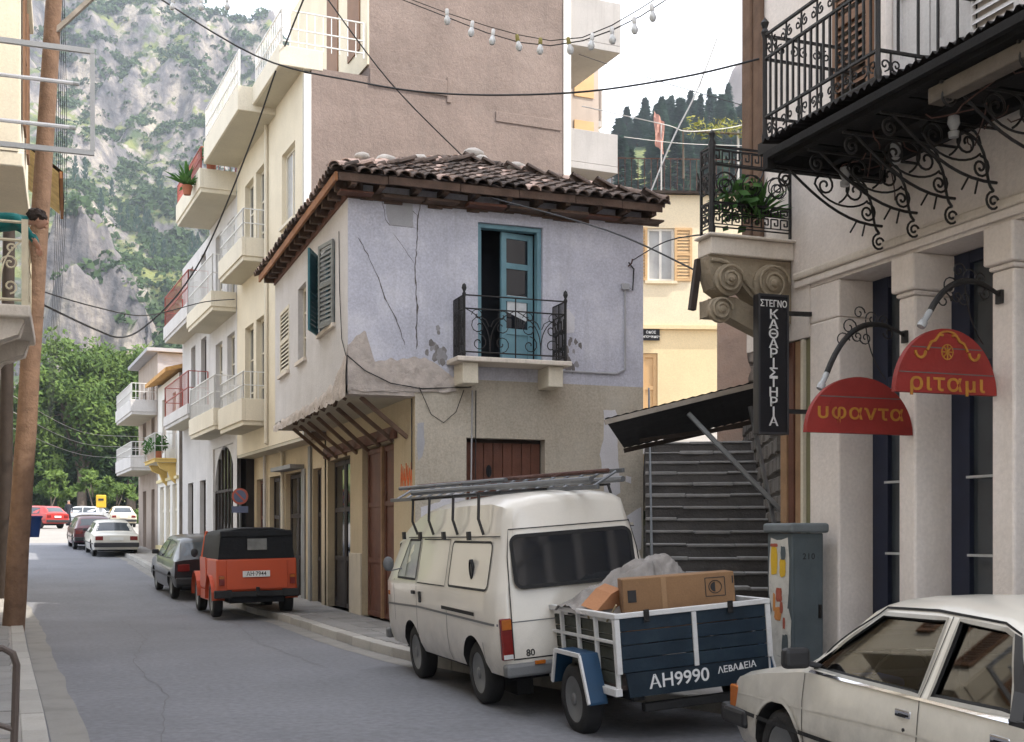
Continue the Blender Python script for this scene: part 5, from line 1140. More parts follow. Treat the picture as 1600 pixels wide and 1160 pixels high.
def wheel(root, x, y, r, wd, side, hubmat=None, style='disc', name='wheel'):
    X = W[root]; m = X @ Matrix.Translation((x, y, r)) @ Matrix.Rotation(side * pi / 2, 4, 'Y'); h = wd / 2; mb = MB(); n = 32
    mb.lathe([(r * .62, -h), (r * .9, -h), (r * .985, -h * .75), (r, -h * .5), (r, h * .5), (r * .985, h * .75), (r * .9, h), (r * .66, h), (r * .62, h * .8)], m, n)
    for i in range(n): pass
    o = mb.build(name, black_rubber, root, angle=50); mb = MB(); mb.lathe([(r * .635, h * .84), (r * .60, h * .9), (r * .56, h * .45), (r * .40, h * .35), (r * .34, h * .62), (r * .2, h * .7), (r * .16, h * .78), (0, h * .8)], m, n); rm = mb.build('rim', hubmat or hub_silver, o, angle=50)
    mb = MB(); k = 8
    for i in range(k):
        a = 2 * pi * i / k; c = m @ Matrix.Translation((r * .48 * cos(a), r * .48 * sin(a), h * .41)); mb.lathe([(r * .085, 0), (r * .085, .006), (0, .006)], c, 8)
    mb.build('rim_hole', dark_void, rm); mb = MB(); mb.lathe([(r * .63, h * .86), (r * .66, h * .90), (r * .60, h * .93), (r * .59, h * .90)], m, n); mb.build('rim_edge', bumper_grey, rm, angle=60); mb = MB(); mb.lathe([(r * .20, h * .72), (r * .18, h * .95), (r * .1, h * 1.02), (0, h * 1.03)], m, 16); mb.build('hub_cap', bumper_grey, rm, angle=60); return o
def boxpart(root, name, mat, x0, x1, y0, y1, z0, z1, bevel=.01, parent=None, label=None):
    mb = MB(W[root]); mb.box(x0, x1, y0, y1, z0, z1); return mb.build(name, mat, parent or root, bevel=bevel, label=label)
def plate(root, x, y, z, wd, ht, txt, face=-1, parent=None, size=None):
    o = boxpart(root, 'number_plate', plate_white, x - wd / 2, x + wd / 2, min(y, y + face * .012), max(y, y + face * .012), z - ht / 2, z + ht / 2, .003)
    if txt: text(txt, size or ht * .8, W[root] @ frame((x, y + face * .0125, z), (-face, 0, 0), UZ), text_black, 'plate_text', o, .001, sx=.9)
    return o
# ---- the white van
VR = thing('white_van', 'dirty white high-roofed van with ladder rack, parked half on the kerb below the blue balcony', 'van', (4.39, 10.1, .052), rot=(0, -.078, 0))
vrow = lambda y, w_, zt, lean=0, zb=.34, cr=.07, f=1: (y, zb, w_ * .93, .62, w_, 1.06, w_ - .015, zt, w_ * .75 * f, cr, lean)
VB = Body([vrow(.0, .70, 1.80, .16, .40, .05), vrow(.03, .745, 1.84, .16), vrow(.10, .785, 1.87, .15), vrow(.4, .79, 1.90, .10), vrow(1.2, .79, 1.90), vrow(2.2, .79, 1.88), vrow(2.85, .79, 1.82, 0, cr=.06), vrow(3.35, .785, 1.72, -.05, cr=.05), vrow(3.72, .78, 1.64, -.22, cr=.04), vrow(4.0, .765, 1.60, -.50, cr=.03), vrow(4.14, .72, 1.56, -.58, .40), vrow(4.2, .66, 1.52, -.6, .46)], VR)
VB.build('body', van_paint, [(.78, .29, .37, .50), (2.97, .29, .37, .50)])
for y in (.78, 2.97):
    for sg in (-1, 1): wheel(VR, sg * .66, y, .30, .17, sg, M('van_rim', (.36, .34, .29), .6, .1) if 'van_rim' not in MATS else MATS['van_rim'])
for sg in (-1, 1):
    p = rrect(.30, 1.50, 1.10, 1.53, .06); VB.patch(sg, p, .006, van_paint, 'blanked_window'); VB.ring(sg, p, .022, .008, black_rubber, 'window_seal')
    p = rrect(1.62, 2.62, 1.09, 1.55, .03); VB.ring(sg, [(2.58, 1.55), (1.60, 1.55), (1.60, 1.09), (2.62, 1.09)], .012, .007, black_rubber, 'panel_gap', closed=False)
    wp = [(2.72, 1.12), (2.72, 1.54), (3.22, 1.54), (3.52, 1.16), (3.50, 1.12)]; VB.patch(sg, wp, .005, curtain_glass if sg < 0 else glass_win, 'door_window'); VB.ring(sg, wp, .025, .008, black_rubber, 'window_seal'); VB.ring(sg, [(3.17, 1.13), (3.17, 1.53)], .016, .009, black_rubber, 'quarter_bar', closed=False)
    for pts in ([(2.66, .42), (2.66, 1.58), (3.25, 1.58)], [(2.66, .42), (2.68, .5)], [(3.62, .62), (3.66, 1.1)], [(1.55, .36), (1.55, .85)], [(.44, .62), (.44, .40)]): VB.ring(sg, pts, .010, .004, black_rubber, 'panel_gap', closed=False)
    VB.ring(sg, [(.06, .80), (2.62, .83), (4.0, .80)], .022, .007, bumper_grey, 'rubbing_strip', closed=False); VB.ring(sg, [(.66, .865), (1.72, .875)], .035, .006, black_rubber, 'slide_rail', closed=False)
    VB.ring(sg, [(.12, 1.60), (3.3, 1.585), (3.75, 1.5)], .024, .012, van_paint, 'rain_gutter', closed=False); VB.ring(sg, [(.12, 1.583), (3.3, 1.566)], .008, .013, black_rubber, 'gutter_gap', closed=False)
    m = W[VR] @ Matrix.Translation(VB.P(sg, .78, 1.28, .0)) @ Matrix.Rotation(sg * pi / 2, 4, 'Y')
    mb = MB(); mb.lathe([(.062, 0), (.062, .03), (.048, .03), (.046, .016), (0, .016)], m @ Matrix.Diagonal((1.5, .75, 1, 1)), 20); mb.build('vent', black_rubber, VR); mb = MB(); mb.lathe([(.040, .017), (.040, .020), (0, .022)], m @ Matrix.Diagonal((1.5, .75, 1, 1)), 20); mb.build('vent_core', bumper_grey, VR)
    for y, z, l_ in ((2.76, .98, .1), (2.50, .94, .05)):
        c = VB.P(sg, y, z, .012); mb = MB(W[VR]); mb.box(c.x - .012, c.x + .012, y - l_ / 2, y + l_ / 2, z - (.02 if l_ > .06 else .06), z + (.02 if l_ > .06 else .06)); mb.build('handle', black_plastic, VR, bevel=.006)
    mb = MB(W[VR]); c = VB.P(sg, 3.42, 1.22, 0); mb.tube([c, c + V((sg * .13, .02, -.02)), c + V((sg * .15, .0, .03))], .008, 5); mb.ball(c + V((sg * .15, .02, .06)), .065, .03, .085, 12, 8); mb.build('mirror', bumper_grey, VR, angle=60)
    c = VB.P(sg, 3.9, .92, .0); mb = MB(W[VR]); mb.box(c.x - .01, c.x + .012, 3.88, 3.94, .9, .95); mb.build('side_lamp', lamp_amber, VR)
# rear: tailgate, big window, lamps, bumper
ry = lambda z: .16 * (z - 1.06) if z > 1.06 else 0
def rear_patch(poly, off, mat, name, parent=None, label=None):
    pts = [(x, ry(z) - off, z) for x, z in poly]; mb = MB(W[VR]); mb.flat(pts); return mb.build(name, mat, parent or VR, label=label)
def rear_ring(poly, wd, off, mat, name, closed=True):
    n = len(poly); rows = []
    for i in range(n):
        p0, p1 = V(poly[i - 1] if (closed or i) else poly[i]), V(poly[(i + 1) % n] if (closed or i < n - 1) else poly[i]); t = (p1 - p0).normalized(); q = V((-t.y, t.x)) * wd / 2; c = V(poly[i])
        rows.append([(c.x + q.x, ry(c.y + q.y) - off, c.y + q.y), (c.x - q.x, ry(c.y - q.y) - off, c.y - q.y)])
    if closed: rows.append(rows[0])
    mb = MB(W[VR]); mb.grid(rows); return mb.build(name, mat, VR)
wp = rrect(-.585, .585, 1.12, 1.575, .07, 5); rear_patch(wp, .008, glass_dark, 'rear_window'); rear_ring(wp, .035, .011, black_rubber, 'window_seal')
rear_ring([(-.655, .50), (-.655, 1.06), (-.635, 1.40), (-.595, 1.64), (.595, 1.64), (.635, 1.40), (.655, 1.06), (.655, .50)], .010, .005, black_rubber, 'tailgate_gap', closed=False); rear_ring([(-.65, .82), (.65, .82)], .010, .006, bumper_grey, 'tailgate_crease', closed=False); rear_ring([(-.66, .49), (.66, .49)], .012, .006, black_rubber, 'tailgate_gap', closed=False)
for sg in (-1, 1):
    mb = MB(W[VR]); xa, xb = sorted((sg * .66, sg * .765)); mb.box(xa, xb, -.018, .04, .49, .86); o = mb.build('tail_lamp', lamp_red, VR, bevel=.012)
    boxpart(VR, 'amber_lens', lamp_amber, xa + .008, xb - .008, -.024, -.019, .76, .85, .003, o); boxpart(VR, 'clear_lens', lamp_clear, xa + .008, xb - .008, -.024, -.019, .50, .54, .003, o)
boxpart(VR, 'rear_bumper', bumper_grey, -.76, .76, -.09, .04, .34, .455, .025); boxpart(VR, 'front_bumper', bumper_grey, -.76, .76, 4.14, 4.27, .36, .48, .025); boxpart(VR, 'tailgate_handle', black_plastic, -.12, .0, -.03, -.006, .84, .885, .008)
text('80', .085, W[VR] @ frame((-.50, -.008, .535), UX, UZ), text_black, 'sticker_number', VR, .001)
boxpart(VR, 'reflector', lamp_amber, -.50, -.40, -.11, -.091, .44, .475, .005)
for x in (-.45, .4): MB(W[VR]).box(x, x + .16, .55, 1.0, .08, .34).build('mud_flap', black_rubber, VR)
boxpart(VR, 'underbody', dark_void, -.6, .6, .3, 3.9, .26, .345, .02)
mb = MB(W[VR]); rows = [[(lerp(-.60, .60, i / 8), 4.02 + (-.52) * (z - 1.1) + .045, z) for i in range(9)] for z in (1.1, 1.5)]; mb.grid(rows); mb.build('windscreen', glass_dark, VR)
# roof rack with posts, and the ladder lying on it
for y in (.55, 1.35, 2.2, 2.85):
    for sg in (-1, 1): MB(W[VR]).tube([VB.P(sg, y, 1.60, .02), (sg * .70, y + .03, 1.75), (sg * .66, y + .08, 1.985)], .014, 6).build('rack_post', iron, VR); MB(W[VR]).box(sg * .80 - .03, sg * .80 + .0, y - .03, y + .03, 1.56, 1.64).build('rack_clamp', iron, VR)
for y in (.63, 1.43, 2.28, 2.93): MB(W[VR]).bar((-.68, y, 1.985), (.68, y, 1.985), .022).build('rack_bar', iron, VR)
LD = thing('ladder', 'long metal extension ladder with pipes lashed along the van roof rack', 'ladder', (4.39, 10.1, .052), rot=(0, -.078, 0))
L0, L1 = V((-.56, 3.75, 2.07)), V((.36, -.10, 2.03)); ld = (L1 - L0); ll = ld.length; ld.normalize(); lq = V((ld.y, -ld.x, 0)).normalized() * -1
for o_ in (-.15, .15): MB(W[LD]).bar(L0 + lq * o_ + UZ * o_ * .45, L1 + lq * o_ + UZ * o_ * .45, .03, .04).build('side_rail', galv, LD, bevel=.004)
rg = None
for i in range(17):
    p = L0 + ld * (.1 + i * .235); MB(W[LD]).tube([p - lq * .145 - UZ * .065, p + lq * .145 + UZ * .065], .014, 6).build('rung', galv, LD)
for o_, h, r_, a, b in ((-.30, .0, .03, .8, ll + .1), (-.24, .06, .022, .4, 2.6), (.05, .075, .02, .3, ll - .1), (.30, -.01, .028, 1.6, ll - .2)): MB(W[LD]).tube([L0 + lq * o_ + UZ * h + ld * a, L0 + lq * o_ + UZ * h + ld * b], r_, 8).build('pipe', galv if r_ > .021 else rust_iron, LD)
for k in range(6): p = L0 + ld * (.7 + k * .55) + UZ * .05; mb = MB(W[LD]); mb.tube(bez(p - lq * .3, p - lq * .1 + UZ * .06, p + lq * .1 + UZ * .03, p + lq * .32, 6), .006, 4); mb.build('lashing_rope', rust_iron, LD)
# ---- the foreground sedan
SR = thing('cream_sedan', 'cream-white four-door sedan in the right foreground with black mirror and chrome door handles', 'car', (4.83, 3.40, -.195), rot=(.014, 0, R(-5.6)))
#            y    zb   wb   zm   wm   zbelt wbelt zt   wt   crown lean
srow = [(.0, .40, .66, .56, .72, .80, .70, .84, .62, .015, 0), (.05, .30, .72, .55, .775, .83, .755, .87, .68, .02, 0), (.35, .26, .76, .55, .815, .865, .79, .905, .72, .022, 0), (.86, .24, .77, .55, .825, .885, .80, .93, .71, .022, 0),
        (1.05, .23, .77, .55, .825, .89, .80, 1.10, .645, .03, 0), (1.30, .22, .77, .55, .825, .892, .80, 1.30, .575, .035, 0), (1.45, .22, .77, .55, .825, .893, .80, 1.355, .560, .04, 0), (2.0, .22, .77, .55, .825, .895, .80, 1.385, .565, .045, 0), (2.45, .22, .77, .55, .825, .893, .80, 1.365, .570, .04, 0), (2.62, .22, .77, .55, .825, .892, .80, 1.325, .580, .035, 0),
        (3.10, .22, .77, .55, .82, .885, .80, .985, .685, .03, 0), (3.22, .22, .77, .55, .82, .87, .795, .92, .71, .026, 0), (3.75, .25, .76, .52, .81, .795, .785, .835, .70, .026, 0), (4.10, .28, .74, .50, .79, .73, .765, .77, .67, .020, 0), (4.22, .32, .70, .50, .76, .68, .735, .72, .64, .015, 0), (4.27, .40, .66, .50, .72, .635, .70, .665, .62, .01, 0)]
SB = Body(srow, SR)
# cabin hollow and window cut-outs
cab = [r for r in srow if .86 <= r[0] <= 3.22]; cr_ = []
for r in cab:
    z1 = max(.62, r[7] - .05); cr_.append((r[0] + (.06 if r[0] < 1 else 0) - (.06 if r[0] > 3.1 else 0), .50, .66, .6, .70, .80, .70, z1 if z1 > .86 else .845, min(r[8] - .05, .64), .0, 0))
cb = Body(cr_, SR).mesh()
fwp = [(1.86, .915), (1.90, 1.315), (2.52, 1.295), (3.02, .955), (3.02, .915)]; rwp = [(1.12, .925), (1.35, 1.275), (1.42, 1.30), (1.80, 1.318), (1.765, .915)]
cuts = [cb]
for wp in (fwp, rwp):
    mb = MB(SR and W[SR]); mb.extr([(-1.2, a, b) for a, b in wp], (2.4, 0, 0)); cuts.append(mb)
mb = MB(W[SR]); mb.extr([(-.62, 3.6, 1.0), (.62, 3.6, 1.0), (.50, 3.6, 1.315), (-.50, 3.6, 1.315)], (0, -1.1, 0)); cuts.append(mb)
mb = MB(W[SR]); mb.extr([(-.58, .5, .985), (.58, .5, .985), (.48, .5, 1.30), (-.48, .5, 1.30)], (0, 1.0, 0)); cuts.append(mb)
SBO = SB.build('body', sedan_paint, [(.78, .29, .36, .52), (3.44, .29, .36, .52)], cuts)
SBO.data.materials[0] = sedan_paint
for y in (.78, 3.44):
    for sg in (-1, 1): wheel(SR, sg * .70, y, .30, .17, sg)
for sg in (-1, 1):
    for wp, nm in ((fwp, 'front_window'), (rwp, 'rear_door_window')):
        SB.patch(sg, wp, -.022, car_glass, nm); SB.ring(sg, wp, .022, .004, M('window_trim', (.35, .34, .31), .3, .05, metal=.5) if 'window_trim' not in MATS else MATS['window_trim'], 'window_trim')
        SB.ring(sg, [(p[0] * .965 + sum(q[0] for q in wp) / len(wp) * .035, p[1] * .94 + sum(q[1] for q in wp) / len(wp) * .06) for p in wp], .020, -.012, black_rubber, 'window_seal')
    SB.ring(sg, [(1.02, .912), (1.30, 1.285), (1.44, 1.33), (2.0, 1.352), (2.50, 1.332), (3.12, .93)], .014, .006, black_rubber, 'door_seam', closed=False)
    SB.ring(sg, [(1.10, .90), (3.05, .90)], .014, .007, chrome, 'waist_trim', closed=False)
    SB.patch(sg, [(1.005, .905), (1.09, .905), (1.33, 1.29), (1.26, 1.275)], .022, black_plastic, 'rear_pillar_trim'); boxpart(SR, 'quarter_foot', black_plastic, *sorted((sg * (SB.hw(1.04, .9) - .01), sg * (SB.hw(1.04, .9) + .012))), .98, 1.11, .872, .915, .006)
    for pts in ([(1.835, .30), (1.835, .90), (1.86, 1.33)], [(1.00, .62), (1.06, .75), (1.06, .90)], [(3.06, .30), (3.10, .7), (3.08, .88)], [(.98, .36), (1.0, .62)]): SB.ring(sg, pts, .007, .003, black_rubber, 'door_gap', closed=False)
    SB.ring(sg, [(.1, .70), (2.0, .705), (4.1, .62)], .010, .005, sedan_paint, 'crease', closed=False); SB.ring(sg, [(.05, .52), (4.1, .50)], .028, .008, black_rubber, 'rubbing_strip', closed=False)
    for y in (1.98, 1.16):
        c = SB.P(sg, y, .80, .0); mb = MB(W[SR]); mb.box(c.x - .006, c.x + .014, y - .075, y + .075, .777, .823); o = mb.build('door_handle', chrome, SR, bevel=.012); mb = MB(W[SR]); cc = c.x + sg * .0145; mb.box(min(cc, cc + sg * .002), max(cc, cc + sg * .002), y - .05, y + .05, .785, .797); mb.build('grip', dark_void, o)
        mb = MB(); mb.lathe([(.011, 0), (.011, .006), (0, .006)], W[SR] @ Matrix.Translation(SB.P(sg, y - .02, .715, 0)) @ Matrix.Rotation(sg * pi / 2, 4, 'Y'), 10); mb.build('door_lock', black_plastic, SR)
    c = SB.P(sg, 3.0, .93, 0); mb = MB(W[SR]); mb.bar(c + V((-sg * .02, 0, 0)), c + V((sg * .1, .03, .03)), .05, .035); mb.build('mirror_arm', black_plastic, SR, bevel=.01)
    mb = MB(W[SR]); cx = c.x + sg * .15; mb.box(cx - .09, cx + .09, 2.98, 3.06, .92, 1.05); mb.build('mirror', black_plastic, SR, bevel=.03, segs=3)
    xa, xb = sorted((sg * .45, sg * .70)); boxpart(SR, 'headlamp', lamp_clear, xa, xb, 4.235, 4.285, .52, .645, .015); xa, xb = sorted((sg * .70, sg * .775)); boxpart(SR, 'turn_lamp', lamp_amber, xa, xb, 4.13, 4.255, .49, .66, .012); boxpart(SR, 'tail_lamp', lamp_red, *sorted((sg * .42, sg * .70)), -.02, .03, .58, .74, .012)
    for k in range(9):                       # rolled lip round the wheel arch
        pass
    for yc in (.78, 3.44):
        arc = [(yc + .378 * cos(a), .29 + .378 * sin(a)) for a in seq(.12 * pi, .90 * pi, 20)]; SB.ring(sg, arc, .030, .008, sedan_paint, 'wheel_arch_lip', closed=False)
boxpart(SR, 'grille', black_plastic, -.44, .44, 4.25, 4.285, .52, .64, .008)
for z in (.55, .58, .61): boxpart(SR, 'grille_bar', chrome, -.43, .43, 4.286, 4.292, z, z + .01, .002)
boxpart(SR, 'front_bumper', black_plastic, -.80, .80, 4.24, 4.37, .38, .52, .03); boxpart(SR, 'rear_bumper', black_plastic, -.80, .80, -.12, .0, .38, .52, .03)
for sg in (-1, 1): boxpart(SR, 'bumper_corner', black_plastic, *sorted((sg * .76, sg * .825)), 3.92, 4.27, .385, .515, .03)
SB.topwin(2.635, 3.10, .53, .655, .004, car_glass, 'windscreen'); SB.topwin(.90, 1.29, .66, .52, .004, glass_dark, 'rear_screen'); SB.topwin(.875, .90, .665, .66, .006, black_rubber, 'rear_screen_seal'); SB.topwin(1.29, 1.315, .535, .53, .006, black_rubber, 'rear_screen_seal'); SB.topwin(3.10, 3.125, .66, .665, .006, black_rubber, 'windscreen_seal')
for sg in (-1, 1):
    rows = [[(sg * lerp(.655, .515, t) + d, lerp(.89, 1.30, t), SB.topz(lerp(.89, 1.30, t), lerp(.655, .515, t)) + .007) for d in (-.014, .014)] for t in seq(0, 1, 8)]
    mb = MB(W[SR]); mb.grid(rows); mb.build('rear_screen_seal', black_rubber, SR)
for x in (-.36, .36):
    boxpart(SR, 'front_seat', seat_mat, x - .25, x + .25, 1.95, 2.5, .52, .66, .05); o = boxpart(SR, 'front_seat_back', seat_mat, x - .24, x + .24, 1.78, 1.94, .6, 1.12, .06); boxpart(SR, 'headrest', seat_mat, x - .13, x + .13, 1.79, 1.88, 1.13, 1.27, .04)
boxpart(SR, 'rear_seat', seat_mat, -.62, .62, 1.02, 1.2, .52, 1.0, .06); boxpart(SR, 'dashboard', interior_black, -.66, .66, 2.86, 3.05, .55, .90, .05)
mb = MB(W[SR]); cc = V((-.36, 2.72, .90)); mb.tube([cc + V((.18 * cos(a), -.08 * sin(a), .16 * sin(a))) for a in seq(0, 2 * pi, 24)[:-1]], .013, 6, True); mb.tube([cc - UX * .17, cc + UX * .17], .012, 5); mb.tube([cc, cc + V((0, .22, -.12))], .02, 6); mb.build('steering_wheel', interior_black, SR)
mb = MB(W[SR]); mb.box(-.7, -.42, 2.55, 2.85, .84, .91); mb.build('blue_cloth', M('blue_cloth', (.03, .09, .35), .9), SR, bevel=.03)
# ---- generic further cars
def car(name, label, paint, loc, rz, L=4.0, hatch=True, H=1.36, plate_txt='', group='cars parked further up the street', rot=None, rack=False):
    t = thing(name, label, 'car', loc, rz, group, rot)
    k = L / 4.27; hz = H / 1.43; rows = []
    for r in srow:
        r = list(r); r[0] *= k
        for i in (1, 3, 5, 7): r[i] *= hz
        rows.append(tuple(r))
    if hatch:
        b = [r for r in rows if r[0] > 1.2 * k]; g = lambda y, zt, wt, zb=.3: (y * k, zb, .74, .55 * hz, .79, .88 * hz, .77, zt * hz, wt, .03, 0)
        rows = [g(0, .90, .66, .4), g(.06, .96, .66), g(.45, 1.27, .58), g(.62, 1.345, .565)] + [r for r in b if r[0] > 1.4 * k]
    B_ = Body(rows, t); B_.build('body', paint, [(.78 * k, .28, .34, .52), (3.44 * k, .28, .34, .52)])
    for y in (.78 * k, 3.44 * k):
        for sg in (-1, 1): wheel(t, sg * .69, y, .29, .16, sg)
    f = lambda pts: [(a * k, b * hz) for a, b in pts]
    for sg in (-1, 1):
        w1 = f([(1.86, .915), (1.90, 1.30), (2.52, 1.28), (3.02, .955), (3.02, .915)]); w2 = f([(.78 if hatch else 1.12, .925), (.92 if hatch else 1.36, 1.27), (1.80, 1.305), (1.765, .915)])
        for w_ in (w1, w2): B_.patch(sg, w_, .004, glass_win, 'side_window'); B_.ring(sg, w_, .02, .006, black_rubber, 'window_seal')
        B_.ring(sg, f([(1.83, .30), (1.83, .9)]), .008, .003, black_rubber, 'door_gap', closed=False); B_.ring(sg, f([(.1, .52), (4.1, .5)]), .04, .006, black_plastic, 'rubbing_strip', closed=False)
        c = B_.P(sg, 3.0 * k, .95 * hz, .09); mb = MB(W[t]); mb.box(c.x - .08, c.x + .08, 2.98 * k, 3.05 * k, .92 * hz, 1.03 * hz); mb.build('mirror', black_plastic, t, bevel=.02)
        xa, xb = sorted((sg * .46, sg * .72)); boxpart(t, 'tail_lamp', lamp_red, xa, xb, -.02, .05, .66 * hz, .82 * hz, .01); boxpart(t, 'headlamp', lamp_clear, xa, xb, L - .06, L + .01, .58, .72, .01)
    if hatch: B_.topwin(.10 * k, .43 * k, .57, .5, .005, glass_win, 'rear_window')
    else: B_.topwin(.91 * k, 1.28 * k, .62, .5, .005, glass_win, 'rear_window')
    B_.topwin(2.66 * k, 3.08 * k, .5, .6, .005, glass_win, 'windscreen')
    boxpart(t, 'rear_bumper', black_plastic, -.77, .77, -.11, .02, .36, .52, .03); boxpart(t, 'front_bumper', black_plastic, -.77, .77, L - .03, L + .09, .36, .52, .03); plate(t, 0, -.025, .72 * hz, .46, .11, plate_txt, -1); boxpart(t, 'underbody', dark_void, -.6, .6, .3, L - .3, .2, .3, .02)
    return t
def onroad(x, y): return (x, y, gz(y))
sl_ = .038
car('dark_hatchback', 'charcoal hatchback parked in front of the orange canvas-topped jeep', hatch_dark, (2.98, 27.9, gz(27.9) + .02), R(4), 3.9, True, 1.42, rot=(sl_, -.02, R(4)))
car('white_coupe', 'white car with red tail lamps parked at the kerb further up the street', car_white, onroad(1.58, 45.6), R(4), 4.1, False, 1.30, rot=(sl_, 0, R(4)))
car('maroon_car', 'dark maroon car half hidden just ahead of the white parked car', car_maroon, onroad(.95, 50.6), R(4), 4.0, True, 1.36, rot=(sl_, 0, R(4)))
car('cream_saloon', 'small cream saloon seen from behind at the edge of the sunny square', car_cream, onroad(3.25, 81.0), R(2), 4.0, False, 1.34, rot=(.03, 0, R(2)))
car('red_hatchback', 'red hatchback parked in the sunny square beside the wooden pole', car_red, onroad(-.65, 76.0), R(38), 3.7, True, 1.38)
car('silver_hatchback', 'long silver hatchback parked broadside under the trees of the square', car_silver, (2.9, 96.5, gz(96.5)), R(68), 4.3, True, 1.36)
# ---- orange jeep
JR = thing('orange_jeep', 'orange open jeep with black canvas top and spare-free flat tailgate', 'jeep', (3.28, 22.75, .05), rot=(0, -.02, R(1.5)))
boxpart(JR, 'tub', jeep_red, -.74, .74, .02, 2.3, .50, 1.10, .03); boxpart(JR, 'bonnet', jeep_red, -.62, .62, 2.3, 3.35, .55, 1.02, .05); boxpart(JR, 'chassis', dark_void, -.5, .5, .1, 3.3, .28, .5, .02)
boxpart(JR, 'tailgate', jeep_red, -.56, .56, -.012, .018, .54, 1.08, .01)
mb = MB(W[JR]); mb.extr([(-.74, .4, .49), (-.74, .44, .30), (-.60, .44, .30), (-.60, .4, .49)], (0, 1.9, 0)); mb.build('sill', jeep_red, JR)
for sg in (-1, 1):
    xa, xb = sorted((sg * .46, sg * .78)); mb = MB(W[JR]); mb.box(xa, xb, -.02, .12, .38, .53); mb.build('bumperette', black_rubber, JR, bevel=.02)
    wheel(JR, sg * .66, .72, .335, .18, sg); wheel(JR, sg * .66, 2.85, .335, .18, sg)
    xa, xb = sorted((sg * .60, sg * .70)); o = boxpart(JR, 'tail_lamp', lamp_red, xa, xb, -.035, -.013, .62, .80, .01); boxpart(JR, 'amber_lens', lamp_amber, xa + .005, xb - .005, -.04, -.036, .74, .79, .003, o)
    arc = MB(W[JR]); xa, xb = sorted((sg * .56, sg * .80)); rows = [[(x, yy, zz) for x in (xa, xb)] for yy, zz in [(.72 + .46 * cos(a), .335 + .44 * sin(a)) for a in seq(pi, 0, 10)]]; arc.grid(rows); arc.grid([[ (x, y * .999, z + .025) for x, y, z in r] for r in rows]); arc.build('mudguard', jeep_red, JR)
    arc = MB(W[JR]); rows = [[(x, yy, zz) for x in (xa, xb)] for yy, zz in [(2.85 + .48 * cos(a), .335 + .46 * sin(a)) for a in seq(pi, 0, 10)]]; arc.grid(rows); arc.grid([[(x, y, z + .025) for x, y, z in r] for r in rows]); arc.build('mudguard', jeep_red, JR)
    mb = MB(W[JR]); mb.bar((sg * .70, 2.25, 1.08), (sg * .62, 2.12, 1.62), .05); mb.build('windscreen_post', jeep_red, JR); boxpart(JR, 'door', jeep_red, *sorted((sg * .742, sg * .758)), 1.35, 2.2, .55, 1.12, .006)
    mb = MB(W[JR]); mb.ball((sg * .86, 2.2, 1.2), .07, .03, .09); mb.build('mirror', black_plastic, JR)
mb = MB(W[JR]); mb.quad((-.62, 2.22, 1.12), (.62, 2.22, 1.12), (.58, 2.13, 1.58), (-.58, 2.13, 1.58)); mb.build('windscreen', car_glass, JR)
canvas = M('black_canvas', (.007, .008, .010), .75, .25, 5, .5, 14)
mb = MB(W[JR]); mb.smooth = True; rows = []
for y, e in ((.03, .0), (.06, .03), (.5, .035), (1.0, .02), (1.5, .035), (2.05, .02), (2.2, .0)):
    prof = [(-.70, 1.10), (-.68, 1.3), (-.655, 1.52), (-.60, 1.60), (-.3, 1.655), (0, 1.665), (.3, 1.655), (.60, 1.60), (.655, 1.52), (.68, 1.3), (.70, 1.10)]
    rows.append([(x * (1 + .012 * noise.noise((x * 5, y * 4, 1))), y - (.03 if z > 1.5 and y < .1 else 0) + .02 * noise.noise((x * 6, z * 6, y)), z + e * (z - 1.1) + .012 * noise.noise((x * 7, y * 5, 2))) for x, z in prof])
mb.grid(rows); mb.add(rows[0], [tuple(range(11))], False); mb.build('canvas_top', canvas, JR, angle=60)
mb = MB(W[JR]); mb.box(-.66, .66, -.015, .03, 1.50, 1.62); mb.build('canvas_valance', canvas, JR, bevel=.03)
boxpart(JR, 'rear_window', M('clouded_plastic', (.20, .20, .19), .3, .3, 6), -.17, .19, -.012, .0, 1.26, 1.47, .006); plate(JR, -.02, -.035, .82, .50, .115, 'ΑΗ·7944', -1, size=.11)
boxpart(JR, 'tow_hook', black_rubber, -.03, .03, -.1, -.013, .42, .58, .01); boxpart(JR, 'rear_crossmember', black_rubber, -.5, .5, -.01, .1, .40, .50, .01)
# ---- blue trailer behind the van
TR = thing('blue_trailer', 'small blue wooden trailer with white frames and hand-painted plate behind the van', 'trailer', (4.79, 8.70, -.01), rot=(0, -.075, R(-1)))
tblue = M('trailer_blue', (.007, .020, .036), .6, .25, 4, .2, 40, dirt=.35, dirtcol=(.035, .05, .05), dscale=4, objvar=.2); twhite = M('trailer_white', (.68, .68, .68), .6, .06, 5, dirt=.3, dirtcol=(.35, .3, .26), dscale=7); tgreen = M('trailer_plank', (.05, .055, .045), .8, .3, 5, .3, 40, objvar=.2); tmud = M('mudguard_blue', (.012, .05, .11), .5, .15, 4, dirt=.3, dirtcol=(.02, .05, .08), dscale=5)
for i in range(4): boxpart(TR, 'tailgate_plank', tblue, -.66, .67, .0, .025, .56 + i * .11, .663 + i * .11, .004)
mb = MB(W[TR]); mb.extr([(-.62, -.004, .555), (-.60, -.004, .36), (.38, -.004, .36), (.66, -.004, .42), (.66, -.004, .555)], (0, .022, 0)); mb.build('lower_panel', tblue, TR)
for a, b in ((-.70, -.655), (-.02, .02), (.655, .70)): boxpart(TR, 'tailgate_strap', twhite, a, b, -.02, .0 - .002, .555, .992, .004)
boxpart(TR, 'tailgate_rail', twhite, -.70, .70, -.026, .02, .994, 1.035, .006)
for x in (-.45, .30): boxpart(TR, 'latch', iron, x, x + .05, -.035, -.027, .95, 1.05, .004)
tf = W[TR] @ frame((-.19, -.0045, .465), UX, UZ)
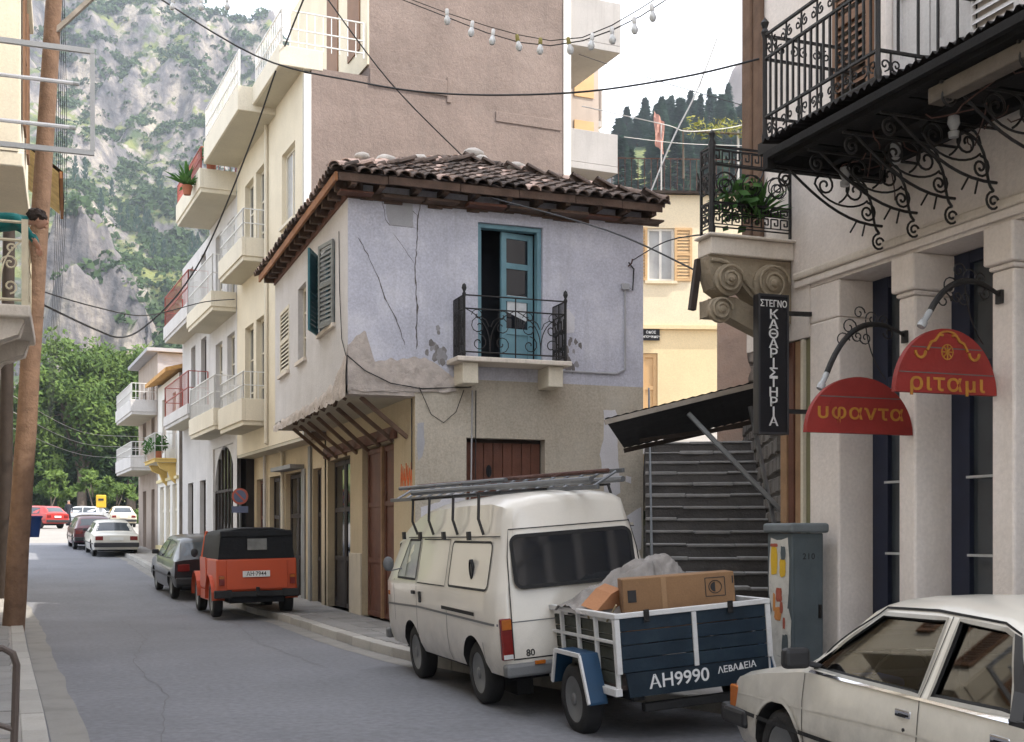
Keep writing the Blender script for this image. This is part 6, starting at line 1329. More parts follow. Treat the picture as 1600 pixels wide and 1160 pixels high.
text('ΑΗ9990', .15, tf @ Matrix.Translation((.03, 0, 0)) @ Matrix.Rotation(.02, 4, 'Z'), sign_white, 'painted_number', TR, .0008, sx=1.05); text('ΛΕBΑΔΕΙΑ', .075, tf @ Matrix.Translation((.555, .035, 0)) @ Matrix.Rotation(.06, 4, 'Z'), sign_white, 'painted_word', TR, .0008, sx=1.0)
for sg in (-1, 1):
    for i in range(5): boxpart(TR, 'side_plank', tgreen, *sorted((sg * .63, sg * .655)), .06, 1.46, .46 + i * .10, .55 + i * .10, .004)
    for y in (.02, .40, .78, 1.16, 1.44): boxpart(TR, 'side_stake', twhite, *sorted((sg * .66, sg * .695)), y, y + .03, .42, .99, .004)
    boxpart(TR, 'side_rail', twhite, *sorted((sg * .655, sg * .70)), .0, 1.48, .99, 1.035, .005); boxpart(TR, 'side_mid_rail', twhite, *sorted((sg * .662, sg * .69)), .03, 1.45, .79, .815, .003)
    boxpart(TR, 'side_foot', twhite, *sorted((sg * .66, sg * .72)), .0, .40, .38, .44, .005); boxpart(TR, 'side_foot', twhite, *sorted((sg * .66, sg * .72)), 1.3, 1.48, .38, .44, .005)
    wheel(TR, sg * .76, .62, .30, .16, sg)
    xa, xb = sorted((sg * .70, sg * .86)); mb = MB(W[TR]); pr = [(.22, .30), (.36, .68), (.90, .68), (1.02, .40)]
    for (ya, za), (yb, zb) in zip(pr, pr[1:]): mb.add([(xa, ya, za), (xb, ya, za), (xb, yb, zb), (xa, yb, zb), (xa, ya, za + .02), (xb, ya, za + .02), (xb, yb, zb + .02), (xa, yb, zb + .02)], [(0, 3, 2, 1), (4, 5, 6, 7), (0, 1, 5, 4), (1, 2, 6, 5), (2, 3, 7, 6), (3, 0, 4, 7)])
    g_ = mb.build('mudguard', tmud, TR); mb = MB(W[TR])
    for (ya, za), (yb, zb) in zip(pr, pr[1:]): mb.bar((sg * .865, ya, za + .01), (sg * .865, yb, zb + .01), .018, .035)
    mb.build('mudguard_edge', twhite, g_); pass
boxpart(TR, 'bed', wood_dark, -.655, .655, .03, 1.46, .42, .455, .004); boxpart(TR, 'front_board', tgreen, -.64, .64, 1.46, 1.485, .46, .98, .004); boxpart(TR, 'chassis_beam', black_rubber, -.55, -.45, .05, 1.5, .32, .418, .004); boxpart(TR, 'chassis_beam', black_rubber, .45, .55, .05, 1.5, .32, .418, .004)
MB(W[TR]).tube([(-.72, .62, .30), (.72, .62, .30)], .03, 8).build('axle', black_rubber, TR); MB(W[TR]).bar((0, 1.45, .40), (-.3, 1.75, .42), .07).build('tow_bar', iron, TR); boxpart(TR, 'rear_underride_bar', black_rubber, -.45, .80, .05, .13, .22, .29, .01)
# load
BXm = M('cardboard', (.27, .155, .08), .9, .08, 3, .1, 60)
CB = thing('cardboard_box', 'long brown cardboard box with printed square emblem lying across the trailer', 'box', (4.74, 9.02, 1.01), rot=(0, -.075, R(-19)))
mb = MB(W[CB]); mb.box(-.46, .46, -.16, .18, -.22, .255); o = mb.build('carton', BXm, CB, bevel=.008)
pk = M('box_print', (.03, .028, .03), .8, .1); bf = W[CB] @ frame((0, -.1625, .04), UX, UZ)
mb = MB(bf); c = (.30, .10)
for a, b in (((-.08, -.075), (.08, -.075)), ((.08, -.075), (.08, .075)), ((.08, .075), (-.08, .075)), ((-.08, .075), (-.08, -.075))): mb.bar((c[0] + a[0], c[1] + a[1], 0), (c[0] + b[0], c[1] + b[1], 0), .007, .002)
mb.tube([(c[0] + .052 * cos(t), c[1] + .052 * sin(t), 0) for t in seq(0, 2 * pi, 24)[:-1]], .004, 4, True); mb.flat([(c[0] + .04 * cos(t), c[1] + .04 * sin(t), .002) for t in seq(pi / 2, 1.5 * pi, 10)])
mb.build('print_emblem', pk, CB); MB(bf).box(-.42, -.35, .02, .12, -.001, .002).build('print_mark', pk, CB); MB(bf).box(.44, .45, .12, .18, -.001, .002).build('print_mark', pk, CB); text('ΚΕΡΑΣ', .05, bf @ Matrix.Translation((.31, -.085, .0)), pk, 'print_word', CB, .001)
mb = MB(bf); mb.box(-.14, -.10, -.26, .21, -.0005, .0012); mb.build('tape', M('tape', (.33, .19, .09), .4), CB)
C2 = thing('small_cardboard_flap', 'open orange-brown cardboard flap poking up left of the long box', 'box', (4.30, 9.30, .98), rot=(.2, -.1, .3)); mb = MB(W[C2]); mb.extr([(-.20, 0, 0), (.14, 0, 0), (.16, 0, .03), (.06, 0, .16), (-.04, 0, .13)], (0, .2, 0)); mb.build('flap', M('cardboard_orange', (.42, .20, .10), .9), C2)
tarp = M('plastic_sheet', (.27, .25, .235), .75, .18, 5, .6, 14, spec=.5, dirt=.4, dirtcol=(.22, .2, .19), dscale=6)
TB = thing('plastic_bundle', 'greyish crumpled plastic-wrapped bundle heaped behind the cardboard box', 'bundle', (4.55, 9.65, 1.2)); mb = MB(); mb.smooth = True
def lump(mb, c, rx, ry_, rz_, seed, n=72, k=30, amp=.10):
    rows = []
    for i in range(k + 1):
        th = pi * i / k; row = []
        for j in range(n):
            ph = 2 * pi * j / n; d = V((sin(th) * cos(ph), sin(th) * sin(ph), cos(th)))
            f = 1 + amp * noise.noise(d * 2.2 + V((seed, 0, 0))) + .10 * (1 - 2 * abs(noise.noise(V((ph * 2.6 + 1.2 * noise.noise(d * 2), d.z * 1.2, seed))))) + .02 * (1 - 2 * abs(noise.noise(d * 6)))
            row.append(V(c) + V((d.x * rx * f, d.y * ry_ * f, d.z * rz_ * f)))
        rows.append(row)
    mb.grid(rows, True)

rows = []
for iu in range(97):
    row = []
    for iv in range(57):
        x, y = lerp(4.0, 5.2, iu / 96), lerp(9.22, 9.98, iv / 56); z = .93
        for cx, cy, sx, sy, h in ((4.74, 9.52, .28, .26, .44), (4.98, 9.54, .18, .2, .22), (4.42, 9.58, .22, .22, .22), (4.17, 9.66, .18, .2, .13)):
            dx, dy = (x - cx) / sx, (y - cy) / sy; rr = sqrt(dx * dx + dy * dy); a = atan2(dy, dx); z += h * max(0, 1 - rr * .62) ** 1.15
            if rr < 1.7: z += h * .13 * (1 - 2 * abs(noise.noise((a * 2.6 + .5 * rr, rr * .5, cx * 7)))) * min(1, rr * 1.5) * (1.7 - rr)
        z += .012 * (1 - 2 * abs(noise.noise((x * 9, y * 9, 2)))); row.append(V((x + .03 * noise.noise((y * 7, x * 4, 1)), y + .03 * noise.noise((x * 7, y * 4, 6)), max(.9, z))))
    rows.append(row)
mb.grid(rows); mb.build('sheet', tarp, TB, angle=70)
mb = MB(); mb.smooth = True; lump(mb, (5.22, 9.25, 1.03), .18, .16, .16, 5); o = mb.build('dark_sack', M('dark_sack', (.025, .022, .024), .7, .2, 8, .4, 20), label='black sack at the right end of the trailer load', cat='sack', angle=70)
mb = MB(); mb.tube(bez((4.13, 8.9, 1.03), (4.10, 9.2, .7), (4.08, 9.3, .75), (4.12, 9.5, 1.04), 12), .008, 5); mb.build('rope', M('rope', (.42, .33, .2), .9), label='thin rope dangling over the left rail of the trailer', cat='rope')
# ------------------------------------------------------------------ street furniture, signs, wires
def tube_thing(name, label, cat, pts, r, mat, group=None, smooth=6, n=5):
    P = [V(p) for p in pts]; out = []
    for i in range(len(P) - 1):
        p0, p1, p2, p3 = P[max(0, i - 1)], P[i], P[i + 1], P[min(len(P) - 1, i + 2)]
        for k in range(smooth):
            t = k / smooth; out.append(.5 * ((2 * p1) + (p2 - p0) * t + (2 * p0 - 5 * p1 + 4 * p2 - p3) * t * t + (3 * p1 - p0 - 3 * p2 + p3) * t ** 3))
    out.append(P[-1]); return MB().tube(out, r, n).build(name, mat, label=label, cat=cat, group=group)
pole = thing('wooden_pole', 'tall leaning brown wooden utility pole at the left kerb', 'utility pole', (-.86, 21.28, .1))
pp = [V((-.86, 21.28, .0)).lerp(V((-.15, 21.02, 11.6)), t) for t in seq(0, 1, 24)]
MB().tube([p + V((.012 * noise.noise((i * .5, 0, 0)), 0, 0)) for i, p in enumerate(pp)], [lerp(.175, .12, i / 24) for i in range(25)], 14).build('shaft', pole_wood, pole)
MB().bar((-.24, 21.0, 9.7), (.55, 20.8, 10.5), .07).build('bracket_arm', wood_grey, pole)
mb = MB()
for k in range(7):
    z = 1.9 + .33 * k; x = -.86 + .71 * z / 11.6; a0 = random.uniform(-1.9, -.9); rows = [[(x + .172 * cos(a), 21.27 + .172 * sin(a) - .006, zz) for a in seq(a0, a0 + random.uniform(.4, .9), 5)] for zz in (z, z + random.uniform(.12, .28))]; mb.mi = k % 3; mb.grid(rows)
mb.build('torn_notice', [M('poster_green', (.16, .24, .16), .9), M('poster_pale', (.42, .40, .36), .9), M('poster_grey', (.2, .21, .2), .9)], pole)
bn = thing('litter_bin', 'small blue litter bin strapped behind the leaning wooden pole', 'litter bin', (-.58, 21.55, 1.55)); MB().lathe([(.11, 0), (.15, .32), (.165, .32), (.165, .35), (.14, .35), (.10, .03)], Matrix.Translation((-.58, 21.55, 1.55)), 14).build('bucket', M('bin_blue', (.015, .05, .18), .5), bn); MB().bar((-.74, 21.36, 1.72), (-.62, 21.5, 1.72), .03).build('strap', iron, bn)
MB().tube([(-1.32, 28.1, .1), (-1.2, 28.1, 9)], [.15, .12], 10).build('second_pole', wood_dark, label='dark slim wooden pole farther back at the left picture edge', cat='utility pole')
sf = thing('sign_frame', 'empty pale steel sign frame with two fluorescent tubes hung over the left pavement', 'sign frame', (-1.45, 14.8, 6.5))
mb = MB(); Y = 14.82
for z in (5.99, 7.16): mb.bar((-1.49, Y, z), (.27, Y, z), .05, .055)
mb.bar((.25, Y, 6.02), (.25, Y, 7.13), .05, .05, (0, 1, 0)); mb.build('frame', grey_metal, sf)
for z, x in ((6.77, .11), (6.26, .07)):
    MB().tube([(-1.45, Y, z), (x - .07, Y, z)], .024, 8).build('fluorescent_tube', M('tube_white', (.8, .8, .82), .3) if 'tube_white' not in MATS else MATS['tube_white'], sf); MB().tube([(x - .069, Y, z), (x, Y, z)], .026, 8).build('tube_cap', grey_metal, sf)
hp = thing('hoop_railing', 'dark bent-pipe hoop railing on the left pavement in the foreground', 'railing', (-.36, 9.25, .12))
MB().tube([(-.37, 9.25, .0), (-.35, 9.25, .68), (-.375, 9.25, .76), (-.44, 9.25, .80), (-1.6, 9.2, .80), (-1.67, 9.2, .76), (-1.7, 9.2, .68), (-1.7, 9.2, .0)], .026, 8).build('hoop', M('painted_pipe', (.11, .085, .075), .5, .2, 5), hp); MB().tube([(-.36, 9.25, .22), (-.85, 9.23, .42), (-1.7, 9.2, .42)], .02, 8).build('brace', MATS['painted_pipe'], hp)
# telecom cabinet
cb_ = thing('telecom_cabinet', 'tall dark grey telecom cabinet covered in torn stickers at the foot of the first pillar', 'cabinet', (6.2, 9.5, .1)); cabm = M('cabinet_grey', (.085, .105, .115), .7, .12, 4, .15, 60, dirt=.2, dirtcol=(.15, .15, .14))
MB().box(6.03, 6.36, 9.30, 9.70, .05, 1.61).build('body', cabm, cb_, bevel=.012); MB().box(6.0, 6.40, 9.26, 9.74, 1.612, 1.70).build('cap', M('cabinet_cap', (.16, .18, .19), .8, .1), cb_, bevel=.025, segs=3)
MB().box(6.055, 6.335, 9.292, 9.298, .2, 1.56).build('door', cabm, cb_, bevel=.003); MB().box(6.30, 6.325, 9.27, 9.291, .85, .97).build('handle', iron, cb_)
text('210', .075, frame((6.20, 9.2905, 1.40), UX, UZ), text_black, 'cabinet_number', cb_, .001, sx=1.0, spacing=1.2)
stk = [M('sticker_white', (.62, .60, .55), .8, .1, 8, dirt=.5, dirtcol=(.3, .27, .24), dscale=12), M('sticker_yellow', (.72, .45, .03), .7, .1), M('sticker_red', (.40, .10, .06), .7, .2, 20), M('sticker_orange', (.62, .25, .07), .7, .1, 20)]
def torn(y, z, w_, h_, m_, d, name='sticker'):
    P = []; 
    for i in range(14): a = 2 * pi * i / 14; r = 1 / max(abs(cos(a)), abs(sin(a))); r *= 1 + .18 * noise.noise((cos(a) * 2 + y * 9, sin(a) * 2 + z * 9, 0)); P.append((6.03 - d, y + w_ / 2 * r * cos(a), z + h_ / 2 * r * sin(a)))
    MB().flat(P).build(name, m_, cb_)
for a in ((9.50, 1.22, .33, .66, stk[0], .003), (9.48, .72, .34, .44, stk[0], .004), (9.5, .35, .3, .3, stk[0], .003), (9.58, 1.36, .11, .24, stk[1], .006), (9.44, 1.30, .10, .16, stk[1], .007), (9.43, 1.43, .08, .12, cabm, .008), (9.50, 1.05, .10, .13, stk[2], .006), (9.46, .94, .05, .10, stk[2], .008), (9.52, .88, .11, .12, stk[3], .007), (9.58, .98, .04, .16, stk[3], .006), (9.42, .80, .04, .10, stk[2], .006), (9.40, .6, .10, .2, cabm, .007), (9.58, 1.5, .12, .03, stk[2], .007)): torn(*a)
# vertical dry-cleaner sign
vs_ = thing('vertical_sign', 'tall narrow black sign with white Greek lettering hung from the first pillar', 'sign', (6.10, 9.75, 2.53)); vf = frame((6.095, 9.70, 3.165), V((1, 0, 0)), UZ)
mb = MB(); mb.box(5.935, 6.255, 9.702, 9.80, 2.52, 3.81); mb.build('panel', sign_black, vs_, bevel=.01); mb = MB()
for a, b, c, d in ((5.935, 6.255, 2.52, 2.54), (5.935, 6.255, 3.79, 3.81), (5.935, 5.952, 2.54, 3.79), (6.238, 6.255, 2.54, 3.79)): mb.box(a, b, 9.694, 9.7, c, d)
mb.build('edge_frame', M('dark_frame', (.05, .05, .055), .5), vs_)
text('ΣΤΕΓΝΟ', .085, vf @ Matrix.Translation((0, .555, .0)), sign_white, 'lettering', vs_, .002, sx=.85)
for i, ch in enumerate('ΚΑΘΑΡΙΣΤΗΡΙΑ'): text(ch, .118, vf @ Matrix.Translation((0, .455 - i * .0895, 0)), sign_white, 'lettering', vs_, .002, sx=1.25)
for z in (3.65, 2.74): MB().bar((6.256, 9.74, z), (NX, 9.70, z), .03, .04).build('sign_arm', iron, vs_)
# red half-round signs
def half_sign(name, label, x0, x1, y, z0, z1, word, size, zt, seams, orn=False):
    t = thing(name, label, 'sign', ((x0 + x1) / 2, y, z0)); cx, a = (x0 + x1) / 2, (x1 - x0) / 2; h = z1 - z0
    P = [(cx + a * cos(t_) * (1 if abs(cos(t_)) < .98 else 1), y, z0 + h * sin(t_)) for t_ in seq(0, pi, 28)]
    mb = MB(); mb.extr([(x, y - .025, z) for x, _, z in P], (0, .05, 0)); mb.build('board', sign_red, t)
    for s in seams:
        w_ = a * sqrt(max(0, 1 - ((s - z0) / h) ** 2)) - .01; MB().box(cx - w_, cx + w_, y - .027, y - .024, s - .004, s + .004).build('plank_seam', crack_dark, t)
    f = frame((cx, y - .026, zt), UX, UZ); text(word, size, f, sign_yellow, 'lettering', t, .003, sx=1.25, spacing=1.12)
    if orn:
        mb = MB(frame((cx, y - .028, z0 + h * .68), UX, UZ))
        for sx_ in (-1, 1):
            mb.tube([(sx_ * .24 + .045 * cos(t_), -.02 + .05 * sin(t_), 0) for t_ in seq(pi, 2 * pi, 10)], .012, 4); mb.tube([(sx_ * (.04 + .14 * k / 4), .10 - .012 * k - .004 * k * k + .02 * (k % 2), 0) for k in range(5)], .012, 4)
        for k in range(8): mb.tube([(0, -.02, 0), (.045 * cos(k * pi / 4), -.02 + .05 * sin(k * pi / 4), 0)], .006, 4)
        mb.tube([(.05 * cos(t_), -.02 + .055 * sin(t_), 0) for t_ in seq(0, 2 * pi, 16)[:-1]], .005, 4, True); mb.tube([(.09 * cos(t_), .08 + .05 * sin(t_), 0) for t_ in seq(.1, pi - .1, 10)], .010, 4); mb.build('ornament', sign_yellow, t)
    return t
s1 = half_sign('half_round_sign', 'lower red half-round sign with yellow Greek word hanging by the second pillar', 5.475, 6.49, 8.26, 2.41, 2.865, 'υφαντα', .168, 2.575, (2.70,)); s2 = half_sign('half_round_sign', 'upper red half-round sign with faded yellow emblem hanging by the third pillar', 5.585, 6.49, 7.30, 2.63, 3.105, 'ριταμι', .175, 2.70, (2.775, 2.96), True)
for t, y, z in ((s1, 8.26, 2.55), (s2, 7.30, 2.80)): MB().bar((6.40, y + .04, z), (NX + .01, y + .04, z), .03).build('fixing', iron, t)
def lamp_arm(label, y, zr, x1, z1):
    t = thing('lamp_bracket', label, 'lamp bracket', (NX, y, zr)); X = lambda x, z: V((x, y, z)); dx = NX - x1; mb = MB(); P = bez(X(NX - .0, zr), X(NX - .36 * dx, zr + .16), X(NX - .72 * dx, zr + .13), X(x1 + .03, z1 + .10), 16)
    mb.tube(P, [.014 + .010 * min(1, i / 8) for i in range(17)], 8); mb.box(NX - .03, NX - .002, y - .03, y + .03, zr - .05, zr + .05); mb.build('arm', iron, t)
    mb = MB()
    for (px_, pz, r, a0, s) in ((.42, .13, .065, pi, -1), (.58, .17, .06, 0, 1), (.70, .05, .075, 0, 1), (.78, -.06, .07, 0, 1), (.5, -.03, .06, pi, 1), (.22, .02, .055, pi, 1), (.28, .12, .05, pi, -1), (.6, -.02, .05, pi, 1)):
        c = X(NX - dx * px_, zr + pz); mb.tube(spiral(c, r, 1.2, a0, s, UX, UZ, 14, .2), .006, 4)
    mb.tube(bez(X(NX - .5 * dx, zr + .12), X(NX - .5 * dx, zr - .05), X(NX - .4 * dx, zr - .25), X(NX - .25 * dx, zr - .36)), .005, 4); mb.build('scrollwork', iron, t)
    d = (P[-1] - P[-3]).normalized(); mb = MB(); m = d.to_track_quat('Z', 'Y').to_matrix().to_4x4(); m.translation = P[-1]; mb.lathe([(.018, -.01), (.024, .02), (.022, .09), (.030, .10), (.034, .13), (.03, .15), (0, .155)], m, 12); mb.build('lamp_holder', curtain_glass, t); return t
lamp_arm('curled iron lamp bracket above the lower red sign', 8.33, 3.23, 5.70, 2.80); lamp_arm('curled iron lamp bracket above the upper red sign', 7.24, 3.36, 5.83, 3.12)
# no-parking sign
npk = thing('no_parking_sign', 'round faded no-parking sign with blue plate on a thin post by the shops', 'road sign', (3.9, 30.0, gz(30) + .1)); MB().tube([(3.9, 30.02, gz(30) + .05), (3.9, 30.02, 2.72)], .03, 8).build('post', galv, npk)
m = frame((3.89, 29.985, 2.52), V((.94, -.34, 0)), UZ); mb = MB(); mb.lathe([(.20, -.006), (.20, .004), (0, .004)], m, 24); mb.build('rim', M('np_red', (.40, .09, .06), .6), npk); mb = MB(); mb.lathe([(.15, .0045), (.15, .007), (0, .007)], m, 24); mb.build('disc', M('np_blue', (.10, .12, .20), .6), npk); mb = MB(m); mb.bar((-.11, .11, .009), (.11, -.11, .009), .04, .004); mb.build('slash', MATS['np_red'], npk); mb = MB(m); mb.box(-.20, .20, -.40, -.24, -.004, .006); mb.build('plate', MATS['np_blue'], npk)
pb = thing('yellow_post_box', 'bright yellow box on a post at the back of the sunny square', 'post box', (2.05, 90, 2.3)); MB().box(1.75, 2.42, 89.8, 90.2, 3.45, 4.35).build('box', M('box_yellow', (.58, .36, .02), .5), pb, bevel=.06); MB().box(1.95, 2.2, 89.93, 90.05, 2.2, 3.45).build('post', grey_metal, pb); MB().box(1.9, 2.25, 89.77, 89.79, 3.95, 4.1).build('slot', text_black, pb)
MB().box(2.2, 3.4, 90.5, 91.3, 2.28, 3.2).build('utility_box', grey_metal, label='low grey bin beside the yellow box on the square', cat='bin', bevel=.05)
# cables
CW = 'overhead wires across the street'
def cable(label, pts, r, mat=cable_black): return tube_thing('overhead_cable', label, 'cable', pts, r, mat, CW)
cable('thick dark cable swooping across the pink gable to the right balcony', [(0.84, 16.72, 8.84), (2.19, 15.38, 7.58), (3.26, 14.35, 7.03), (4.1, 13.41, 6.67), (5.1, 12.19, 6.39), (5.88, 11.16, 6.29), (6.45, 10.53, 6.33)], .011)
cable('twisted heavy cable drooping along the balconies of the far row to the pole', [(4.53, 23.89, 12.65), (4.1, 25.11, 11.47), (3.68, 26.33, 10.08), (3.01, 28.17, 8.26), (2.4, 28.92, 7.2), (1.62, 28.14, 6.25), (1.03, 26.23, 5.65), (0.47, 24.3, 5.47), (-0.53, 21.48, 5.44)], .019)
cable('thin straight wire slanting down to the ridge of the tiled roof', [(3.73, 18.86, 10.05), (4.84, 18.99, 8.84), (6.5, 20.4, 8.25)], .011)
cable('thin wire slanting across the lavender wall to the stone corbel', [(6.05, 17.6, 6.75), (6.45, 14.15, 5.47), (6.69, 11.93, 4.45), (6.6, 10.86, 4.1)], .011)
cable('short thin wire from the house corner to the stone balcony', [(8.62, 17.94, 6.06), (7.37, 14.34, 5.45), (6.08, 10.88, 4.64)], .009)
cable('thin sagging wire low between the pole and the balconies', [(-.53, 21.3, 5.6), (0.45, 23.25, 5.71), (1.5, 26.06, 6.1), (2.92, 29.0, 6.99), (3.7, 29.5, 7.2)], .012)
cable('white cord sagging beneath the pines beyond the house', [(8.67, 20.13, 9.3), (11.06, 21.52, 9.68), (12.43, 23.14, 10.21), (14.28, 24.6, 10.96), (15.87, 26.15, 11.78)], .010, cable_pale)
cable('pale rope rising steeply from the right roof corner', [(8.9, 18.05, 7.0), (9.55, 18.34, 8.24), (10.17, 18.64, 9.23), (10.76, 18.96, 10.37)], .014, cable_pale)
cable('fine pale wire high in the gap beside the cream block', [(7.02, 12.34, 7.9), (7.73, 14.21, 8.13), (8.8, 17.02, 8.47)], .005, cable_pale); cable('second fine wire in the sky gap, right of the first', [(7.13, 12.3, 7.75), (8.42, 15.03, 8.44), (10.22, 18.63, 9.26)], .005, cable_pale)
cable('thin wire running from the cream block wing down to the right', [(10.24, 23.94, 11.86), (10.58, 21.69, 10.66), (10.68, 19.52, 9.59), (10.65, 17.41, 8.58)], .008); cable('lowest pale line stretched before the hillside bank', [(10.29, 21.8, 9.44), (12.36, 23.17, 9.95), (15.34, 25.28, 10.86)], .007, cable_pale)
for i in range(6): cable('one of the fine telephone lines fanning out from the wooden pole', [(-.2 + .02 * i, 21.0, 10.6 + .12 * i), (-.35 + .05 * i, 33, 8.8 + .12 * i), (-1.0 + .05 * i, 60, 6.5 + .1 * i)], .006)
for i in range(3): cable('one of the pale wires crossing before the big plane trees', [(-1.2, 28.1, 4.6 - .35 * i), (.3, 34, 4.3 - .3 * i), (2.2, 43, 4.9 - .35 * i), (2.75, 46.5, 5.1 - .3 * i)], .008, cable_pale)
# festoon of bulbs
fest = thing('festoon_lights', 'string of clear light bulbs sagging across the top of the street', 'string lights', (3.9, 10.5, 6.1))
FA = [(2.86, 11.73, 6.97), (3.39, 11.11, 6.53), (3.67, 10.79, 6.3), (3.89, 10.5, 6.13), (4.09, 10.22, 6.02), (4.28, 9.93, 5.98), (4.44, 9.66, 5.99), (4.59, 9.4, 6.03), (4.7, 9.14, 6.08), (5.6, 9.05, 6.6)]
def sm(P): return [p for i in range(len(P) - 1) for p in [V(P[i]).lerp(V(P[i + 1]), k / 4) for k in range(4)]] + [V(P[-1])]
FA = [(1.75, 13.2, 8.1)] + FA; MB().tube(sm(FA), .006, 4).build('wire', cable_black, fest); MB().tube(sm([(x, y, z + .05 - .02 * sin(i * 1.3)) for i, (x, y, z) in enumerate(FA)]), .005, 4).build('wire', cable_black, fest)
bulb0 = None
for i, (x, y, z) in enumerate([(3.35, 11.0, 6.56), (3.53, 10.77, 6.38), (3.67, 10.58, 6.25), (3.82, 10.37, 6.14), (3.97, 10.16, 6.05), (4.14, 9.93, 5.99), (4.28, 9.71, 5.96), (4.39, 9.55, 5.97), (4.51, 9.36, 6.0), (4.6, 9.21, 6.06)]):
    t = R(random.uniform(-14, 14)); m = Matrix.Translation((x, y, z)) @ Matrix.Rotation(pi + t, 4, 'Y'); o = MB().lathe([(.014, .0), (.018, .01), (.019, .055), (.015, .06)], m, 10).build('bulb_socket', sign_white if i not in (3, 4, 5) else M('socket_olive%d' % i, (.3, .26, .08), .6), fest)
    MB().lathe([(.013, .06), (.02, .075), (.031, .105), (.030, .125), (.018, .145), (0, .15)], m, 12).build('bulb', M('bulb_glass', (.62, .63, .63), .08, .05, spec=.8) if 'bulb_glass' not in MATS else MATS['bulb_glass'], o)
f2 = thing('festoon_lights', 'short stretch of three bulbs on a wire at the top left', 'string lights', (1.4, 14.8, 7.9)); MB().tube(sm([(.3, 15.6, 8.5), (1.13, 15.0, 7.98), (1.46, 14.79, 7.95), (1.75, 14.69, 7.96), (2.3, 14.4, 8.2)]), .006, 4).build('wire', cable_black, f2)
for x, y, z in ((1.16, 14.97, 7.98), (1.47, 14.79, 7.95), (1.75, 14.69, 7.96)):
    m = Matrix.Translation((x, y, z)) @ Matrix.Rotation(pi + random.uniform(-.2, .2), 4, 'Y'); o = MB().lathe([(.014, .0), (.019, .01), (.019, .055), (.015, .06)], m, 10).build('bulb_socket', sign_white, f2); MB().lathe([(.013, .06), (.02, .075), (.031, .105), (.030, .125), (.018, .145), (0, .15)], m, 12).build('bulb', MATS['bulb_glass'], o)
# bits on the roof terrace beyond
fl_ = thing('terrace_flag', 'faded pink flag on a thin pole on the yellow house terrace', 'flag', (13.6, 27, 9.8)); MB().tube([(13.55, 26.6, 9.8), (13.55, 26.6, 11.6)], .02, 6).build('pole', cable_pale, fl_)
mb = MB(); mb.smooth = True; mb.grid([[(13.55 + .02 + .25 * i / 5 - .2, 26.6 + .05 * sin(i * 2 + j), 11.9 - .8 * j / 6 - .05 * i) for i in range(6)] for j in range(7)]); mb.build('cloth', M('flag_pink', (.55, .30, .25), .9, .2, 6), fl_)
vn = thing('pergola_vine', 'yellow-green vine straggling along a wire above the terrace', 'vine', (14.8, 25.6, 11.2)); mb = MB()
for k in range(9): leafball(mb, (13.6 + .33 * k, 25.0 + .1 * k, 11.05 + .18 * noise.noise((k * 1.3, 0, 0)) + .05 * k), .26, 60, .065)
mb.build('leaves', leafmat('vine_leaf', (.10, .13, .02), (.35, .33, .08), 3), vn); MB().tube([(13.3, 25, 9.8), (13.3, 25, 10.9), (16.4, 25.9, 11.4)], .03, 5).build('stem', bark, vn)
MB().tube([(15.1, 25.6, 9.7), (15.1, 25.6, 11.3)], .03, 6).build('pergola_post', cable_pale, label='thin pale post holding up the vine', cat='post')
# ------------------------------------------------------------------ people
def person(label, loc, J, E, Rr, mats, matfn, sub=2):
    t = thing('person', label, 'person', loc); me = bpy.data.meshes.new('sk'); names = list(J); idx = {n: i for i, n in enumerate(names)}
    me.from_pydata([J[n] for n in names], [(idx[a], idx[b]) for a, b in E], []); o = bpy.data.objects.new('sk', me); COL.objects.link(o)
    bm = bmesh.new(); bm.from_mesh(me); ly = bm.verts.layers.skin.verify(); bm.verts.ensure_lookup_table()
    for i, n in enumerate(names): r = Rr[n]; bm.verts[i][ly].radius = r if isinstance(r, tuple) else (r, r); bm.verts[i][ly].use_root = (i == 0)
    bm.to_mesh(me); bm.free(); sk = o.modifiers.new('s', 'SKIN'); sk.use_smooth_shade = True; sb_ = o.modifiers.new('d', 'SUBSURF'); sb_.levels = sub; sb_.render_levels = sub
    dg = bpy.context.evaluated_depsgraph_get(); dg.update(); m2 = bpy.data.meshes.new_from_object(o.evaluated_get(dg)); bpy.data.objects.remove(o)
    m2.materials.clear(); [m2.materials.append(x) for x in mats]
    for p in m2.polygons: p.material_index = matfn(p.center); p.use_smooth = True
    b = bpy.data.objects.new('body', m2); COL.objects.link(b); b.parent = t; W[b] = W[t]; return t
skin = M('skin', (.50, .27, .18), .6, .05, 9); hair = M('dark_hair', (.035, .022, .016), .8, .3, 40, .6, 60); teal_cloth = M('teal_shirt', (.012, .16, .155), .85, .15, 6, .3, 40); dark_cloth = M('dark_suit', (.02, .022, .03), .9, .2, 6)
